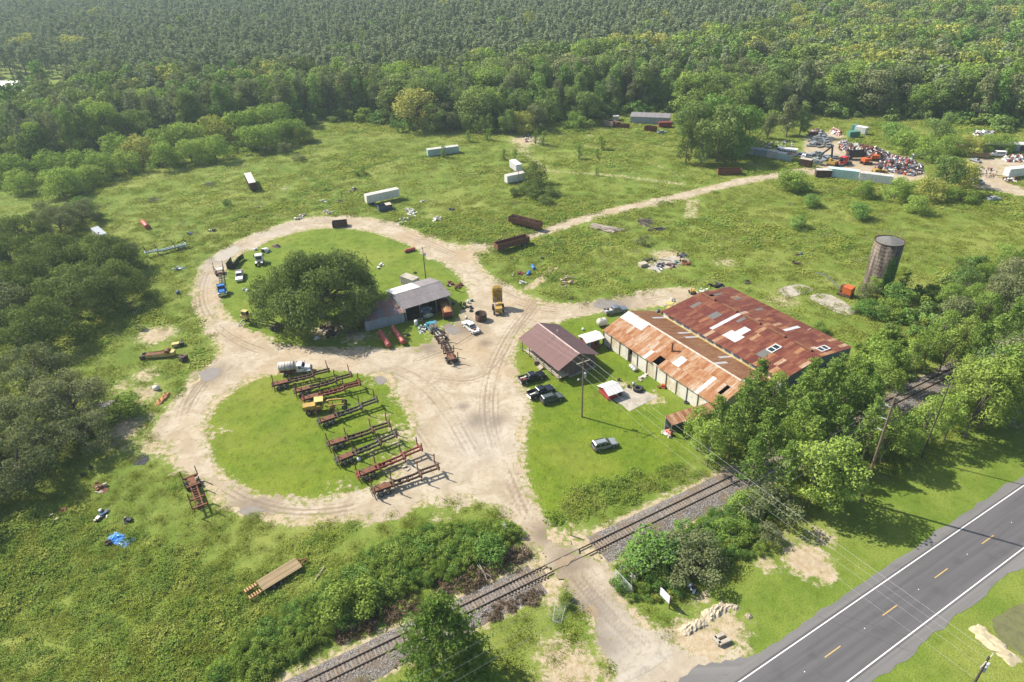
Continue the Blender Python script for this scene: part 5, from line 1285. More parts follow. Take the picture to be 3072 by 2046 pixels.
# ------------------------------------------------------------------ yellow machines
zd = crop(1420, 830, 5.975)
pa, pb = zd(432, 500), zd(470, 745)
ym = thing('dump_wagon', 'yellow dump wagon with its hopper tipped straight up', 'dumper', mid(pa, pb), ang(pa, pb))
MB().box(-1.9, 2.2, -.5, .5, .7, 1.0).build('frame', M['yellow'], ym)
MB().box(.8, 2.1, -.85, .85, .8, 1.9).build('engine_box', M['yellow'], ym)
MB().box(-.6, .3, -.2, 1.0, 1.7, 2.4).build('hydraulic_box', M['yellow'], ym)
MB().box(.35, .7, -.9, -.3, 1.0, 1.7).build('operator_seat', M['black'], ym)
for s in (-1, 1):
    wheel(ym, -1.1, s * 1.25, .75, .55, rim='yellow'); wheel(ym, 1.5, s * 1.15, .6, .45, rim='yellow')
    MB().beam((-.2, s * .55, 1.1), (-1.5, s * .75, 3.4), .12, .12).build('lift_ram', M['steel'], ym)
    MB().beam((1.9, s * .8, .9), (2.6, s * .95, .25), .12, .12).build('front_arm', M['yellow'], ym)
hp = MB()
lo = [(-1.55, -1.15, 1.6), (-2.2, -1.15, 1.6), (-2.2, 1.15, 1.6), (-1.55, 1.15, 1.6)]
hp.add([(-1.6, -1.2, 1.7), (-1.6, 1.2, 1.7), (-1.75, 1.2, 5.6), (-1.75, -1.2, 5.6)], [(0, 1, 2, 3)])
hp.add([(-1.6, -1.2, 1.7), (-1.75, -1.2, 5.6), (-3.0, -1.35, 5.9), (-3.1, -1.35, 1.9)], [(0, 1, 2, 3)]); hp.add([(-1.6, 1.2, 1.7), (-3.1, 1.35, 1.9), (-3.0, 1.35, 5.9), (-1.75, 1.2, 5.6)], [(0, 1, 2, 3)])
hp.add([(-1.75, -1.2, 5.6), (-1.75, 1.2, 5.6), (-2.4, .8, 6.1), (-3.0, 1.35, 5.9), (-3.0, -1.35, 5.9), (-2.4, -.8, 6.1)], [(0, 1, 2, 5), (2, 3, 4, 5)]); hp.add([(-1.6, -1.2, 1.7), (-3.1, -1.35, 1.9), (-3.1, 1.35, 1.9), (-1.6, 1.2, 1.7)], [(0, 1, 2, 3)])
hop = hp.build('hopper', M['yellow'], ym)
for z in (2.4, 3.4, 4.4, 5.2): MB().box(-1.62, -1.48, -1.2, 1.2, z, z + .14).build('hopper_rib', M['yellow'], hop)
for s in (-1, 0, 1): MB().box(-1.6, -1.5, s * .7 - .06, s * .7 + .06, 1.8, 5.4).build('hopper_rib', M['rust' if s == 0 else 'yellow'], hop)
MB().lathe([(.01, 0), (.16, 0), (.16, .3), (.01, .3)], 10, 'x', (-1.6, 0, 4.75)).build('pivot', M['paleyellow'], hop)
tag(MB().lathe([(1.45, 0), (1.45, 1.9), (1.38, 1.9), (1.38, .1), (.01, .1)], 26).build('steel_tub', M['rustdark'], None, True, loc=zd(140, 772)), 'open rusty steel tub beside the yellow dump wagon', 'tub')
pa, pb = z3(500, 640), z3(868, 580)
GL = (pb - pa).length
gr_ = thing('motor_grader', 'faded yellow motor grader parked among the log trailers', 'grader', pa, ang(pa, pb))
MB().box(-.9, 1.6, -.75, .75, .9, 2.0).build('engine_hood', M['yellow'], gr_)
MB().box(-.95, -.9, -.6, .6, 1.0, 1.8).build('grille', M['black'], gr_)
cbm = MB().box(1.7, 3.1, -.75, .75, .9, 1.7).build('cab', M['yellow'], gr_)
for x in (1.75, 3.0):
    for s in (-1, 1): MB().box(x, x + .1, s * .7 - .05, s * .7 + .05, 1.7, 2.9).build('cab_post', M['yellow'], cbm)
MB().box(1.5, 3.3, -.95, .95, 2.9, 3.0).build('cab_roof', M['paleyellow'], gr_)
for s in (-1, 1): MB().add([(1.9, s * .72, 1.8), (2.95, s * .72, 1.8), (2.95, s * .72, 2.8), (1.9, s * .72, 2.8)], [(0, 1, 2, 3)]).build('window', M['glass'], gr_)
m = MB(); m.beam((3.0, 0, 1.7), (4.4, 0, 2.3), .35, .35); m.beam((4.4, 0, 2.3), (GL - .3, 0, 2.05), .3, .32); m.beam((GL - .3, 0, 2.05), (GL + .1, 0, 1.2), .3, .3); m.build('arched_beam', M['yellow'], gr_)
m = MB(); m.beam((3.4, 0, .9), (GL, 0, .85), .2, .2); m.lathe([(.7, 0), (.8, 0), (.8, .12), (.7, .12)], 16, 'z', (4.5, 0, .7)); m.build('blade_circle', M['yellow'], gr_)
MB().add([(4.2, -1.6, .1), (4.8, 1.6, .1), (4.75, 1.6, .75), (4.15, -1.6, .75), (4.3, -1.6, .1), (4.9, 1.6, .1), (4.85, 1.6, .75), (4.25, -1.6, .75)], [(0, 1, 2, 3), (7, 6, 5, 4), (3, 2, 6, 7), (0, 4, 5, 1)]).build('blade', M['rust'], gr_)
for x in (.1, 1.4):
    for s in (-1, 1): wheel(gr_, x, s * 1.0, .62, .4, rim='yellow')
for s in (-1, 1): wheel(gr_, GL, s * 1.0, .6, .36, rim='yellow', lean=.12)
pa, pb = zo(330, 520), zo(1010, 655)
KL = (pb - pa).length
kl = thing('log_loader', 'yellow cab knuckle boom log loader under the oak', 'loader', pa, ang(pa, pb))
m = MB()
for s in (-1, 1): m.beam((0, s * .5, .95), (KL, s * .5, .95), .16, .3)
for x in np.arange(.5, KL, 1.6): m.beam((x, -.5, .95), (x, .5, .95), .14, .16)
m.build('frame', M['rustdark'], kl)
MB().lathe([(.5, 1.0), (.5, 1.7), (.7, 1.7), (.7, 1.85), (.01, 1.85)], 14, 'z', (.9, 0, 0)).build('slew_ring', M['darksteel'], kl)
MB().box(-.2, 1.9, -.95, .95, 1.85, 2.6).build('deck_house', M['paleyellow'], kl)
MB().box(.3, 1.8, -.9, .2, 2.6, 3.9).build('operator_cab', M['paleyellow'], kl)
MB().box(1.81, 1.83, -.8, .1, 2.8, 3.7).box(.4, 1.7, -.93, -.91, 2.9, 3.7).build('window', M['glass'], kl)
for x in (-.2, 1.2):
    for s in (-1, 1): MB().beam((x, s * .5, 1.1), (x - .3, s * 2.0, .1), .2, .16).build('outrigger', M['black'], kl)
MB().beam((1.0, .5, 2.5), (3.8, .5, 3.0), .26, .34).build('boom', M['rustdark'], kl); MB().beam((3.8, .5, 3.0), (KL - .8, .3, 1.5), .2, .28).build('stick', M['rustdark'], kl)
m = MB(); m.beam((KL - .8, .3, 1.5), (KL - .4, .3, .7), .12, .12); m.beam((KL - .8, -.5, .2), (KL - .8, -.5, 2.3), .14, .14); m.beam((KL - .8, .7, .2), (KL - .8, .7, 2.3), .14, .14); m.build('grapple', M['rust'], kl)
for x in (KL - 1.6, KL - 2.8):
    for s in (-1, 1): wheel(kl, x, s * .95, .5, .5)
zl = crop(400, 980, 11.775)
pa, pb = zl(230, 1130), zl(1500, 1010)
SL = (pb - pa).length
sw = thing('scraper_wreck', 'faded yellow scraper body rusting by the sandy pool', 'scraper', pa, ang(pa, pb))
MB().add([(1.7, -.7, .3), (SL - 1.4, -.8, .3), (SL - 1.4, .8, .3), (1.7, .7, .3), (1.5, -.7, 1.0), (SL - 1.4, -.8, 1.35), (SL - 1.4, .8, 1.35), (1.5, .7, 1.0)], [(3, 2, 1, 0), (0, 1, 5, 4), (1, 2, 6, 5), (2, 3, 7, 6), (3, 0, 4, 7)]).build('bowl_side', M['paleyellow'], sw)
MB().box(1.7, SL - 1.5, -.6, .6, .95, 1.05).build('bowl_floor', M['rust'], sw)
MB().box(SL - 1.4, SL, -.7, .7, .3, 1.3).build('hitch_box', M['paleyellow'], sw); MB().lathe([(.01, -.75), (.55, -.75), (.55, .75), (.01, .75)], 14, 'y', (SL - 1.5, 0, 1.3)).build('drum', M['rust'], sw)
MB().beam((.1, 0, .5), (1.8, 0, .7), .5, .35).build('push_beam', M['rustdark'], sw)
for s in (-1, 1): wheel(sw, 1.0, s * .8, .55, .4, rim='rust')
en = thing('engine_wreck', 'pale yellow engine wreck beside the scraper body', 'engine', zl(1600, 690), rad(20))
MB().box(-1.3, .3, -.5, .5, .25, 1.0).build('hood', M['paleyellow'], en); MB().box(.3, 1.3, -.45, .45, .2, .95).build('engine_block', M['darksteel'], en); MB().tube((.9, .2, .9), (.9, .2, 1.4), .06, .06, 6).build('exhaust_stack', M['rust'], en)
for s in (-1, 1): wheel(en, .2, s * .6, .4, .25)
eb = thing('engine_wreck', 'dark upended engine block at the end of the scraper body', 'engine', zl(1790, 1190), rad(-20))
MB().box(-.8, .8, -.7, .7, 0, 1.3).build('block', M['rustdark'], eb); MB().lathe([(.2, -.75), (.5, -.8), (.5, -.95), (.2, -.95)], 12, 'y', (0, 0, .7)).build('flywheel', M['steel'], eb)
for k in range(4): MB().tube((-.6 + k * .4, 0, 1.3), (-.6 + k * .4, 0, 1.6), .1, .1, 6).build('cylinder_head', M['offwhite' if k == 3 else 'rust'], eb)
cx_ = thing('cable_crane', 'rusty orange crane with long grey boom beside the silo', 'crane', c6(1120, 470), face(c6(1120, 470), c6(1000, 430)))
MB().box(-1.6, .6, -1.1, 1.1, .9, 2.7).build('machine_house', M['orange'], cx_); MB().box(.6, 1.6, -1.0, 0, .9, 2.5).build('operator_cab', M['rust'], cx_)
m = MB()
for s in (-1, 1): m.box(-1.7, 1.7, s * .95 - .25, s * .95 + .25, 0, .7)
m.build('crawler_track', M['rustdark'], cx_)
m = MB()
for s in (-1, 1): m.beam((1.2, s * .4, 1.4), (6.2, s * .25, 3.9), .12, .12); m.beam((6.2, s * .25, 3.9), (8.6, s * .2, 3.5), .1, .1)
for k in range(7): m.beam((1.6 + k * .75, -.4, 1.6 + k * .375), (1.9 + k * .75, .4, 1.75 + k * .375), .07, .07)
m.build('boom', M['steel'], cx_)
fk = thing('forklift', 'pale yellow forklift with sun canopy at the warehouse corner', 'forklift', c5(2262, 580), rad(40))
MB().box(-.9, .9, -.6, .6, .4, 1.2).build('body', M['paleyellow'], fk); MB().box(-.9, .7, -.75, .75, 2.4, 2.5).build('canopy', M['paleyellow'], fk)
for x in (-.7, .5):
    for s in (-1, 1): MB().box(x - .04, x + .04, s * .6 - .04, s * .6 + .04, 1.2, 2.4).build('canopy_post', M['paleyellow'], fk)
for x in (-.6, .7):
    for s in (-1, 1): wheel(fk, x, s * .6, .4, .28)
sp = thing('skid_loader', 'small yellow loader frame by the end of the upper lane', 'loader', z5(410, 195), rad(100))
MB().box(-.7, .7, -.5, .5, .4, 1.0).build('body', M['yellow'], sp); m = MB()
for s in (-1, 1): m.beam((-.5, s * .5, .9), (-.5, s * .5, 2.0), .1, .1); m.beam((-.5, s * .5, 2.0), (.7, s * .5, 1.5), .1, .1)
m.beam((-.5, -.5, 2.0), (-.5, .5, 2.0), .1, .1); m.build('roll_frame', M['yellow'], sp)
for x in (-.5, .5):
    for s in (-1, 1): wheel(sp, x, s * .6, .4, .28)
# tanks
def tank(label, pa, pb, r, mat, legs=True, z=.35, cat='tank'):
    pa, pb = Vector((pa.x, pa.y, 0)), Vector((pb.x, pb.y, 0)); L = (pb - pa).length
    t = thing('storage_tank', label, cat, pa, ang(pa, pb))
    MB().lathe([(.01, -r * .45), (r * .6, -r * .36), (r * .92, -r * .12), (r, .05), (r, L - .05), (r * .92, L + r * .12), (r * .6, L + r * .36), (.01, L + r * .45)], 20, 'x', (0, 0, r + z)).build('shell', mat, t, True)
    for x in (L * .2, L * .8): MB().box(x - .12, x + .12, -r * .7, r * .7, 0, z + r * .35).build('saddle', M['rustdark'], t)
    MB().tube((.5, 0, 2 * r + z - .05), (.5, 0, 2 * r + z + .25), .15, .15, 8).build('valve_dome', M['paleyellow'], t)
    for x in (L * .12, L * .88): MB().lathe([(r, 0), (r + .03, .02), (r + .03, .1), (r, .12)], 20, 'x', (x, 0, r + z)).build('band', mat, t)
    return t
tank('long red gas tank nearer the tool shed corner', z2(470, 1130, .9), z2(605, 1340, .9), .62, M['tankred'])
tank('long red gas tank nearer the workshop mouth', z2(670, 1065, .9), z2(835, 1290, .9), .62, M['tankred'])
tank('white horizontal tank behind the small white roofed shed', c5(1775, 665, .9), c5(1820, 655, .9), .95, M['offwhite'], z=.3)
tank('white striped gas bottle by the panel wall, farthest of three', c5(1993, 960, .4), c5(2010, 948, .4), .38, M['white'], z=.1)
tank('white striped gas bottle by the panel wall, middle of three', c5(2005, 972, .4), c5(2022, 960, .4), .38, M['white'], z=.1)
tank('white striped gas bottle by the panel wall, nearest of three', c5(2018, 985, .4), c5(2035, 973, .4), .38, M['white'], z=.1)
tank('rusty pink tank lying in the left meadow', c1(985, 1530, .8), c1(1015, 1565, .8), .8, M['tankred'], z=.1)
tank('dull red cylinder lying by the sandy junction', c5(440, 165, .5), c5(505, 148, .5), .5, M['tankred'], z=.05)
tank('rusty barrel lying under the lean-to by the trees', zr(300, 1130, .4), zr(380, 1190, .4), .4, M['tankred'], z=.05)
# ------------------------------------------------------------------ poles and wires
def pole_height(base, top_ray):
    x, y, z = top_ray
    return CAM_H + z * math.hypot(base.x, base.y) / math.hypot(x, y)
def utility_pole(label, p, h, r=.16, arm=None, mat='pole', extras=()):
    t = thing('utility_pole', label, 'pole', p)
    MB().tube((0, 0, -.2), (0, 0, h), r, r * .62, 10).build('shaft', M[mat], t)
    if arm:
        a, L, z = arm
        d = Vector((math.cos(a), math.sin(a), 0)) * L / 2
        c = MB().beam((-d.x, -d.y, z), (d.x, d.y, z), .1, .13).build('crossarm', M['palewood'], t)
        for f in (-.95, -.35, .35, .95): MB().lathe([(.01, 0), (.06, 0), (.07, .12), (.03, .22), (.01, .22)], 8, 'z', (d.x * f, d.y * f, z + .06)).build('insulator', M['insul'], c)
    for kind, x, y, z in extras:
        if kind == 'transformer':
            q = MB().lathe([(.01, 0), (.24, 0), (.26, .05), (.26, .85), (.2, .92), (.01, .94)], 12, 'z', (x, y, z)).build('transformer', M['insul'], t)
            MB().tube((x, y, z + .9), (x + .05, y, z + 1.2), .05, .03, 6).build('bushing', M['insul'], q)
        if kind == 'lamp':
            MB().tube((0, 0, z), (x, y, z + .2), .04, .03, 6).build('lamp_arm', M['steel'], t)
            MB().lathe([(.01, .12), (.12, .1), (.2, -.12), (.01, -.14)], 10, 'z', (x, y, z + .2)).build('lamp_head', M['white'], t)
        if kind == 'post_insulator': MB().tube((0, 0, z), (x, y, z + .12), .06, .09, 7).build('insulator', M['insul'], t)
    return t
def wire(label, a, b, sag=.6, r=.014, group=None):
    a, b = Vector(a), Vector(b)
    m, n = MB(), 18
    pts = [a.lerp(b, i / n) - Vector((0, 0, sag * 4 * (i / n) * (1 - i / n))) for i in range(n + 1)]
    for i in range(n): m.tube(pts[i] - a, pts[i + 1] - a, r, r, 4, caps=False)
    return tag(m.build('power_line', M['wire'], None, loc=a), label, 'wire', group)
mp = S(1745, 1250)
zp = crop(1720, 1000, 11.775)
MA = rad(28)
utility_pole('tall utility pole with crossarm and transformer on the lawn', mp, 13.9, .17, (MA, 3.0, 13.1), 'pole', (('transformer', .42, .1, 9.6), ('lamp', -.9, -.5, 9.3)))
utility_pole('shorter bare pole standing against the tall lawn pole', z4(965, 1455), 10.2, .14)
cp = c9(2110, 1400, 14.0); cp.z = 0
utility_pole('utility pole with crossarms at the bottom right corner', cp, 14.2, .18, (MA + .1, 2.8, 13.4), 'poleD', (('transformer', .4, .2, 11.2), ('lamp', 1.0, .5, 11.8)))
wp_ = c5(560, 140, 11.0); wp_.z = 0
utility_pole('dark utility pole behind the workshop roof', wp_, 11.2, .15, (rad(35), 2.0, 10.8), 'poleD', (('transformer', .4, .1, 8.6),))
d = Vector((math.cos(MA), math.sin(MA), 0))
for i, f in enumerate((-1.4, 0.1, 1.4)):
    nm = ('left', 'middle', 'right')[i]
    wire('power line from the lawn pole over the highway, %s strand' % nm, mp + d * f + Vector((0, 0, 13.3)), cp + d * f * .9 + Vector((0, 0, 13.6)), .7, .013 if i == 2 else .009)
    wire('power line from the lawn pole over the brown shed roof, %s strand' % nm, mp + d * f + Vector((0, 0, 13.3)), wp_ + d * f * .6 + Vector((0, 0, 11.0)), 1.0, .007)
wire('low service wire from the lawn pole to the highway pole', mp + Vector((0, 0, 9.8)), cp + Vector((0, 0, 9.9)), 1.2, .009)
ub = c9(1228, 320)
uh = pole_height(ub, ray(2688, 1192))
utility_pole('very tall leaning roadside pole with side insulators', ub, uh, .26, None, 'pole', [('post_insulator', -.9 * math.sin(HWY_A) * -1 - 1.2, .6, uh - z) for z in (2.0, 4.4, 6.6)])
nxt = [ub + HWY_D * 125 + HWY_N * 2, ub - HWY_D * 118 - HWY_N * 3]
for i, z in enumerate((2.0, 4.4, 6.6)):
    nm = ('top', 'middle', 'lowest')[i]
    a0 = ub + Vector((-1.2, .6, uh - z + .1))
    wire('roadside power line running right along the railway belt, %s strand' % nm, a0, nxt[0] + Vector((-1.2, .6, uh - z + .1)), 1.8, .012)
    wire('roadside power line running left over the bottom pine, %s strand' % nm, a0, nxt[1] + Vector((-1.2, .6, uh - z + .1)), 1.8, .012)
for lb, b, tp in (('leaning dark pole at the edge of the shaded verge', (2763, 1378), (2820, 1104)),):
    bp = S(*b); utility_pole(lb, bp, min(17, pole_height(bp, ray(*tp))), .15, None, 'poleD')
q = c6(2190, 880, 14); q.z = 0
utility_pole('grey pole with crossarm in the trees at the right edge', q, 14.2, .16, (MA - 1.2, 2.4, 13.6), 'poleD')
q = c2(1225, 1305)
utility_pole('slim pole beside the vine covered bush in the meadow', q, pole_height(q, ray(1024 + 1225 / 2.299, 1172 / 2.299)), .13, (rad(10), 2.4, pole_height(q, ray(1024 + 1225 / 2.299, 1172 / 2.299)) - .4), 'pole')
for lb, b, h, ln in (('tall bare dead trunk at the right forest edge, left of three', (2140, 850), 19, (2.5, .5)), ('tall bare dead trunk at the right forest edge, middle of three', (2230, 800), 19, (1.8, .3)), ('thin bare dead trunk at the right forest edge, right of three', (2280, 760), 13, (1.2, .3))):
    p = c3(*b); t = thing('dead_tree', lb, 'tree', p)
    MB().tube((0, 0, -.2), (ln[0] * .5, ln[1], h * .55), .26, .18, 7).tube((ln[0] * .5, ln[1], h * .55), (ln[0], ln[1], h), .18, .06, 7).build('trunk', M['log'], t)
    for k in range(4): MB().tube((ln[0] * (.6 + .1 * k), ln[1], h * (.6 + .1 * k)), (ln[0] * (.6 + .1 * k) + random.uniform(-1, 1), ln[1] + random.uniform(-1, 1), h * (.63 + .1 * k)), .06, .02, 5).build('limb', M['log'], t)
t = thing('dead_tree', 'pale bare dead tree among the forest at the upper right', 'tree', c3(240, 560))
MB().tube((0, 0, 0), (0, 0, 14), .3, .12, 7).build('trunk', M['log'], t)
for k in range(16):
    a = random.uniform(0, 6.28); z = random.uniform(9, 14); MB().tube((0, 0, z), (math.cos(a) * random.uniform(2, 4.2), math.sin(a) * random.uniform(2, 4), z + random.uniform(2, 5)), .09, .02, 5).build('limb', M['log'], t)

# ------------------------------------------------------------------ signs, gates, posts at the crossing
def crossbuck(label, p, h, a):
    t = thing('crossing_sign', label, 'sign', p, a)
    MB().box(-.06, .06, -.06, .06, 0, h).build('post', M['steel'], t)
    for s in (-1, 1): MB().box(-.6, .6, -.02 + .025 * s, .02 + .025 * s, -.11, .11).build('blade', M['offwhite'], t, loc=(0, -.09, h - .5), rot=(0, s * rad(45), 0))
crossbuck('grey railway crossing sign on the loop side of the track', c8(1133, 568), 3.4, rad(-50)); crossbuck('grey railway crossing sign by the fallen fence on the highway side', c8(1998, 935), 3.6, rad(130))
tag(MB().box(-.09, .09, -.09, .09, 0, 2.1).box(-.11, .11, -.11, .11, 2.1, 2.18).build('marker_post', M['paleyellow'], None, loc=c8(1582, 556)), 'short yellow marker post beside the level crossing', 'post')
zs = crop(1880, 1740, 5.8875)
pa, pb = zs(572, 320), zs(748, 505)
sg_ = thing('notice_board', 'white notice board on two dark posts beside the drive', 'sign', mid(pa, pb), ang(pa, pb))
SLn = (pb - pa).length
t_ = Nt('sign_print'); co = t_.coord()
M['signface'] = t_.principled(t_.mix(t_.math('MULTIPLY', t_.step(t_.noise(t_.mapping(co, (2.2, 1, 5)), 2.4, 2), .58, .64), .35), (0.74, 0.74, 0.76), (0.3, 0.32, 0.42)), .5)
for s in (-1, 1): MB().box(s * SLn / 2 - .07, s * SLn / 2 + .07, -.07, .07, 0, 2.7).build('post', M['rustdark'], sg_)
MB().box(-SLn / 2 + .08, SLn / 2 - .08, -.05, .03, 1.0, 2.55).build('board', M['signface'], sg_)
def gate_panel(label, pts, z=(.1, .1, 1.0, 1.0)):
    a, b, c_, e = [fn_p + Vector((0, 0, zz)) for fn_p, zz in zip(pts, z)]
    t = thing('gate_panel', label, 'gate', a)
    m = MB()
    for p, q in ((a, b), (b, c_), (c_, e), (e, a)): m.tube(p - a, q - a, .035, .035, 6)
    m.build('frame', M['insul'], t)
    m = MB()
    for k in range(1, 14):
        f = k / 14
        m.tube(a.lerp(b, f) - a, e.lerp(c_, f) - a, .008, .008, 3, caps=False); m.tube(a.lerp(e, f) - a, b.lerp(c_, f) - a, .008, .008, 3, caps=False)
    m.build('chain_link', M['insul'], t)
gate_panel('bent chain link gate leaning open on the highway side of the crossing', [c8(1880, 870), c8(2005, 978), c8(2000, 962), c8(1885, 840)], (.05, .05, 1.7, 1.7))
gate_panel('chain link gate lying folded beside the near end of the drive', [c8(1515, 1165), c8(1560, 1010), c8(1480, 1045), c8(1458, 1150)], (.1, .6, 1.5, .2))
gate_panel('short chain link panel at the bush right of the crossing', [c8(1915, 815), c8(1965, 775), c8(1968, 800), c8(1920, 830)], (1.2, 1.4, .2, .1))
uc = thing('concrete_headwall', 'U shaped pale concrete piece at the drive mouth', 'concrete block', zs(1640, 1085))
o_ = zs(1640, 1085)
for p, q in (((1700, 985), (1550, 1055)), ((1530, 1040), (1640, 1165)), ((1625, 1165), (1815, 1080))): MB().beam(zs(*p) - o_ + Vector((0, 0, .3)), zs(*q) - o_ + Vector((0, 0, .3)), .55, .6).build('arm', M['concrete'], uc)

# ------------------------------------------------------------------ loose things
def lumpy(name, label, cat, p, q, w, h, mat, group=None, nn=(14, 8), seed=0):
    """A low heap lying from p to q."""
    p, q = Vector((p.x, p.y, 0)), Vector((q.x, q.y, 0)); L = (q - p).length; r = random.Random(seed)
    vs = []
    for i in range(nn[0]):
        for j in range(nn[1]):
            u, v = i / (nn[0] - 1), j / (nn[1] - 1)
            e = min(1, 6 * u * (1 - u)) * min(1, 6 * v * (1 - v)) if 0 < u < 1 and 0 < v < 1 else 0
            vs.append((L * (u - .5) * (1 + r.uniform(-.05, .05)), w * (v - .5) * (1 + r.uniform(-.25, .25)), h * e * r.uniform(.5, 1.15) - .02))
    return tag(MB().add(vs, [(i * nn[1] + j, (i + 1) * nn[1] + j, (i + 1) * nn[1] + j + 1, i * nn[1] + j + 1) for i in range(nn[0] - 1) for j in range(nn[1] - 1)]).build(name, mat, None, loc=(*mid(p, q)[:2], 0), rot=(0, 0, ang(p, q))), label, cat, group)
M['brokenslab'] = worn('broken_slab', (0.42, 0.355, 0.25), (0.28, 0.22, 0.14), .7, 1.2, .95)
for i, (a, b, w, h, lb) in enumerate((((950, 930), (1400, 720), 1.6, .5, 'long slab of broken concrete near the drive mouth'), ((1370, 670), (1760, 440), 1.8, .55, 'broken concrete slab farther from the drive mouth'), ((1750, 440), (1990, 500), 1.0, .35, 'small broken slab at the end of the concrete ridge'), ((2120, 590), (2190, 690), .9, .35, 'small pale rubble lump on the verge'))):
    lumpy('concrete_rubble', lb, 'rubble', zs(*a), zs(*b), w, h, M['brokenslab'], seed=i)
lumpy('sand_bank', 'pale sand bank beside the ditch right of the highway', 'sand heap', c9(2000, 1180), c9(2310, 1450), 2.4, .45, worn('ditch_sand', (0.42, 0.35, 0.22), (0.3, 0.25, 0.16), .6, 1.0, .95), seed=9)
flat_sheet('ditch_water', 'dark water in the roadside ditch at the right edge', [c9(*p) for p in ((2090, 1160), (2200, 1080), (2400, 1000), (2480, 1300), (2400, 1420), (2290, 1370))], worn('ditch_silt', (0.13, 0.13, 0.05), (0.07, 0.07, 0.03), .7, .8, .6), .03)
lumpy('clay_bank', 'orange clay bank on the sand left of the loop', 'earth heap', c4(1080, 1230), c4(1170, 1140), 1.6, .6, M['clay'], seed=4)
lumpy('sand_heap', 'pale sand cone beside the lane to the warehouse', 'sand heap', F(1540, 690), F(1552, 690), 2.0, .5, M['drymud'], seed=6)
TYRE = None
def tyre(label, p, r=.5, flat=True, group=None, lean=0.0):
    t = MB().lathe([(r * .55, -.14), (r * .95, -.14), (r, -.08), (r, .08), (r * .95, .14), (r * .55, .14), (r * .5, 0), (r * .55, -.14)], 16, 'z' if flat else 'y').build('tyre', M['rubber'], None, True, loc=(p.x, p.y, .15 if flat else r), rot=(0 if flat else lean, 0, random.uniform(0, 3)))
    return tag(t, label, 'tyre', group)
for fn, u, v, fl in ((z2, 1625, 690, 1), (z2, 1740, 705, 0), (z2, 1800, 715, 0), (z2, 1830, 740, 1), (z2, 1905, 760, 1), (z2, 1890, 740, 1), (z2, 1900, 805, 1), (z2, 1780, 760, 1)): tyre('old lorry tyre in the scatter right of the workshop', fn(u, v), .5, fl, 'tyres by the workshop')
for fn, u, v, r, fl, lb in ((z2, 1020, 205, .45, 1, 'lone tyre behind the workshop'), (z2, 912, 1182, .5, 1, 'tyre on the grass beside the red tanks'), (c5, 1585, 492, .6, 1, 'tyre at the lane edge below the yellow wreck'), (c7, 622, 95, .5, 1, 'tyre in the shade below the left trees, larger one'), (c7, 575, 140, .45, 1, 'tyre in the shade below the left trees, smaller one'),
                        (zr, 645, 640, .55, 1, 'pale rimmed tyre against the panel wall near the lean-to'), (zp, 1260, 600, .5, 0, 'tyre leaning in the shade by the small white roofed shed'), (c5, 1175, 215, .5, 1, 'tyre on the grass below the empty scrap trailer'), (c5, 1385, 215, .5, 1, 'tyre on the grass right of the empty scrap trailer')): tyre(lb, fn(u, v), r, fl)
bt = thing('tyre', 'giant treaded tractor tyre lying by the pump house', 'tyre', z4(1625, 1140))
MB().lathe([(.5, .05), (.85, 0), (1.0, .12), (1.0, .62), (.85, .74), (.5, .68), (.45, .37), (.5, .05)], 22).build('carcass', M['rubber'], bt, True)
for k in range(20):
    a = k * 2 * math.pi / 20; MB().box(.97, 1.08, -.06, .06, .1, .64).build('lug', M['rubber'], bt, rot=(0, 0, a))
def drum(label, p, mat, h=.9, r=.3, lying=False, group=None):
    o = MB().lathe([(.01, 0), (r, 0), (r, h * .32), (r + .02, h * .34), (r, h * .36), (r, h * .64), (r + .02, h * .66), (r, h * .68), (r, h), (.01, h)], 14, 'x' if lying else 'z').build('drum', M[mat], None, True, loc=(p.x, p.y, r if lying else 0), rot=(0, 0, random.uniform(0, 3) if lying else 0))
    return tag(o, label, 'drum', group)
drum('white drum at the workshop mouth', z2(1040, 1030), 'white', 1.5, .42); drum('blue drum lying on the grass, farther of two', c5(1330, 296), 'blue', 2.4, .42, True); drum('blue drum lying on the grass, nearer of two', c5(1285, 338), 'blue', 2.2, .42, True)
drum('white plastic drum by the ditch at the left', c4(1095, 1122), 'white', 1.1, .5, True); drum('small white drum beside the stripped white pickup', z2(1825, 925), 'offwhite', .7, .3); drum('small drum by the pump house pad', z4(1570, 1085), 'steel', .8, .3); drum('dark drum on the concrete pad by the pump house', z4(1510, 1105), 'rustdark', .6, .3); drum('short dark drum behind the pump house', z4(1395, 1025), 'rustdark', .6, .3)
drum('white ball tank near the bright red log trailer', z3(1013, 1130), 'white', .7, .35); drum('white drum on the lawn left of the small shed', z4(975, 435), 'white', .6, .28); drum('green drum right of the workshop tyres', z2(1885, 650), 'green', .8, .3, True); drum('white drum right of the workshop tyres', z2(1853, 675), 'white', .8, .3); drum('dark bucket on the grass by the pond', c4(1230, 460), 'navy', .9, .45)
def debris(label, p, rx, ry, n, mats, hmax=.4, seed=0, cat='debris', name='debris_pile', plates=.5):
    r = random.Random(seed * 13 + 1)
    t = thing(name, label, cat, p, r.uniform(0, 3))
    for k in range(n):
        a, u = r.uniform(0, 6.28), math.sqrt(r.random())
        x, y, z = rx * u * math.cos(a), ry * u * math.sin(a), r.uniform(0, hmax) * (1 - u)
        if r.random() < plates: s = (r.uniform(.3, .9), r.uniform(.1, .5), r.uniform(.03, .08))
        else: s = (r.uniform(.12, .4), r.uniform(.12, .35), r.uniform(.12, .35))
        MB().box(-s[0], s[0], -s[1], s[1], 0, 2 * s[2]).build('scrap_piece', M[r.choice(mats)], t, loc=(x, y, z), rot=(r.uniform(-.3, .3), r.uniform(-.3, .3), r.uniform(0, 3.1)))
    return t
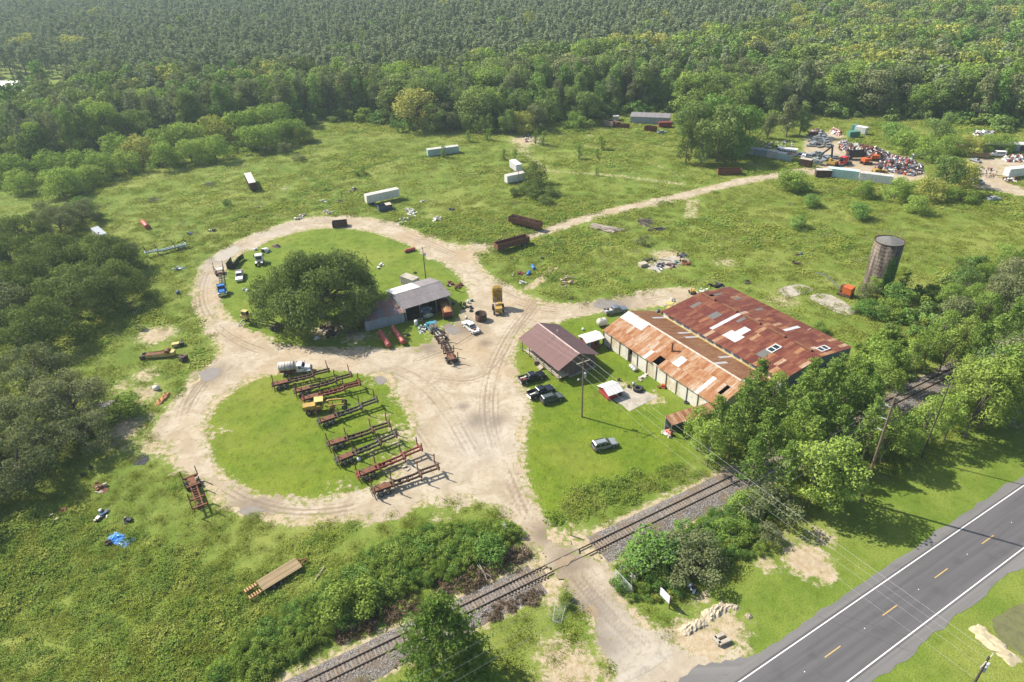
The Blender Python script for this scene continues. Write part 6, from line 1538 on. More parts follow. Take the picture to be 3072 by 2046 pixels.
W_, R__, D_, P_ = ('white', 'offwhite', 'steel', 'offwhite'), ('rust', 'rustdark', 'rustred'), ('black', 'darksteel', 'rustdark', 'navy'), ('palewood', 'log', 'wood')
for i, (lb, p, rx, ry, n, mats, h) in enumerate((
    ('grey junk pile left of the long cream trailer', zt(190, 40), 3, 2, 16, W_ + D_, .8), ('dark engine heap left of the long cream trailer', zt(62, 150), 1.2, 1, 9, D_, .9), ('long spread of white rubble below the dark blue dumpster', zt(775, 258), 4.5, 1.6, 24, W_, .3), ('white sheets scattered beside the sandy loop', zt(700, 352), 3.2, 1.6, 14, W_, .4),
    ('heap of white and grey planks in the meadow', zt(1040, 335), 2.6, 2.0, 18, W_ + P_, .7), ('dark scorched stump heap in the meadow', zt(1200, 235), .9, .8, 7, D_, .6), ('small white litter in the meadow above the planks', zt(895, 145), .9, .6, 5, W_, .2), ('pale wreckage by the top of the sandy loop', c1(2070, 1500), 2.6, 1.3, 14, W_ + P_, .5),
    ('crumpled white wreck beside the top of the loop', c1(2262, 1465), 1.8, 1.2, 12, W_, .9), ('white sheets in the meadow above the loop', c1(2230, 1392), 1.8, 1.0, 8, W_, .3), ('blue and white rubbish heap left of the loop', c4(1232, 285), 1.8, 1.2, 14, ('blue', 'white', 'offwhite', 'navy'), .4), ('rusty iron heap right of the workshop, nearer the road', z2(1700, 415), 1.8, 1.1, 14, R__, .5),
    ('rusty iron heap right of the workshop, nearer the wall', z2(1570, 385), 1.1, .8, 9, R__ + ('steel',), .4), ('white bits below the blue drums', c5(1250, 385), 1.2, .9, 8, W_, .3), ('brown iron beside the blue drums', c5(1240, 318), 1.0, .8, 7, R__, .8), ('yellow brown machine wreck overgrown in the meadow', c5(1560, 385), 2.6, 2.0, 16, ('rust', 'rustdark', 'paleyellow', 'palewood'), 1.0),
    ('dark iron heap below the left trees', c7(690, 425), 1.3, .9, 9, D_ + ('offwhite',), .8), ('black slab heap left of the lower loop', c7(882, 455), 1.0, .6, 4, ('black', 'darksteel'), .2), ('reddish rubble in the shade at the left', c7(395, 430), 1.8, .9, 10, ('rustred', 'palewood', 'rust'), .2), ('pale rubble below the left trees', c7(690, 230), 2.2, .9, 10, ('palewood', 'rust', 'concrete'), .2),
    ('dark machine parts under the oak beside the tool shed', zo(1850, 720), 2.0, 1.4, 16, D_, .9), ('scrap iron under the right side of the oak', zo(1760, 610), 1.4, 1.0, 9, R__ + D_, .6), ('white pail and litter under the oak', zo(1600, 795), .5, .4, 3, ('white',), .2), ('litter at the foot of the oak', zo(1130, 370), 1.2, .8, 6, W_ + R__, .3),
    ('pale litter before the workshop', z2(1120, 1090), 1.8, .7, 16, ('offwhite', 'cargreen', 'steel'), .15), ('brown crates at the workshop mouth', z2(1090, 960), .8, .5, 5, ('palewood', 'wood'), .8), ('dark table frame in the meadow beyond the warehouse', c6(800, 190), 1.0, .6, 6, D_, .6), ('dark tyres and iron beyond the warehouse', c6(800, 255), 1.6, .7, 8, D_, .4),
    ('dark iron by the far corner of the maroon roof', c6(455, 380), 1.0, .7, 7, D_, .4), ('pile of black tyres and hoses behind the warehouse', z5(640, 125), 2.2, 1.1, 16, ('rubber', 'black', 'darksteel'), .7), ('black engine behind the warehouse roof corner', z5(730, 160), 1.2, .9, 8, ('black', 'darksteel', 'steel'), 1.2), ('white bags behind the maroon roof', z5(520, 175), 1.4, .6, 6, ('white', 'offwhite'), .5),
    ('orange brick heap by the panel wall', zr(200, 365), 1.2, .5, 8, ('clay', 'rust', 'orange'), .3), ('white boards along the panel wall', z4(1700, 970), 2.6, .4, 5, ('offwhite', 'palewood'), .1), ('pale panels on the ground under the lean-to', zr(310, 1220), 1.6, .8, 6, ('offwhite', 'concrete'), .2), ('grey boulder litter behind the notice board', zs(1165, 165), .7, .5, 6, ('insul', 'darksteel'), .4),
    ('pale planks beside the near red log trailer', z3(1505, 1195), .9, .5, 5, ('palewood',), .05), ('white scrap by the burnt patch at the upper meadow', c2(1290, 965), 4, 2, 14, W_ + R__, .5), ('rusty heap at the burnt patch', c2(1280, 945), 3, 1.6, 10, R__ + D_, 1.2), ('dark iron in the left meadow', c4(1310, 45), 1.1, .8, 6, D_, .4), ('pale iron in the left meadow', c4(1465, 25), 1.2, .7, 6, D_ + W_, .3),
    ('white sheet lying right of the oak', c5(270, 268), 1.6, .8, 5, ('white',), .1), ('small white machine on the grass at the loop', z7(840, 430), .8, .4, 4, ('white',), .1), ('pale wreckage left of the oak', z7(740, 915), 1.2, .7, 7, W_, .3), ('dark wheel and iron above the oak', z7(1095, 390), 1.2, .8, 7, R__ + D_, .5),
    ('small red machine by the warehouse gap', c5(2200, 590), 1.0, .7, 7, ('rustred', 'steel', 'navy'), .8), ('blue and white odds at the warehouse corner', z4(1230, 370), 1.0, .5, 6, ('navy', 'white', 'steel'), .6), ('rusty pipe bits by the panel wall gutter', z4(1450, 660), .5, .3, 4, R__, .5))):
    debris(lb, p, rx, ry, n, mats, h, i)
# scrap on the overgrown slab behind the lane
zu = crop(1880, 620, 7.466)
flat_sheet('concrete_pad', 'overgrown concrete slab strewn with scrap', [zu(*p) for p in ((440, 1300), (700, 1180), (1150, 1080), (1300, 1120), (1480, 1230), (1000, 1370), (500, 1440))], M['concrete'], .04, smooth=1)
for i, (lb, u, v, n, mats, h) in enumerate((('dark drums and iron in the middle of the strewn slab', 760, 1330, 20, D_ + W_, .6), ('white litter at the near edge of the strewn slab', 690, 1410, 10, W_, .3), ('rusty iron at the right of the strewn slab', 980, 1320, 12, R__ + ('offwhite',), .9), ('green and yellow machine part on the strewn slab', 1160, 1260, 9, ('green', 'yellow', 'navy'), 1.0), ('red iron at the far right of the strewn slab', 1310, 1270, 9, ('rustred', 'rust'), .6), ('black heap behind the strewn slab', 1250, 1110, 10, D_, .8), ('dark strip of tyres behind the strewn slab', 500, 1215, 12, ('rubber', 'darksteel'), .4))):
    debris(lb, zu(u, v), 1.9, 1.1, n, mats, h, 70 + i)
tag(MB().box(-1.1, 1.1, -.8, .8, 0, .9).box(-1.15, 1.15, -.85, .85, .9, 1.0).build('metal_box', M['palewood'], None, loc=zu(360, 1330), rot=(0, 0, .4)), 'pale square box at the left end of the strewn slab', 'box')
tag(MB().beam((0, 0, .3), (3.6, -1.5, .3), .2, .2).build('timber', M['palewood'], None, loc=zu(690, 1185)), 'pale timber lying across the strewn slab', 'timber')
# blue tarpaulin
tp = thing('tarpaulin', 'crumpled blue tarpaulin over a dark heap in the weeds', 'tarpaulin', c7(830, 590))
vs = []
for i in range(15):
    for j in range(9):
        x, y = (i / 14 - .5) * 4.4, (j / 8 - .5) * 2.2
        vs.append((x + random.uniform(-.1, .1), y + random.uniform(-.1, .1), max(.03, .75 * math.exp(-((x + .6) ** 2) / 1.6 - (y ** 2) / .8) + random.uniform(-.09, .16))))
MB().add(vs, [(i * 9 + j, (i + 1) * 9 + j, (i + 1) * 9 + j + 1, i * 9 + j + 1) for i in range(14) for j in range(8)]).build('sheet', M['tarp'], tp, rot=(0, 0, rad(-20)))
for k in range(7): MB().box(-.3, .3, -.2, .2, 0, .35).build('covered_junk', M[random.choice(D_)], tp, loc=(-1.5 + random.uniform(-.5, .5), -.8 + random.uniform(-.3, .4), random.uniform(0, .4)), rot=(random.uniform(-.3, .3), .2, random.uniform(0, 3)))
# logs
def logs(label, group, p, a, n, L, spread, mat, seed, r0=(.1, .17), wild=.12):
    r = random.Random(seed)
    for k in range(n):
        l, rr = r.uniform(*L), r.uniform(*r0)
        off, al = r.gauss(0, spread), r.uniform(-1.4, 1.4)
        aa = a + r.gauss(0, wild)
        x, y = p.x - math.sin(a) * off + math.cos(a) * al, p.y + math.cos(a) * off + math.sin(a) * al
        m = MB().tube((-l / 2, 0, 0), (l / 2, 0, r.uniform(-.1, .25)), rr, rr * .75, 7)
        tag(m.build('log', M[mat], None, loc=(x, y, rr + max(0, r.uniform(-.2, .8) * (1 - min(1, abs(off) / (2 * spread))))), rot=(0, 0, aa)), label, 'log', group)
logs('pale bare pole log in the long pile on the meadow', 'logs of the pale pile', F(1390, 527), ang(F(1345, 519), F(1440, 541)), 30, (6.5, 10), 1.0, 'log', 3)
logs('dark short log in the tangled heap beside the pale pile', 'logs of the dark heap', zu(430, 370), rad(-10), 24, (1.8, 4.2), 1.6, 'darklog', 4, (.1, .18), .8)
logs('dark straight log in the flat bundle below the tangled heap', 'logs of the flat bundle', zu(700, 525), ang(zu(540, 540), zu(850, 505)), 7, (4.5, 5.5), .35, 'darklog', 5)
logs('dark rail length in the pile beside the tool shed', 'rails by the tool shed', c5(60, 690), ang(c5(0, 610), c5(130, 750)), 18, (4.5, 8), .8, 'darklog', 6, (.07, .13), .1)
logs('grey branch in the brush heap on the left meadow', 'branches of the left brush heap', c1(1450, 1275), rad(10), 14, (2, 5), 1.6, 'darklog', 7, (.06, .11), .6)
logs('thin branch in the lower brush heap of the left meadow', 'branches of the lower brush heap', c1(1060, 1385), rad(0), 12, (2, 5), 1.4, 'darklog', 8, (.06, .11), .6)
logs('dry stick in the tangle beside the crossing', 'sticks by the crossing', c8(990, 830), rad(-55), 9, (1.2, 3.2), .9, 'log', 9, (.04, .08), .4)
for lb, fn, u, v, a, l in (('lone pale log in the left meadow', c1, 1770, 1435, .2, 5), ('grey log in the lower meadow by the flat trailer', c7, 2240, 785, 1.1, 2.6), ('pale board on the sand by the near trailer', c8, 682, 288, -.9, 1.2), ('grey beam standing before the blue drums', c5, 1185, 330, 1.4, 2.6), ('fallen pole in the middle meadow', c5, 1570, 345, -.9, 3.2)):
    logs(lb, None, fn(u, v), a, 1, (l, l), .01, 'log', int(u))
# ------------------------------------------------------------------ the scrapyard
def wreck_proto():
    t = thing('scrap_car', 'wrecked car in the scrapyard', 'car')
    MB().prism([(-2.2, .3), (-2.25, .75), (-1.3, .85), (1.0, .85), (2.1, .72), (2.2, .35)], -.85, .85).build('body', M['white'], t)
    MB().prism([(-1.5, .84), (-1.05, 1.32), (.25, 1.32), (.95, .84)], -.8, .8, 0, -.62, .62, 1.2).build('cab', M['white'], t)
    MB().add([(.97, -.74, .9), (.97, .74, .9), (.29, .6, 1.29), (.29, -.6, 1.29)], [(0, 1, 2, 3)]).build('windscreen', M['glass'], t)
    MB().add([(-1.55, -.74, .88), (-1.55, .74, .88), (-1.09, .6, 1.28), (-1.09, -.6, 1.28)], [(3, 2, 1, 0)]).build('rear_window', M['glass'], t)
    for s in (-1, 1): MB().box(-1.0, .45, s * .735 - .02, s * .735 + .02, .9, 1.2).build('side_window', M['glass'], t)
    for x in (-1.35, 1.35):
        for s in (-1, 1): wheel(t, x, s * .72, .3, .2)
    return t
proto_car, first = wreck_proto(), True
PNAME = {'white': 'white', 'silver': 'silver', 'cargrey': 'blue grey', 'blue': 'bright blue', 'offwhite': 'dirty white', 'carblack': 'black', 'navy': 'navy', 'rustred': 'dull red'}
def wreck(p, z, rz, paint, label, group):
    global first
    if label.startswith('wrecked car'): label = PNAME[paint] + ' ' + label + (', upper layer' if z else ', on the ground')
    if first: c, first = proto_car, False; c.location = (p.x, p.y, z); c.rotation_euler = (0, 0, rz); tag(c, label, None, group)
    else: c = copy_thing(proto_car, (p.x, p.y, z), rz, label, group)
    recolor(c, M['white'], M[paint]); c.rotation_euler.x = random.uniform(-.12, .12) if z > .1 else 0; c.rotation_euler.y = random.uniform(-.1, .1) if z > .1 else 0
paints = ('white', 'silver', 'cargrey', 'blue', 'offwhite', 'carblack', 'silver', 'navy', 'rustred', 'white')
for u, v, z in ((1045, 345, 0), (1090, 325, 0), (1100, 345, 1.3), (1160, 365, 0), (1195, 395, 0), (1100, 395, 0), (1100, 395, 1.3), (1060, 375, 0), (1140, 340, 1.3), (1180, 375, 1.3), (1030, 395, 0)): wreck(z6(u, v), z, random.uniform(0, 6.2), random.choice(paints), 'wrecked car in the stack by the scrapyard lane', 'stacked wrecks by the lane')
for u, v, z in ((905, 500, 0), (940, 495, 0), (960, 520, 0), (985, 545, 0), (1010, 520, 0), (960, 545, 1.3), (1050, 550, 0), (1080, 560, 0), (1060, 500, 0), (1110, 495, 0), (1085, 520, 1.3), (1160, 525, 0), (1195, 520, 0), (1190, 545, 0), (1270, 530, 0), (1250, 550, 0), (1075, 590, 0), (1090, 590, 1.3)): wreck(z6(u, v), z, random.uniform(0, 6.2), random.choice(paints), 'wrecked car in the crush behind the container wall', 'wrecks behind the container wall')
wreck(z6(1135, 275), 0, .3, 'cargrey', 'grey wrecked car at the rusty heap behind the scrapyard', None); wreck(zw(1405, 480), 0, .1, 'white', 'white car low in the weeds before the far forest', None)
for u, v, pt in ((1045, 630, 'rustred'), (1090, 1010, 'rustred'), (1260, 130, 'silver')): wreck(zb(u, v), 0, random.uniform(0, 6), pt, {1045: 'dark red wreck at the right scrapyard entrance', 1090: 'maroon wreck beside the large tree at the right scrapyard', 1260: 'grey wreck in the shade behind the right scrapyard'}[u], None)
wreck(zb(1390, 1330), 0, .1, 'rustred', 'dark red wreck hidden in bushes at the right edge', None)
for lb, a, b, wl_, rf, H, W in (('pale container at the left end of the scrapyard wall', (245, 462), (385, 492), 'offwhite', 'tin', 2.5, 2.4), ('rust streaked container second in the scrapyard wall', (388, 488), (535, 512), 'tin', 'tin', 2.4, 2.4), ('whitish container third in the scrapyard wall', (540, 515), (638, 532), 'offwhite', 'offwhite', 2.6, 2.4), ('grey container fourth in the scrapyard wall', (640, 540), (740, 556), 'cargreen', 'offwhite', 2.6, 2.4), ('grey container at the right end of the left wall', (742, 556), (800, 566), 'cargreen', 'rust', 2.6, 2.4),
                                ('scorched box body at the scrapyard gate', (885, 610), (1012, 632), 'rustdark', 'palewood', 2.8, 2.4), ('grey box van body in front of the mint container', (1075, 735), (1242, 738), 'rustdark', 'offwhite', 2.6, 2.4), ('long mint green container facing the meadow', (1195, 725), (1532, 765), 'mint', 'mint', 3.0, 2.6), ('long white container right of the mint one', (1540, 770), (1900, 815), 'white', 'offwhite', 2.8, 2.6),
                                ('white container behind the green one in the scrapyard', (1490, 255), (1605, 278), 'white', 'white', 3.0, 2.6), ('green container beside the scrapyard lane', (1440, 312), (1550, 305), 'green', 'green', 2.6, 2.4), ('small teal container left of the white one', (1465, 235), (1490, 240), 'teal', 'teal', 2.6, 2.4)):
    box_trailer('container', lb, z6(*a), z6(*b), M[wl_], M[rf], .1, W, H, 10, False, 'container')
for fn, lb, a, b, wl_, rf, H, W, z0 in ((zb, 'white box trailer at the right edge by the sandy road', (1640, 955), (2100, 905), 'white', 'white', 2.7, 2.5, .9), (zw, 'maroon container half sunk in weeds by the tall dark trees', (1340, 375), (1600, 370), 'rustred', 'rustred', 2.4, 2.4, .1), (zw, 'small white cab body before the far forest', (400, 235), (515, 235), 'offwhite', 'white', 2.3, 2.2, .1)):
    box_trailer('container', lb, fn(*a), fn(*b), M[wl_], M[rf], z0, W, H, 8, False, 'container')
pa, pb = z6(665, 490), z6(880, 515)
bu = thing('old_bus', 'old purple and white bus parked along the container wall', 'bus', mid(pa, pb) + Vector((0, 1.2, 0)), ang(pa, pb)); BL = (pb - pa).length
MB().box(-BL / 2, BL / 2, -1.25, 1.25, .5, 1.6).build('lower_body', M['offwhite'], bu); MB().box(-BL / 2, BL / 2, -1.2, 1.2, 2.3, 2.9).build('roof', M['white'], bu); MB().box(-BL / 2 - .05, -BL / 2 + 1.0, -1.22, 1.22, .5, 2.88).build('front', M['purple'], bu)
for k in range(9):
    for s in (-1, 1): MB().box(-BL / 2 + 1.2 + k * (BL - 1.4) / 9, -BL / 2 + 1.1 + (k + .75) * (BL - 1.4) / 9, s * 1.2 - .03, s * 1.2 + .03, 1.6, 2.3).build('window', M['glass'], bu)
    MB().box(-BL / 2 + 1.1 + (k + .78) * (BL - 1.4) / 9, -BL / 2 + 1.18 + (k + .95) * (BL - 1.4) / 9, -1.2, 1.2, 1.6, 2.3).build('window_post', M['white'], bu)
four_wheels(bu, BL / 2 - 2, -BL / 2 + 2, 1.0, .48, .3)
pa, pb = z6(1425, 590), z6(1320, 600)
rt = thing('tractor_unit', 'bright red lorry tractor in the middle of the scrapyard', 'lorry', mid(pa, pb), ang(pa, pb) + .25); lorry_cab(rt, 1.5, M['red'], 1.7, True, 3.2); chassis(rt, -3.6, 2.0, (-2.9, -1.6))
def machine_arm(t, pts, mat, w=.4, name='boom'):
    for k in range(len(pts) - 1): MB().beam(pts[k], pts[k + 1], w, w * 1.2).build(name if k == 0 else 'stick', M[mat], t)
pa, pb = z6(1425, 548), z6(1612, 545)
dtl = thing('dump_trailer', 'black high sided dump trailer behind the red lorry', 'trailer', mid(pa, pb) + Vector((0, 1.3, 0)), ang(pa, pb)); open_box(dtl, (pb - pa).length, 2.5, 1.0, 3.2, M['darksteel'], 12)
for x in (-3, -1.8):
    for s in (-1, 1): wheel(dtl, x, s * .95, .5, .5)
for lb, u, v, a, pm, arm in (('orange material handler before the scrap heap', 1620, 585, .2, 'orange', ((0, 0, 2.2), (3.2, 0, 4.6), (6.0, 0, 3.0))), ('orange crawler excavator behind the material handler', 1720, 550, -.3, 'orange', ((0, 0, 2.0), (3.0, .5, 3.4), (5.0, .5, 1.5)))):
    t = thing('excavator', lb, 'excavator', z6(u, v), a)
    MB().box(-1.6, 1.3, -1.2, 1.2, 1.1, 2.3).build('machine_house', M[pm], t); MB().box(.3, 1.4, .3, 1.2, 2.3, 3.0).build('operator_cab', M['glass'], t)
    for s in (-1, 1): MB().box(-1.9, 1.9, s * 1.0 - .28, s * 1.0 + .28, 0, .8).build('crawler_track', M['rustdark'], t)
    machine_arm(t, arm, 'rust'); MB().box(arm[-1][0] - .5, arm[-1][0] + .5, -.5, .5, arm[-1][2] - 1.1, arm[-1][2]).build('grab', M['rustdark'], t)
t = thing('excavator', 'yellow excavator with raised black boom at the scrapyard gate', 'excavator', z6(1255, 605), 2.2)
MB().box(-1.4, 1.2, -1.1, 1.1, .9, 2.0).build('machine_house', M['yellow'], t); MB().box(.3, 1.3, .2, 1.1, 2.0, 2.8).build('operator_cab', M['yellow'], t)
for s in (-1, 1): MB().box(-1.7, 1.7, s * .95 - .28, s * .95 + .28, 0, .75).build('crawler_track', M['rustdark'], t)
machine_arm(t, ((.8, -.2, 1.8), (1.6, -.2, 7.0), (5.0, -.2, 3.4)), 'black', .45)
t = thing('wheel_loader', 'yellow and black wheel loader at the foot of the scrap heap', 'loader', z6(1750, 690), .1)
MB().box(-1.8, .6, -.9, .9, .8, 1.8).build('engine_hood', M['yellow'], t); MB().box(-.2, .9, -.7, .7, 1.8, 2.8).build('operator_cab', M['black'], t); MB().box(2.0, 3.0, -1.3, 1.3, .1, 1.1).build('bucket', M['yellow'], t); MB().beam((.6, -.5, 1.3), (2.2, -.5, .7), .2, .25).beam((.6, .5, 1.3), (2.2, .5, .7), .2, .25).build('lift_arm', M['yellow'], t); four_wheels(t, 1.0, -1.2, .95, .7, .5, 'yellow')
pa, pb = zb(1000, 560), zb(1330, 590)
t = thing('flat_trailer', 'yellow brown steel side trailer in the right scrapyard', 'trailer', mid(pa, pb) + Vector((0, 1.2, 0)), ang(pa, pb)); open_box(t, (pb - pa).length, 2.4, .5, 1.9, M['deckwood'], 8, M['rust'])
pa, pb = zb(1420, 548), zb(1560, 552)
t = thing('white_van', 'white van facing left in the right scrapyard', 'van', mid(pa, pb) + Vector((0, .9, 0)), ang(pb, pa)); MB().prism([(-2.4, .4), (-2.4, 2.1), (1.0, 2.1), (1.7, 1.3), (2.4, 1.1), (2.4, .4)], -.95, .95).build('body', M['white'], t); four_wheels(t, 1.6, -1.6, .85, .36, .24)
MB().add([(1.72, -.85, 1.34), (1.72, .85, 1.34), (1.08, .8, 2.05), (1.08, -.8, 2.05)], [(0, 1, 2, 3)]).build('windscreen', M['glass'], t)
for s in (-1, 1): MB().box(-1.9, .9, s * .96 - .01, s * .96 + .01, 1.35, 1.9).build('side_window', M['glass'], t)
tank('grey tank in the bushes right of the scrap heap', z6(2130, 500, .9), z6(2195, 500, .9), .9, M['steel'], z=.1)
t = thing('truck_cab', 'small red cab among the bushes right of the scrap heap', 'lorry part', zb(800, 405)); MB().prism([(-1.1, 0), (-1.1, 1.9), (.4, 1.9), (1.1, 1.0), (1.1, 0)], -1.1, 1.1).build('cab', M['red'], t); MB().box(-1.2, .5, -1.2, 1.2, 1.9, 2.0).build('roof', M['white'], t)
for lb, a, b, H, pm in (('red and white stake body lorry before the far forest', (255, 330), (440, 375), 2.2, 'offwhite'), ('rusty red lorry frame right of the stake body', (560, 380), (740, 390), 1.2, 'rust'), ('rusty box frame with open sides before the far forest', (1060, 440), (1300, 460), 1.6, 'rustred')):
    pa, pb = zw(*a), zw(*b); t = thing('lorry_wreck', lb, 'lorry part', mid(pa, pb) + Vector((0, 1.2, 0)), ang(pa, pb)); open_box(t, (pb - pa).length, 2.4, .5, .5 + H, M['rust'], 10, M[pm])
t = thing('scrap_cab', 'rusty red lorry cab between the stake body and the frame', 'lorry part', zw(500, 355), .2); MB().prism([(-1.5, .3), (-1.5, 2.6), (.5, 2.6), (.9, 1.7), (2.2, 1.5), (2.2, .3)], -1.1, 1.1).build('cab', M['rust'], t); MB().box(-.8, .4, -1.12, -1.09, 1.7, 2.4).build('window', M['dark'], t)
def heap(name, label, poly, hmax, n, mats, size=(.25, .9), seed=0):
    """A mass of scrap too dense to count: one mesh of tumbled plates and boxes over a mound."""
    a = np.array(poly); r = random.Random(seed); m = MB(); ok = 0
    while ok < n:
        x, y = r.uniform(a[:, 0].min(), a[:, 0].max()), r.uniform(a[:, 1].min(), a[:, 1].max())
        dd = float(sdf(np.array(x), np.array(y), poly))
        if dd < 0: continue
        ok += 1
        z = hmax * min(1, dd / 4.5) * r.uniform(.1, 1.0); s = r.uniform(*size)
        M3 = Matrix.Rotation(r.uniform(0, 6.28), 3, 'Z') @ Matrix.Rotation(r.uniform(-.9, .9), 3, 'X') @ Matrix.Rotation(r.uniform(-.9, .9), 3, 'Y')
        sx, sy, sz = s * r.uniform(.5, 1.4), s * r.uniform(.3, 1), s * r.uniform(.05, .6)
        vs = [M3 @ Vector((i * sx, j * sy, k * sz)) + Vector((x, y, z + .2)) for k in (-1, 1) for i, j in ((-1, -1), (1, -1), (1, 1), (-1, 1))]
        m.add(vs, [(3, 2, 1, 0), (4, 5, 6, 7), (0, 1, 5, 4), (1, 2, 6, 5), (2, 3, 7, 6), (3, 0, 4, 7)], r.randrange(len(mats)))
    return tag(m.build(name, [M[k] for k in mats]), label, None, None, 'stuff')
HM = ('white', 'offwhite', 'steel', 'silver', 'darksteel', 'rust', 'rustred', 'cargrey', 'black', 'rustdark', 'orange', 'navy', 'offwhite', 'tankred')
heap('scrap_heap', 'great heap of white and grey scrap appliances in the scrapyard', [tuple(z6(*p)[:2]) for p in ((1345, 440), (1400, 385), (1620, 420), (1800, 455), (1950, 520), (2120, 570), (2230, 610), (2240, 690), (2120, 720), (1900, 680), (1720, 640), (1790, 560), (1650, 500), (1500, 470))], 2.6, 2600, HM, (.18, .7), seed=1)
heap('scrap_heap', 'rusty brown scrap heap behind the scrapyard lane', [tuple(z6(*p)[:2]) for p in ((1000, 250), (1060, 220), (1160, 240), (1170, 275), (1100, 295), (1020, 295))], 1.8, 160, ('rust', 'rustdark', 'rustred', 'steel'), seed=2)
heap('scrap_heap', 'pinkish scrap heap beside the rusty one', [tuple(z6(*p)[:2]) for p in ((1230, 225), (1290, 205), (1365, 260), (1330, 278), (1260, 265))], 1.2, 120, ('offwhite', 'rust', 'tankred', 'white'), seed=3)
heap('scrap_heap', 'white scrap strip along the scrapyard lane', [tuple(z6(*p)[:2]) for p in ((1340, 370), (1400, 330), (1425, 390), (1400, 440), (1350, 430))], 1.2, 140, HM, seed=4)
heap('scrap_heap', 'white and rust scrap row at the right scrapyard', [tuple(zb(*p)[:2]) for p in ((1560, 570), (1750, 545), (2060, 540), (2060, 640), (1750, 640), (1570, 630))], 1.6, 220, ('white', 'rust', 'rustred', 'steel', 'offwhite'), seed=5)
heap('scrap_litter', 'scattered scrap under the white trailer at the right edge', [tuple(zb(*p)[:2]) for p in ((1560, 930), (1800, 960), (1800, 1000), (1640, 1000))], .5, 50, ('white', 'rust', 'offwhite', 'darksteel'), seed=6)
heap('scrap_litter', 'scattered scrap on the scrapyard meadow', [tuple(z6(*p)[:2]) for p in ((380, 330), (560, 350), (820, 340), (850, 400), (700, 420), (450, 420))], .3, 70, ('white', 'offwhite', 'rust', 'steel'), (.2, .5), seed=7)
heap('scrap_litter', 'scrap in the shade at the far right', [tuple(zb(*p)[:2]) for p in ((980, 150), (1100, 100), (1380, 100), (1380, 150), (1100, 200))], 1.0, 90, ('white', 'rust', 'steel', 'navy'), seed=8)
heap('scrap_litter', 'litter over the right scrapyard road', [tuple(zb(*p)[:2]) for p in ((1150, 720), (1450, 780), (1500, 900), (1350, 950), (1150, 900))], .1, 70, ('darksteel', 'offwhite', 'rust', 'palewood'), (.15, .4), seed=9)
# ------------------------------------------------------------------ foliage materials
def leaf_mat(name, a, b, c, trans=0.3):
    t = Nt(name)
    f = t.math('ADD', t.math('MULTIPLY', t.attr('tint'), 0.5), t.math('MULTIPLY', t.objrand(), 0.5))
    col = t.ramp(f, [(0.08, a), (0.5, b), (0.92, c)])
    d = t.n("ShaderNodeBsdfDiffuse"); t.l(col, d.inputs[0])
    tr = t.n("ShaderNodeBsdfTranslucent"); t.l(t.mix(0.5, col, (0.16, 0.2, 0.02)), tr.inputs[0])
    mx = t.n("ShaderNodeMixShader"); mx.inputs[0].default_value = trans
    t.l(d.outputs[0], mx.inputs[1]); t.l(tr.outputs[0], mx.inputs[2]); t.l(mx.outputs[0], t.out.inputs[0])
    return t.m
M['leaf_oak'] = leaf_mat('oak_leaves', (0.088, 0.128, 0.034), (0.138, 0.19, 0.05), (0.21, 0.26, 0.08), 0.28)
M['leaf_broad'] = leaf_mat('broad_leaves', (0.107, 0.169, 0.050), (0.178, 0.259, 0.071), (0.294, 0.356, 0.107))
M['leaf_grey'] = leaf_mat('grey_green_leaves', (0.13, 0.155, 0.07), (0.19, 0.215, 0.095), (0.275, 0.285, 0.135))
M['leaf_bright'] = leaf_mat('bright_leaves', (0.178, 0.276, 0.054), (0.268, 0.383, 0.075), (0.383, 0.482, 0.107), 0.38)
M['leaf_yellow'] = leaf_mat('yellowing_leaves', (0.268, 0.304, 0.062), (0.375, 0.392, 0.090), (0.482, 0.446, 0.133), 0.35)
M['leaf_bush'] = leaf_mat('bush_leaves', (0.135, 0.225, 0.036), (0.22, 0.31, 0.058), (0.33, 0.4, 0.09), 0.38)
M['leaf_vine'] = leaf_mat('vine_leaves', (0.090, 0.178, 0.040), (0.160, 0.285, 0.062), (0.304, 0.418, 0.107), 0.3)
M['leaf_weed'] = leaf_mat('weed_leaves', (0.17, 0.235, 0.03), (0.275, 0.33, 0.058), (0.41, 0.42, 0.11), 0.38)
M['leaf_blade'] = leaf_mat('grass_blades', (0.19, 0.24, 0.028), (0.285, 0.315, 0.055), (0.39, 0.38, 0.11), 0.35)
M['leaf_straw'] = leaf_mat('dry_weeds', (0.304, 0.268, 0.125), (0.356, 0.356, 0.133), (0.428, 0.428, 0.178), 0.3)
M['needle'] = leaf_mat('pine_needles', (0.116, 0.197, 0.040), (0.178, 0.276, 0.057), (0.276, 0.375, 0.081), 0.3)
M['needle_far'] = leaf_mat('haze_paled_needles', (0.19, 0.24, 0.125), (0.255, 0.305, 0.165), (0.34, 0.375, 0.21), 0.25)  # paler and bluer than near needles: distance haze put into the colour

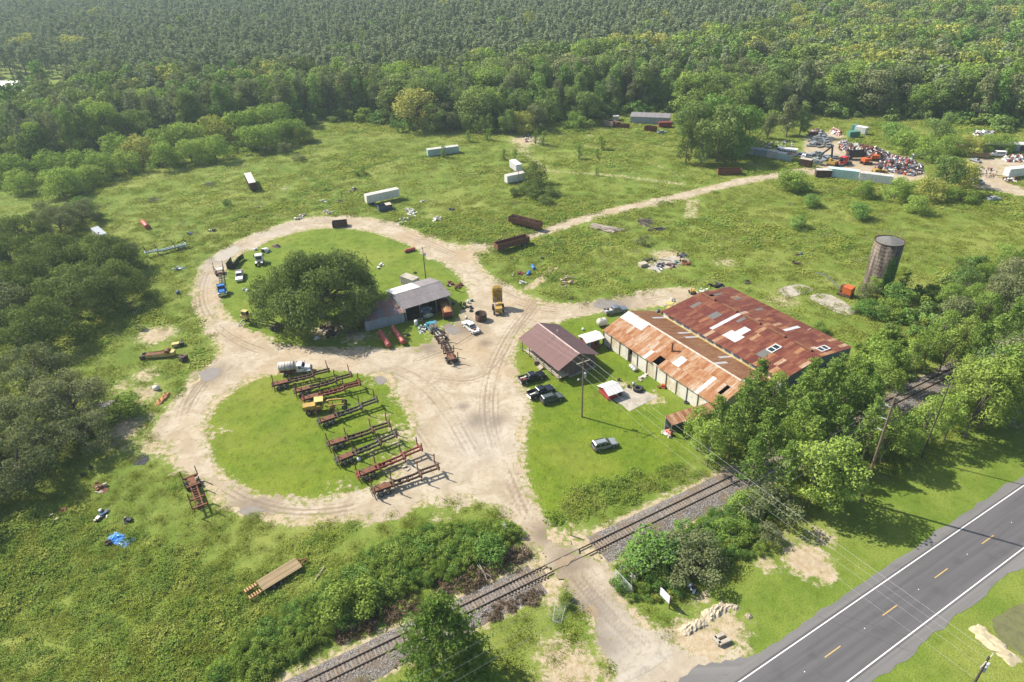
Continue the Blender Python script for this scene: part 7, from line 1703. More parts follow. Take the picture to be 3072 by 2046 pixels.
rs = np.random.RandomState(5)
def unit(v): return v / np.maximum(np.linalg.norm(v, axis=1, keepdims=True), 1e-9)
def cards(c, n, size, asp=0.62):
    """One bent leaf card per centre, facing n."""
    k = len(c)
    n = unit(n)
    r = unit(rs.normal(size=(k, 3)))
    t = unit(np.cross(n, r))
    b = np.cross(n, t)
    s = (size * rs.uniform(0.7, 1.3, k))[:, None] if np.isscalar(size) else size[:, None]
    t, b = t * s * 0.5, b * s * 0.5 * asp
    v = np.stack([c - t, c - b * 1.0 + n * s * 0.06, c + t, c + b * 1.0 + n * s * 0.06], 1)
    return v.reshape(-1, 3)
def foliage_mesh(name, verts, mat, tint):
    q = np.arange(len(verts)).reshape(-1, 4)
    return np_mesh(name, verts, q, mat, {'tint': ('FACE', np.clip(tint, 0, 1))})
def blob_crown(blobs, nleaf, leaf, up=0.3, fill=0.22, jit=0.42):
    """blobs: (x, y, z, r, squash). Leaves sit near each blob's surface, more of them above; some fill the inside."""
    bl = np.array(blobs)
    w = bl[:, 3] ** 2
    n = np.maximum(6, (nleaf * w / w.sum()).astype(int))
    V, T = [], []
    for (x, y, z, r, sq), k in zip(bl, n):
        d = unit(rs.normal(size=(k, 3)) + np.array([0, 0, up]))
        rad_ = np.where(rs.rand(k) < fill, rs.uniform(0.45, 0.95, k), rs.uniform(0.9, 1.12, k))
        lump = 1 + 0.16 * np.sin(d[:, 0] * 7 + x) * np.sin(d[:, 1] * 7 + y) + 0.12 * np.sin(d[:, 2] * 9 + z)
        c = d * (rad_ * lump * r)[:, None] * np.array([1, 1, sq]) + np.array([x, y, z])
        V.append(cards(c, d + jit * rs.normal(size=(k, 3)), leaf))
        T.append(np.clip(rs.normal(0.5, 0.16, k) + rs.uniform(-0.22, 0.22), 0, 1))
    return np.concatenate(V), np.concatenate(T)
def crown_blobs(R, z0, z1, n, rmin, rmax, sq=0.8, shape='dome'):
    out = []
    for i in range(n):
        a, u = rs.uniform(0, 2 * math.pi), (i + rs.rand()) / n
        if shape == 'dome':
            z = z0 + (z1 - z0) * u
            rr = R * math.sqrt(max(0.03, 1 - (max(0, u - 0.3) / 0.75) ** 2)) * math.sqrt(rs.uniform(0.25, 1.0))
        elif shape == 'cone':
            z = z0 + (z1 - z0) * u
            rr = R * (1.05 - u) * math.sqrt(rs.uniform(0.2, 1.0))
        else:   # column
            z = z0 + (z1 - z0) * u
            rr = R * (1 - 0.55 * u ** 2) * math.sqrt(rs.uniform(0.1, 1.0))
        out.append((rr * math.cos(a), rr * math.sin(a), z, rs.uniform(rmin, rmax), sq))
    return out
def trunk_mb(h, r, lean=0.0, limbs=(), n=7):
    mb = MB()
    pts = [Vector((lean * math.sin(k * 1.3) * 0.3, lean * k * 0.12, h * k / 4)) for k in range(5)]
    for k in range(4): mb.tube(pts[k], pts[k + 1], r * (1 - 0.2 * k), r * (0.8 - 0.2 * k), n, caps=False)
    for (za, x, y, z, rr) in limbs:
        p = Vector((0, 0, za)); q = Vector((x, y, z)); m = (p + q) / 2 + Vector((0, 0, 0.12 * (q - p).length))
        mb.tube(p, m, rr, rr * .7, 5, caps=False); mb.tube(m, q, rr * .7, rr * .3, 5, caps=False)
    return mb
TREE = {}
def tree_kind(key, crown_v, crown_t, leafm, tmb, barkm, h):
    cm = foliage_mesh('crown', crown_v, M[leafm], crown_t)
    tm = bpy.data.meshes.new('trunk'); tm.from_pydata(tmb.v, [], tmb.f); tm.materials.append(M[barkm]); tm.update()
    TREE.setdefault(key, []).append((cm, tm, h))
def limb_set(bl, za, k, r):
    bl = sorted(bl, key=lambda b: -b[3])[:k]
    return [(za * rs.uniform(.7, 1.1), b[0] * .8, b[1] * .8, b[2], r) for b in bl]
# broad crowned forest trees, 18 m tall
for v in range(4):
    b = crown_blobs(4.8, 3.8, 16.2, 26, 1.4, 2.6, .9)
    V, T = blob_crown(b, 4200, .62)
    tree_kind('broad', V, T, ('leaf_broad', 'leaf_broad', 'leaf_grey', 'leaf_broad')[v], trunk_mb(14, .32, .6, limb_set(b, 8, 7, .12)), 'bark', 18)
# tall narrow vine clad trees, 20 m
for v in range(3):
    b = crown_blobs(3.1, 3.0, 18.4, 20, 1.0, 1.9, 1.15, 'column')
    V, T = blob_crown(b, 3200, .6)
    tree_kind('tall', V, T, ('leaf_grey', 'leaf_vine', 'leaf_broad')[v], trunk_mb(17, .28, .5, limb_set(b, 9, 5, .1)), 'bark', 20)
# rounded willow-like trees, 9 m
for v in range(3):
    b = crown_blobs(3.7, .7, 7.6, 20, 1.1, 1.9, .95)
    V, T = blob_crown(b, 3800, .42, fill=.2)
    tree_kind('willow', V, T, ('leaf_bright', 'leaf_bright', 'leaf_yellow')[v], trunk_mb(6, .2, .5, limb_set(b, 2, 6, .09)), 'bark', 9)
# spreading live oaks, 13 m
for v in range(2):
    b = crown_blobs(8.4, 2.2, 10.6, 46, 1.2, 2.6, .8)
    V, T = blob_crown(b, 10500, .46, fill=.2)
    tree_kind('oak', V, T, ('leaf_oak', 'leaf_grey')[v], trunk_mb(7, .5, .5, limb_set(b, 3.5, 12, .2)), 'bark', 13)
# the great live oak in the loop, 15 m tall and 30 m wide
b = []
for i in range(165):
    a, u = rs.uniform(0, 2 * math.pi), math.sqrt(rs.uniform(0.0, 1.0))
    rr = 13.6 * u * (1 + .13 * math.sin(3 * a + 1) + .08 * math.sin(7 * a))
    z = (1.6 + 11.0 * math.sqrt(max(0, 1 - u * u * .97)) * rs.uniform(.62, 1.04)) if i < 120 else rs.uniform(1.4, 6.5)
    if i >= 120: rr = rs.uniform(9.5, 13.0) * (1 - max(0, z - 3) * .05)
    b.append((rr * math.cos(a), rr * math.sin(a), z, rs.uniform(1.0, 2.7), .78))
V, T = blob_crown(b, 42000, .5, fill=.3)
tree_kind('great_oak', V, T, 'leaf_oak', trunk_mb(6, .95, .3, limb_set(b, 3, 22, .36), 10), 'bark', 15)
# pines, 15 m, needle tufts at the branch ends
def pine(h, r, z0, levels, br, tufts, blade, leafm, key):
    c, nn = [], []
    limbs = []
    for k in range(levels):
        u = k / (levels - 1)
        z = z0 + (h - z0) * u
        for j in range(br):
            a = rs.uniform(0, 2 * math.pi)
            L = r * (1.02 - u ** (3.5 if r > 4 else 1.6)) * rs.uniform(.55, 1.1) + .25
            tip = np.array([math.cos(a) * L, math.sin(a) * L, z + L * rs.uniform(.05, .4)])
            if j < 2 and k % 2 == 0: limbs.append((z - .2, *tip, .05))
            for m in range(tufts):
                f = rs.uniform(.45, 1.05)
                p = np.array([0, 0, z]) + (tip - np.array([0, 0, z])) * f + rs.normal(size=3) * .34
                for q in range(4):
                    d = unit(rs.normal(size=(1, 3)) + np.array([0, 0, .55]))[0]
                    c.append(p + d * blade * .32); nn.append(np.cross(d, rs.normal(size=3)))
    c, nn = np.array(c), np.array(nn)
    V = cards(c, nn, blade, .3)
    T = np.repeat(rs.uniform(.15, .85, len(c) // 4), 4) + rs.normal(0, .1, len(c))
    tree_kind(key, V, T, leafm, trunk_mb(h * .97, .2, .25, limbs, 6), 'pinebark', h)
for v in range(3): pine(14.5, 2.9, 3.2 + v * .8, 13, 7, 6, .62, 'needle', 'pine')
pine(15, 5.6, 1.2, 17, 12, 13, .62, 'needle', 'full_pine')
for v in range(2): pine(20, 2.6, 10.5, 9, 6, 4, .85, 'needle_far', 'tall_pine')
for v in range(2): pine(4.5, 1.25, .5, 8, 6, 3, .45, 'needle', 'young_pine')
# loose thin-leaved trees by the railway, 12 m
for v in range(2):
    b = crown_blobs(3.2, 3.0, 10.6, 24, .7, 1.3, .9)
    V, T = blob_crown(b, 3000, .36, fill=.3, jit=.6)
    tree_kind('airy', V, T, ('leaf_bush', 'leaf_bright')[v], trunk_mb(10, .17, .7, limb_set(b, 4, 12, .07)), 'bark', 12)
# bushes about 3 m tall
for v in range(3):
    b = crown_blobs(1.7, .5, 2.5, 9, .55, .95, .85)
    V, T = blob_crown(b, 2600, .2, fill=.25, jit=.55)
    tree_kind('bush', V, T, ('leaf_bush', 'leaf_vine', 'leaf_bright')[v], trunk_mb(1.6, .06, .2, limb_set(b, .6, 4, .03), 5), 'bark', 3)
b = crown_blobs(1.9, .6, 3.2, 14, .4, .8, .85)
V, T = blob_crown(b, 2400, .19, fill=.35, jit=.7)
tree_kind('grey_bush', V, T, 'leaf_grey', trunk_mb(2, .06, .2, limb_set(b, .6, 6, .03), 5), 'bark', 3.6)

NAMES = {'broad': 'broadleaf_tree', 'tall': 'vine_clad_tree', 'willow': 'willow_tree', 'oak': 'oak_tree', 'great_oak': 'live_oak', 'pine': 'pine_tree', 'tall_pine': 'pine_tree', 'full_pine': 'pine_tree', 'young_pine': 'young_pine', 'airy': 'broadleaf_tree', 'bush': 'bush', 'grey_bush': 'bush'}
TREE_POS = []
def plant(kind, p, h, label, group=None, v=None, leaf=None, fat=1.0):
    var = TREE[kind]
    cm, tm, hh = var[(random.randrange(len(var)) if v is None else v) % len(var)]
    s = h / hh
    t = thing(NAMES[kind], label, 'bush' if 'bush' in kind else 'tree', (p[0], p[1], -0.05), random.uniform(0, 6.28), group)
    t.scale = (s * fat, s * fat, s)
    t.rotation_euler.x, t.rotation_euler.y = random.uniform(-.04, .04), random.uniform(-.04, .04)
    link(bpy.data.objects.new('trunk' if 'bush' not in kind else 'stem', tm), t)
    cr_ = link(bpy.data.objects.new('crown' if 'bush' not in kind else 'foliage', cm), t)
    if leaf:
        cr_.material_slots[0].link = 'OBJECT'; cr_.material_slots[0].material = M[leaf]
    TREE_POS.append((p[0], p[1]))
    return t
def at(fn, u, v, h): return fn(u, v, h * .55)      # the ground point under a crown whose middle shows at u, v

a_ = rs.uniform(rad(-108), rad(-52), 900); z_ = 1 + 9.5 * rs.rand(900) ** 1.4 * (.5 + .5 * np.cos((a_ + rad(82)) * 2.4)) + rs.normal(0, .3, 900)
nv = np.stack([np.cos(a_), np.sin(a_), np.full(900, .3)], -1)
link(bpy.data.objects.new('vine', foliage_mesh('vine', cards(np.stack([3.55 * np.cos(a_), 3.55 * np.sin(a_), np.clip(z_, .2, 11)], -1), nv + .4 * rs.normal(size=(900, 3)), .42), M['leaf_vine'], rs.uniform(.2, .9, 900))), si)
# ------------------------------------------------------------------ single trees
p = F(728, 655, 9.0)
plant('great_oak', p, 19, 'huge dark spreading live oak inside the sandy loop', fat=.86)
for u, v, h in ((50, 520, 11), (130, 500, 10), (110, 585, 14), (215, 585, 13.5), (40, 640, 14), (150, 665, 14.5), (245, 640, 12), (75, 735, 13), (15, 575, 13), (265, 575, 10), (-30, 690, 14), (180, 480, 9), (-60, 600, 13)):
    plant('oak', at(F, u, v, h), h, 'dark rounded oak in the dense grove at the left edge', 'oaks of the left grove', v=random.choice((0, 0, 1)), fat=1.0)
for u, v, h, lb in ((60, 850, 12, 'spreading oak below the left grove, topmost of the lower clump'), (150, 905, 11.5, 'grey green oak leaning over the ditch at the left'), (50, 965, 12, 'dark oak at the left edge beside the leaning one'), (175, 985, 9, 'small drooping oak beside the round green bush'),
                    (20, 1060, 11, 'lowest oak at the left edge above its long shadow')):
    plant('oak', at(F, u, v, h), h, lb, v=1)
for u, v, h in ((-150, 1010, 13), (-130, 1160, 10)):
    plant('oak', at(F, u, v, h), h, 'oak standing just outside the left edge that shades the weeds', 'oaks past the left edge')
plant('bush', at(F, 268, 950, 3.2), 4.2, 'round bright green bush beside the pale ditch', v=0, fat=2.0)
for u, v, h in ((400, 1245, 11), (560, 1110, 11), (350, 1120, 11), (690, 1140, 10), (800, 1010, 12), (860, 1100, 9), (960, 1010, 12), (1100, 1060, 11), (1200, 930, 13), (1290, 930, 13), (1300, 1030, 10), (1480, 890, 14), (1470, 1010, 11), (1640, 850, 14), (1700, 950, 11), (1800, 830, 15), (1820, 930, 11), (1900, 800, 14), (1960, 900, 11), (2030, 890, 10), (60, 1150, 12), (130, 1240, 9), (580, 1010, 9), (420, 1020, 8),
                (500, 1230, 9), (620, 1190, 8), (1050, 960, 10), (2090, 920, 7)):
    plant('willow', at(c1, u, v, h), h, 'bright green rounded tree in the band along the dark forest', 'bright trees in front of the left forest', v=random.choice((0, 1, 0, 1, 2)), fat=1.4)
plant('willow', at(c1, 240, 880, 12), 13, 'thin pale yellow green tree standing alone before the left forest', v=2, fat=.6)
plant('broad', at(c2, 510, 730, 19), 19, 'big yellow green tree bulging out of the forest edge', leaf='leaf_yellow', v=0, fat=1.75)
for u, v, h in ((830, 715, 15), (945, 745, 13), (1075, 690, 16), (1235, 720, 17), (1335, 800, 12), (1435, 720, 16), (1600, 700, 16), (1700, 725, 15), (700, 780, 12), (1150, 830, 11), (1250, 830, 10), (760, 830, 9), (640, 800, 13)):
    plant(random.choice(('broad', 'broad', 'willow')), at(c2, u, v, h), h, 'leafy tree at the front of the far forest edge', 'front trees of the middle forest edge', fat=1.25)
plant('bush', at(c2, 1600, 830, 7), 7, 'rounded pale bush at the forest edge left of the rusty lorry bodies', v=2, fat=1.2)
for u, v, h in ((850, 865, 6), (880, 875, 5), (930, 875, 6), (975, 860, 6.5), (1025, 850, 8), (1105, 840, 8), (1180, 860, 7), (380, 870, 5)):
    plant('young_pine', at(c2, u, v, h), h, 'young pine in the row before the far forest', 'young pines at the forest edge')
for u, v, h, lb in ((875, 940, 4.5, 'small pine in the meadow left of the two young pines'), (1008, 930, 4.5, 'small pine in the meadow below the forest edge'), (1795, 985, 5, 'small pine beside the pale track in the upper meadow'), (1640, 1050, 5, 'dark small pine in the middle of the upper meadow'), (1765, 1060, 3.5, 'tiny pine next to the dark small one'),
                    (1200, 1070, 4.5, 'small pine beside the white box trailer'), (705, 1045, 4.5, 'small pine in front of the grey boxcar body'), (1340, 945, 5, 'dark pine pair left tree by the burnt patch'), (1390, 955, 5.5, 'dark pine pair right tree by the burnt patch'), (1120, 1065, 4, 'low pine above the white box trailers'), (1760, 1180, 3, 'low shrub pine by the pale wheel track')):
    plant('young_pine', at(c2, u, v, h), h, lb, fat=1.25)
for u, v, h, f_ in ((1355, 1180, 8, .8), (1380, 1270, 5, 1.4), (1290, 1290, 4.5, 1.4), (1450, 1310, 3.5, 1.5), (1180, 1320, 3, 1.2), (1420, 1370, 3, 1.5), (1340, 1320, 4, 1.4)):
    plant('bush', at(c2, u, v, h), h, 'vine covered bush clump beside the white box trailer', 'bush clump by the box trailers', v=1, leaf='leaf_oak', fat=f_)
for u, v, h in ((80, 860, 21), (200, 740, 24), (330, 790, 24), (430, 880, 20), (40, 960, 17), (380, 970, 16), (270, 900, 22), (150, 960, 18), (230, 830, 23), (300, 1010, 12), (120, 760, 20)):
    plant('tall' if v > 900 else 'broad', at(c3, u, v, h), h, 'very tall dark tree in the clump left of the scrapyard', 'tall dark clump by the scrapyard', leaf=random.choice(('leaf_oak', 'leaf_broad', 'leaf_vine')), fat=1.12)
for u, v, h, k, lb in ((790, 1230, 7, 'bush', 'rounded bush at the end of the sandy track'), (1480, 1290, 8, 'willow', 'bushy tree before the white container wall'), (1250, 1290, 6, 'willow', 'low bushy tree before the mint container'), (1620, 1400, 6, 'willow', 'bright bush on the weedy slope below the container wall'),
                    (1200, 1440, 5, 'bush', 'bright rounded bush alone on the weedy slope'), (1830, 1180, 13, 'broad', 'large bright tree between the two scrapyards'), (1960, 1180, 9, 'willow', 'bright tree leaning against the large one between scrapyards'), (1720, 1290, 8, 'willow', 'bushy tree below the large one between scrapyards'),
                    (1540, 960, 9, 'willow', 'rounded bright tree behind the scrap heap'), (1430, 900, 8, 'bush', 'dense bush right of the white container in the scrapyard'), (1700, 1010, 9, 'willow', 'rounded tree right of the scrap heap'), (1870, 980, 8, 'willow', 'bright tree above the rusty flat trailer'), (2000, 990, 8, 'willow', 'bright tree between the red scrap and the white boxes'),
                    (1800, 870, 13, 'broad', 'dark tree behind the bright ones right of the scrapyard'), (2100, 980, 7, 'willow', 'low bright tree above the grey shed at the right edge'), (2230, 980, 7, 'willow', 'bright tree at the right edge above the long grey shed'), (880, 1370, 4, 'bush', 'dark bush on the weedy slope below the sandy track end'), (720, 1240, 6, 'bush', 'pale bush left of the rounded one at the track end'),
                    (810, 1530, 4, 'bush', 'dark bush at the foot of the weedy slope'), (600, 860, 11, 'tall', 'vine clad tree above the left end of the container wall'), (740, 790, 17, 'tall', 'tall vine clad tree behind the scrapyard meadow'), (830, 800, 15, 'tall', 'vine clad tree next to the tallest behind the scrapyard')):
    plant(k, at(c3, u, v, h), h, lb, fat=1.3)
# the belt of trees along the railway
belt = [(500, 1120, 14, 'pine'), (430, 1250, 13, 'pine'), (250, 1340, 12, 'pine'), (120, 1380, 10, 'airy'), (350, 1420, 12, 'pine'), (200, 1470, 11, 'airy'), (640, 1150, 11, 'airy'), (880, 1130, 14, 'pine'), (820, 1230, 14, 'pine'), (960, 1210, 15, 'pine'), (1040, 1130, 14, 'pine'), (1120, 1020, 12, 'airy'), (1130, 1230, 14, 'pine'),
        (1220, 1140, 15, 'pine'), (1290, 1240, 14, 'pine'), (1400, 1050, 11, 'airy'), (850, 1370, 14, 'pine'), (970, 1360, 14, 'pine'), (1060, 1440, 13, 'pine'), (1300, 1400, 13, 'pine'), (580, 1460, 13, 'pine'), (720, 1480, 11, 'airy'), (1480, 950, 10, 'airy'), (1450, 960, 10, 'pine'),
        (1600, 880, 9, 'airy'), (1290, 900, 7, 'bush'), (1400, 830, 6, 'bush'), (1700, 830, 11, 'airy'), (1800, 720, 12, 'airy'), (1880, 620, 12, 'broad'), (1830, 830, 11, 'airy'), (1960, 760, 12, 'airy'), (2050, 860, 13, 'pine'), (2150, 780, 13, 'pine'), (2250, 700, 13, 'pine'), (2320, 620, 13, 'pine'), (2220, 900, 12, 'pine'), (2310, 830, 12, 'pine'),
        (1980, 1010, 11, 'airy'), (1940, 1130, 14, 'airy'), (2060, 1080, 15, 'airy'), (2180, 1030, 15, 'broad'), (2300, 960, 15, 'broad'), (1870, 1290, 11, 'airy'), (1700, 1330, 11, 'airy'), (1430, 1430, 12, 'airy'), (1960, 1180, 9, 'airy'), (1560, 1480, 8, 'airy'), (1850, 480, 10, 'airy'), (1960, 380, 10, 'broad'),
        (2080, 330, 9, 'airy'), (2180, 440, 11, 'broad'), (2000, 500, 10, 'airy'), (2100, 560, 11, 'airy'), (2280, 330, 11, 'broad'), (2300, 480, 12, 'broad'), (2240, 240, 9, 'airy'), (900, 1500, 12, 'pine'), (2330, 1060, 12, 'airy'), (2050, 1190, 16, 'airy'), (2150, 1120, 17, 'airy'), (2270, 1060, 17, 'airy')]
for u, v, h, k in belt:
    lb = {'pine': 'pine in the green belt along the railway', 'airy': 'loose leaved tree in the green belt along the railway', 'broad': 'dense leafy tree at the right end of the railway belt', 'bush': 'low bush in the belt behind the rusty warehouses'}[k]
    plant(k, at(c6, u, v, h), h, lb, {'pine': 'pines of the railway belt', 'airy': 'loose trees of the railway belt', 'broad': 'dense trees of the railway belt', 'bush': 'bushes of the railway belt'}[k], fat=1.0 if k != 'pine' else 1.12)
for fn, u, v, h, k, lb, f_ in ((c9, 480, 60, 12, 'pine', 'thin pine beside the track where the wires cross', 1.1), (c9, 700, 110, 12, 'pine', 'pine behind the tall roadside pole', 1.2), (c9, 930, 110, 14, 'airy', 'leafy tree above the shaded verge by the roadside pole', 1.2), (c9, 1080, 120, 14, 'airy', 'leafy tree just left of the roadside pole', 1.2), (c9, 640, 330, 6, 'grey_bush', 'grey willowy bush between track and verge', 1.5), (c9, 460, 330, 4, 'bush', 'green bush beside the ballast right of the crossing', 1.2),
                          (c9, 130, 660, 5, 'grey_bush', 'leafy bush tree right of the crossing near the sign', 1.4), (c9, 90, 790, 4.5, 'grey_bush', 'dark bush behind the white sign', 1.6), (c9, 350, 520, 3.5, 'bush', 'bright low bush among the vines by the track', 1.2), (c9, 600, 540, 3.5, 'grey_bush', 'dry grey bush beside the bare sand', 1.1), (c8, 2150, 700, 5, 'bush', 'dark bush right of the level crossing', 1.6), (c8, 2300, 660, 5, 'grey_bush', 'olive bush above the fallen fence panel', 1.4),
                          (c8, 2060, 660, 2.6, 'bush', 'small dense bush by the fallen fence panel', 1.2), (c8, 680, 1260, 15, 'full_pine', 'full bright pine beside the track at the bottom edge', 1.0), (c8, 900, 1500, 9, 'full_pine', 'lower pine at the bottom edge below the wires', 1.1), (c8, 1060, 640, 3.6, 'bush', 'rounded feathery bush by the level crossing', 1.3), (c8, 60, 980, 4.5, 'bush', 'vine covered bush at the left end of the thicket', 1.5), (c8, 1540, 980, 2.0, 'bush', 'small bright bush at the near gate', 1.0),
                          (c6, 1900, 250, 6, 'airy', 'lone leafy sapling in the meadow right of the silo', 1.2), (c6, 2250, 150, 4, 'bush', 'dark bush in the meadow at the right edge', 1.2), (c6, 1330, 400, 6, 'airy', 'vine hung tree against the foot of the silo', 1.2), (c6, 1500, 450, 5, 'bush', 'dark bush in the shade of the silo', 1.2), (c6, 1290, 430, 4.5, 'grey_bush', 'dry bush at the left foot of the silo', 1.2), (c6, 1330, 550, 4, 'bush', 'bright bush below the silo', 1.4),
                          (c6, 1450, 560, 4, 'bush', 'wide bush below the silo on the warehouse side', 1.5), (c6, 1210, 560, 2.5, 'bush', 'low bush at the end of the concrete pad', 1.2), (c6, 930, 690, 2.8, 'bush', 'dark scrub at the back of the rusty warehouse', 1.2), (c6, 1540, 380, 5, 'young_pine', 'dark young pine right of the silo foot', 1.2),
                          (c1, 1570, 1390, 2.2, 'bush', 'low dark bush in the left meadow by the leaning box', 1.3), (c1, 530, 1430, 7, 'bush', 'dark bush above the old caravan at the left', 1.1), (c1, 280, 1440, 7, 'grey_bush', 'scraggly bush at the left grove edge', 1.1), (c1, 1960, 1010, 5, 'grey_bush', 'dark scrub in the meadow below the bright tree band', 1.2), (c1, 1830, 1030, 4, 'grey_bush', 'dark scrub left of the other one below the bright band', 1.2),
                          (c1, 2060, 1080, 3, 'grey_bush', 'wide low scrub in the left meadow', 1.8), (c2, 130, 1180, 3, 'bush', 'dark round bush above the long white trailer', 1.4), (c5, 2080, 80, 3, 'grey_bush', 'russet topped bush beside the log pile', 1.3), (c3, 1930, 1340, 4, 'bush', 'dark bush by the teal shade at the right scrapyard', 2.0)):
    plant(k, at(fn, u, v, h), h, lb, fat=f_)

ORD = 'first second third fourth fifth sixth seventh eighth ninth tenth eleventh twelfth thirteenth fourteenth fifteenth sixteenth seventeenth eighteenth nineteenth twentieth'.split()
ORD += ['twenty ' + w for w in ORD[:9]] + ['thirtieth'] + ['thirty ' + w for w in ORD[:9]]
def before_house(x, y):
    L = math.hypot(house_p.x, house_p.y); ux, uy = -house_p.x / L, -house_p.y / L; dx, dy = x - house_p.x, y - house_p.y
    return -10 < dx * ux + dy * uy < 105 and abs(-dx * uy + dy * ux) < 24
def fcoord(x, y):
    z = -CAM_H; f = y * cd - z * sd; a, b = x / f, (y * sd + z * cd) / f
    a, b = cr * a + sr * b, -sr * a + cr * b
    return (1536 + FPX * a) / 1.305, (1023 - FPX * b) / 1.305
for grp, lab in (('oaks of the left grove', 'dark rounded oak of the left grove, %s from the left edge'), ('bright trees in front of the left forest', 'bright rounded tree before the left forest, %s from the left'), ('front trees of the middle forest edge', 'leafy front tree of the middle forest edge, %s from the left'),
                 ('young pines at the forest edge', 'young pine before the far forest, %s from the left'), ('pines of the railway belt', 'pine in the railway belt, %s from the left'), ('loose trees of the railway belt', 'loose leaved tree in the railway belt, %s from the left'), ('dense trees of the railway belt', 'dense leafy tree at the right of the railway belt, %s from the left'),
                 ('bushes of the railway belt', 'low bush behind the rusty warehouses, %s from the left'), ('bush clump by the box trailers', 'vine covered bush beside the white box trailer, %s from the left'), ('tall dark clump by the scrapyard', 'very tall dark tree left of the scrapyard, %s from the left')):
    g_ = sorted((o for o in C.objects if o.parent is None and o.get('group') == grp), key=lambda o: fcoord(o.location.x, o.location.y)[0])
    for k, o in enumerate(g_): o['label'] = lab % ORD[k]
# ------------------------------------------------------------------ forest
FOREST = poly_xy(F, [(-500, 440), (0, 400), (60, 392), (150, 372), (230, 358), (330, 338), (450, 322), (560, 305), (680, 287), (720, 272), (790, 268), (880, 266), (900, 282), (960, 290), (1080, 294), (1140, 292), (1240, 278), (1330, 268), (1440, 253), (1530, 250), (1600, 262), (1700, 280), (1780, 270), (1850, 264), (1900, 258),
    (1980, 262), (2080, 268), (2150, 275), (2250, 285), (2354, 292), (2700, 310)]) + [(1200, 900), (900, 1500), (-1300, 1500), (-1300, 700)]
house_p, clear2 = zh(420, 480), zh(950, 1500)
fp = []
for y0, y1, st in ((220, 470, 6.6), (470, 720, 7.4), (720, 1320, 8.6)):
    xs, ys = np.arange(-900, 700, st), np.arange(y0, y1, st)
    X, Y = np.meshgrid(xs, ys)
    X = X + rs.uniform(-.45, .45, X.shape) * st; Y = Y + rs.uniform(-.45, .45, X.shape) * st
    k = sdf(X, Y, FOREST) > 0
    k &= ~(((X - house_p.x) / 42) ** 2 + ((Y - house_p.y + 8) / 34) ** 2 < 1)
    k &= ~(((X - clear2.x) / 10) ** 2 + ((Y - clear2.y) / 12) ** 2 < 1)
    fp += [(x, y) for x, y in zip(X[k], Y[k]) if inview((x, y, 10.0), .09)]
fp.sort(key=lambda q: math.hypot(q[0], q[1]))
far = []
n_ind = {'broad': 0, 'tall': 0, 'tall_pine': 0}
for (x, y) in fp:
    u, v = fcoord(x, y)
    nz = float(fbm(np.array(x), np.array(y), 70.0, 21, 3))
    if before_house(x, y) and random.random() < .9: continue
    if v < 215 - max(0, u - 900) * .12: k = 'tall_pine' if (random.random() < .88 or nz > .5) and u < 1750 + 500 * (nz - .5) else random.choice(('broad', 'tall', 'tall_pine'))
    elif u < 620 and v > 215: k = 'tall_pine' if random.random() < .3 else random.choice(('tall', 'tall', 'broad'))
    else: k = 'tall_pine' if random.random() < .1 else ('tall' if nz > .53 else 'broad')
    h = {'broad': random.uniform(11, 22), 'tall': random.uniform(13, 23), 'tall_pine': random.uniform(15, 22)}[k]
    if n_ind[k] < {'broad': 150, 'tall': 130, 'tall_pine': 60}[k]:
        n_ind[k] += 1
        pale = k == 'broad' and random.random() < .3
        lb, gr = {'broad': ('broad crowned tree in the front ranks of the far forest', 'broad trees of the forest'), 'tall': ('tall narrow vine clad tree in the front ranks of the far forest', 'vine clad trees of the forest'), 'tall_pine': ('tall bare stemmed pine in the front ranks of the far forest', 'tall pines of the forest')}[k]
        if pale: lb, gr = 'pale green broad tree standing out in the front of the far forest', 'pale trees of the forest'
        plant(k, (x, y), h, lb, gr, leaf='leaf_bright' if pale else None, fat=random.uniform(1.0, 1.55) if k == 'broad' else random.uniform(1.0, 1.3))
    else: far.append((x, y, h, k))

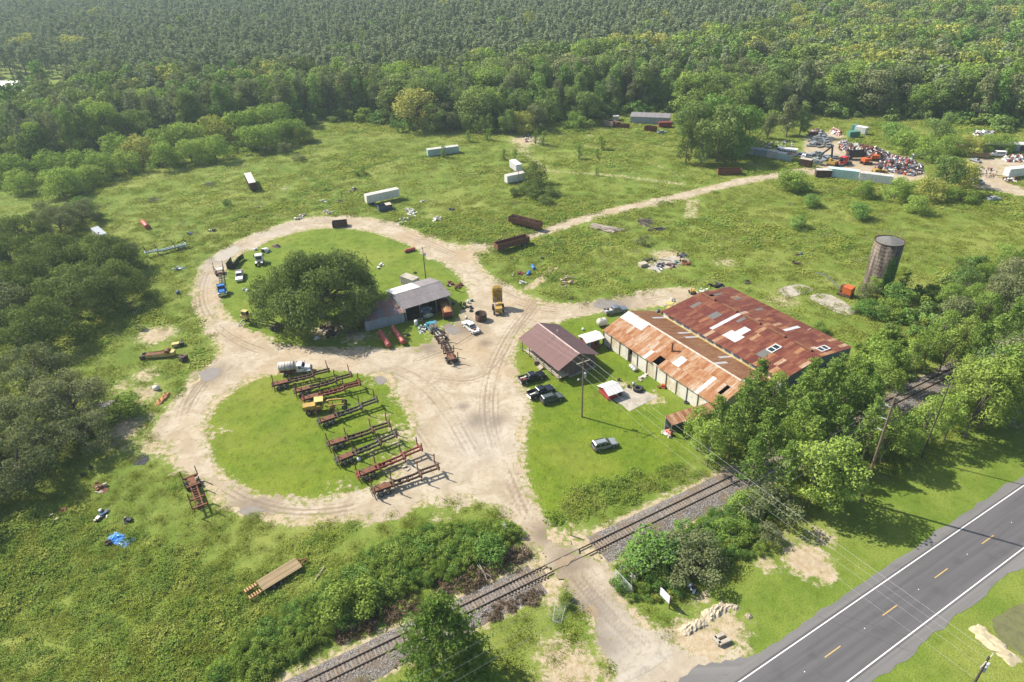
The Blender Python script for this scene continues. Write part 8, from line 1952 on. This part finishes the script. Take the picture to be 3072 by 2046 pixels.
# ------------------------------------------------------------------ scattered masses (geometry nodes, one object each)
def library(name, meshes):
    col = bpy.data.collections.new(name)
    for i, me in enumerate(meshes): col.objects.link(bpy.data.objects.new('%s_%02d' % (name, i), me))
    return col
def scatter(name, label, pts, col):
    """pts: rows of x, y, z, scale, fatness, turn, index."""
    a = np.array(pts, dtype=np.float32)
    me = bpy.data.meshes.new(name)
    me.vertices.add(len(a)); me.vertices.foreach_set("co", a[:, :3].ravel())
    sc = me.attributes.new('size', 'FLOAT_VECTOR', 'POINT'); sc.data.foreach_set("vector", np.stack([a[:, 3] * a[:, 4], a[:, 3] * a[:, 4], a[:, 3]], -1).ravel())
    ro = me.attributes.new('turn', 'FLOAT_VECTOR', 'POINT'); ro.data.foreach_set("vector", np.stack([rs.normal(0, .05, len(a)), rs.normal(0, .05, len(a)), a[:, 5]], -1).astype(np.float32).ravel())
    ix = me.attributes.new('pick', 'INT', 'POINT'); ix.data.foreach_set("value", a[:, 6].astype(np.int32))
    o = tag(link(bpy.data.objects.new(name, me)), label, None, None, 'stuff')
    ng = bpy.data.node_groups.new(name + '_scatter', 'GeometryNodeTree')
    ng.interface.new_socket("Geometry", in_out='INPUT', socket_type='NodeSocketGeometry')
    ng.interface.new_socket("Geometry", in_out='OUTPUT', socket_type='NodeSocketGeometry')
    N = ng.nodes; gi, go = N.new('NodeGroupInput'), N.new('NodeGroupOutput')
    ci = N.new('GeometryNodeCollectionInfo'); ci.inputs[0].default_value = col; ci.inputs[1].default_value = True; ci.inputs[2].default_value = True
    ip = N.new('GeometryNodeInstanceOnPoints'); ip.inputs['Pick Instance'].default_value = True
    def na(nm, typ):
        q = N.new('GeometryNodeInputNamedAttribute'); q.data_type = typ; q.inputs[0].default_value = nm
        return q.outputs[0]
    L = ng.links.new
    L(gi.outputs[0], ip.inputs['Points']); L(ci.outputs[0], ip.inputs['Instance']); L(na('pick', 'INT'), ip.inputs['Instance Index'])
    L(na('turn', 'FLOAT_VECTOR'), ip.inputs['Rotation']); L(na('size', 'FLOAT_VECTOR'), ip.inputs['Scale']); L(ip.outputs[0], go.inputs[0])
    md = o.modifiers.new('scatter', 'NODES'); md.node_group = ng
    return o
def with_trunk(V, T, leafm, h, r):
    """A cheap far tree: crown cards and a stem in one mesh."""
    tmb = MB().tube((0, 0, 0), (0, 0, h * .9), r, r * .4, 4, caps=False)
    nv = len(V)
    q = np.concatenate([np.arange(nv).reshape(-1, 4), np.array(tmb.f) + nv])
    me = np_mesh('far_tree', np.concatenate([V, np.array(tmb.v)]), q, [M[leafm], M['bark']], {'tint': ('FACE', np.concatenate([T, np.zeros(len(tmb.f))]))})
    me.polygons.foreach_set("material_index", np.concatenate([np.zeros(nv // 4), np.ones(len(tmb.f))]).astype(np.int32))
    return me
far_lib, far_ix = [], {'broad': [], 'tall': [], 'tall_pine': []}
for v in range(6):
    V, T = blob_crown(crown_blobs(4.8 + .5 * (v % 3), 6.5 - v % 2, 16.0, 13 + v, 1.5, 2.9, .85), 1000, 1.1)
    far_ix['broad'].append(len(far_lib)); far_lib.append(with_trunk(V, T, ('leaf_broad', 'leaf_broad', 'leaf_grey', 'leaf_bright', 'leaf_oak', 'leaf_yellow')[v], 14, .3))
for v in range(3):
    V, T = blob_crown(crown_blobs(3.4, 4, 18, 14, 1.3, 2.1, 1.15, 'column'), 850, 1.1)
    far_ix['tall'].append(len(far_lib)); far_lib.append(with_trunk(V, T, ('leaf_grey', 'leaf_vine', 'leaf_broad')[v], 17, .28))
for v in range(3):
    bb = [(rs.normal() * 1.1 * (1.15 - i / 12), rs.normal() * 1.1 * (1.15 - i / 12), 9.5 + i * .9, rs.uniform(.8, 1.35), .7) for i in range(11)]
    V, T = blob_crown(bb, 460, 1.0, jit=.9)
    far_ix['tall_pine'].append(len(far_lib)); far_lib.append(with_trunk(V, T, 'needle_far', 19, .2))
scatter('forest', 'dense mixed forest reaching to the horizon behind the meadow', [(x, y, -.1, h / {'broad': 18, 'tall': 20, 'tall_pine': 20}[k], random.uniform(.85, 1.5), random.uniform(0, 6.28), random.choice(far_ix[k])) for x, y, h, k in far], library('far_tree', far_lib))
# undergrowth along the forest edge and in the railway belt
und_lib = []
for v in range(4):
    V, T = blob_crown(crown_blobs(1.8, .3, 2.2, 9, .5, .95, .85), 420, .5, fill=.2)
    und_lib.append(foliage_mesh('shrub', V, M[('leaf_bush', 'leaf_vine', 'leaf_broad', 'leaf_bright')[v]], T))
und_col = library('shrub', und_lib)
near_lib = []
for v in range(4):
    V, T = blob_crown(crown_blobs(1.8, .2, 2.2, 13, .4, .85, .85), 1500, .25, fill=.25, jit=.6)
    near_lib.append(foliage_mesh('near_shrub', V, M[('leaf_bush', 'leaf_vine', 'leaf_weed', 'leaf_bright')[v]], T))
V, T = blob_crown(crown_blobs(1.7, .1, 1.0, 10, .4, .8, .5), 500, .3, fill=.5, jit=1.2)
M['leaf_dead'] = leaf_mat('dead_vines', (0.1, 0.068, 0.045), (0.16, 0.11, 0.075), (0.23, 0.175, 0.12), .15)
near_lib.append(foliage_mesh('near_shrub', V, M['leaf_dead'], T))
near_col = library('near_shrub', near_lib)
ug = []
for i in range(len(FOREST) - 6):
    (ax, ay), (bx, by) = FOREST[i], FOREST[i + 1]
    L = math.hypot(bx - ax, by - ay)
    for k in range(int(L / 1.1)):
        f = random.random(); x, y = ax + (bx - ax) * f + random.uniform(-5, 5), ay + (by - ay) * f + random.gauss(3, 6)
        if inview((x, y, 1)): ug.append((x, y, -.1, random.uniform(.7, 2.1), random.uniform(.9, 1.4), random.uniform(0, 6.28), random.choice((0, 1, 2, 2, 1))))
scatter('undergrowth', 'low scrub at the foot of the far forest edge', ug, und_col)
THICKET = poly_xy(F, [(470, 1600), (500, 1530), (600, 1440), (700, 1385), (770, 1330), (850, 1275), (930, 1235), (1030, 1205), (1120, 1205), (1190, 1215), (1205, 1235), (1170, 1262), (1110, 1290), (1040, 1325), (960, 1355), (920, 1375), (860, 1405), (780, 1450), (700, 1500), (640, 1540), (560, 1600)])
RUSH = poly_xy(F, [(1265, 1180), (1290, 1135), (1400, 1105), (1530, 1065), (1600, 1075), (1560, 1110), (1480, 1135), (1400, 1160), (1330, 1190), (1275, 1200)])
LOWER_LEFT = poly_xy(F, [(-150, 1230), (150, 1190), (330, 1260), (480, 1300), (600, 1400), (640, 1480), (560, 1600), (-150, 1600)])
BELT = poly_xy(c6, [(400, 1250), (650, 1120), (900, 1060), (1250, 830), (1500, 620), (1700, 420), (2000, 250), (2400, 150), (2500, 950), (2200, 1130), (1900, 1290), (1650, 1480), (1450, 1580), (900, 1600), (600, 1600), (150, 1500), (250, 1380)])
VERGE_SCRUB = poly_xy(F, [(1420, 1300), (1500, 1240), (1600, 1190), (1720, 1150), (1800, 1200), (1760, 1270), (1640, 1300), (1560, 1370), (1480, 1400), (1410, 1350)])
def fill_poly(poly, step, fn, jitter=.5):
    a = np.array(poly)
    xs, ys = np.arange(a[:, 0].min(), a[:, 0].max(), step), np.arange(a[:, 1].min(), a[:, 1].max(), step)
    X, Y = np.meshgrid(xs, ys); X = X + rs.uniform(-jitter, jitter, X.shape) * step; Y = Y + rs.uniform(-jitter, jitter, X.shape) * step
    d = sdf(X, Y, poly)
    return [q for x, y, dd in zip(X.ravel(), Y.ravel(), d.ravel()) if dd > 0 and inview((x, y, 1), .08) for q in [fn(x, y, dd)] if q]
def near_rail(x, y): return abs((x - RAIL_C.x) * RAIL_N.x + (y - RAIL_C.y) * RAIL_N.y + .5)
th = fill_poly(THICKET, 1.25, lambda x, y, d: None if near_rail(x, y) < 3.6 else (x, y, -.15, random.uniform(.45, .75) + .5 * min(1, d / 5) * random.random(), random.uniform(.8, 1.15), random.uniform(0, 6.28), random.choice((0, 0, 1, 3))))
scatter('thicket', 'dense vine covered thicket between the lower loop and the railway', th, near_col)
DEAD = poly_xy(c8, [(-100, 1220), (150, 1130), (480, 1020), (700, 900), (950, 790), (1150, 640), (1290, 640), (1300, 720), (1100, 830), (900, 930), (600, 1050), (300, 1170), (0, 1290)])
scatter('dead_brush', 'brown dead vines along the edge of the railway', fill_poly(DEAD, 1.3, lambda x, y, d: None if near_rail(x, y) < 2.2 else (x, y, -.1, random.uniform(.35, .9), random.uniform(.9, 1.3), random.uniform(0, 6.28), 4)) + fill_poly(poly_xy(c8, [(900, 1110), (1400, 900), (1480, 930), (1100, 1130), (950, 1180)]), 1.3, lambda x, y, d: (x, y, -.1, random.uniform(.3, .6), 1.1, random.uniform(0, 6.28), 4)), near_col)
BUILT = [poly_xy(F, [(1360, 760), (1480, 700), (1560, 660), (1680, 650), (1970, 800), (1960, 870), (1840, 900), (1780, 900), (1700, 950), (1530, 990), (1380, 790)])]
def free(x, y): return all(float(sdf(np.array(x), np.array(y), b)) < 0.5 for b in BUILT)
bs = fill_poly(BELT, 3.4, lambda x, y, d: None if near_rail(x, y) < 4 or not free(x, y) else (x, y, -.15, random.uniform(.5, 1.25), random.uniform(.9, 1.3), random.uniform(0, 6.28), random.choice((0, 1, 2))))
vsb = fill_poly(VERGE_SCRUB, 1.5, lambda x, y, d: None if near_rail(x, y) < 3.6 else (x, y, -.15, random.uniform(.3, .8), random.uniform(.8, 1.2), random.uniform(0, 6.28), random.choice((0, 1, 1, 2))))
scatter('scrub', 'tangled scrub under the trees of the railway belt', bs, und_col)
scatter('bramble', 'low brambles between the crossing and the verge', vsb, near_col)

# weeds and meadow plants
weed_lib = []
def weed_patch(n, r, leaf, hmax, mat, blade):
    rr, a = r * 1.12 * rs.rand(n) ** .82, rs.uniform(0, 6.28, n)
    x, y = rr * np.cos(a), rr * np.sin(a)
    hgt = hmax * (.25 + .75 * fbm(x + 50 * rs.rand(), y, 1.1, 7, 2)) * (1 - .5 * (rr / r) ** 2)
    c = np.stack([x, y, hgt * rs.uniform(.35, 1, n)], -1)
    if blade:
        nn = np.stack([rs.normal(size=n), rs.normal(size=n), rs.normal(size=n) * .3], -1)
        V = cards(c, nn, leaf, .28)
    else: V = cards(c, rs.normal(size=(n, 3)) * .6 + np.array([0, 0, 1.0]), leaf, .7)
    weed_lib.append(foliage_mesh('weed', V, M[mat], np.clip(rs.normal(.5, .22, n), 0, 1)))
weed_patch(150, 1.6, .34, .75, 'leaf_weed', False)
weed_patch(150, 1.6, .42, .7, 'leaf_blade', True)
weed_patch(120, 1.4, .36, .9, 'leaf_bush', False)
weed_patch(120, 1.4, .34, .6, 'leaf_straw', True)
weed_patch(190, 1.7, .22, .28, 'leaf_blade', True)
weed_patch(420, 1.6, .19, .75, 'leaf_weed', False)
weed_patch(420, 1.6, .25, .7, 'leaf_blade', True)
weed_patch(380, 1.4, .2, .9, 'leaf_bush', False)
weed_patch(300, 1.4, .2, .6, 'leaf_straw', True)
weed_patch(380, 1.7, .14, .26, 'leaf_blade', True)
weed_col = library('weed', weed_lib)
wp = []
for x0, x1, y0, y1, st in ((-130, 150, 48, 130, 1.75), (-190, 190, 130, 230, 2.2), (-240, 260, 230, 360, 3.2)):
    xs, ys = np.arange(x0, x1, st), np.arange(y0, y1, st)
    X, Y = np.meshgrid(xs, ys); X = (X + rs.uniform(-.5, .5, X.shape) * st).ravel(); Y = (Y + rs.uniform(-.5, .5, Y.shape) * st).ravel()
    so_, lu_, yd_ = soil_fields(X, Y)
    n1, n2 = fbm(X, Y, 26.0, 31, 4), fbm(X, Y, 7.0, 41, 3)
    dl, dr, fo = sdf(X, Y, LOWER_LEFT), sdf(X, Y, RUSH), sdf(X, Y, FOREST)
    hs = (X - HWY_O.x) * HWY_N.x + (Y - HWY_O.y) * HWY_N.y
    for x, y, s_, l_, a_, b_, d1, d2, f_, h_, yd in zip(X, Y, so_, lu_, n1, n2, dl, dr, fo, hs, yd_):
        if f_ > 3 or not inview((x, y, .5), .05) or (near_rail(x, y) < (3.2 if x > RAIL_O.x - 4 else 2.0) and not (x < RAIL_O.x - 6 and x > RAIL_O.x - 20 and random.random() < .5)) or -9.8 < h_ < 2.6: continue
        if yd > .6 or not free(x, y): continue
        tall = max(0.0, (a_ - .42) * 2.2) + max(0, (b_ - .5) * 1.1)
        if d2 > 0: wp.append((x, y, -.05, random.uniform(1.0, 1.7), .8, random.uniform(0, 6.28), random.choice((0, 2, 3, 0)))); continue
        if d1 > -2:
            wp.append((x, y, -.05, random.uniform(.7, 1.2) + tall, random.uniform(.8, 1.1), random.uniform(0, 6.28), random.choice((0, 0, 2, 2, 1)))); continue
        if random.random() < s_ * 1.15: continue
        if l_ > .2:
            if random.random() < .85: wp.append((x, y, -.03, random.uniform(.3, .62), random.uniform(1.0, 1.5), random.uniform(0, 6.28), 4))
            continue
        fs = st / 1.75
        if random.random() < .22 + tall * 1.5:
            big = random.random() < tall
            wp.append((x, y, -.05, random.uniform(.45, .9) + .5 * min(1, tall), random.uniform(.9, 1.4) * fs, random.uniform(0, 6.28), random.choice((0, 0, 2) if big else (0, 1, 1, 4, 1, 3))))
        else: wp.append((x, y, -.03, random.uniform(.55, .95), random.uniform(1.0, 1.5) * fs, random.uniform(0, 6.28), random.choice((4, 4, 1))))
wp = [q[:6] + ((q[6] + 5) if q[1] < 118 else q[6],) for q in wp]
scatter('weeds', 'rank green weeds and meadow grass over the open ground', wp, weed_col)
# ------------------------------------------------------------------ air
t = Nt('thin_haze')
pv = t.n("ShaderNodeVolumePrincipled")
pv.inputs["Color"].default_value = (0.74, 0.87, 1.0, 1)
pv.inputs["Density"].default_value = 0.00013
pv.inputs["Anisotropy"].default_value = 0.2
t.l(pv.outputs[0], t.out.inputs["Volume"])
haze = MB().box(-1650, 1650, -150, 2150, -1.0, 90.0).build('haze', t.m)
tag(haze, 'thin blue summer haze over the forest', None, None, 'stuff')
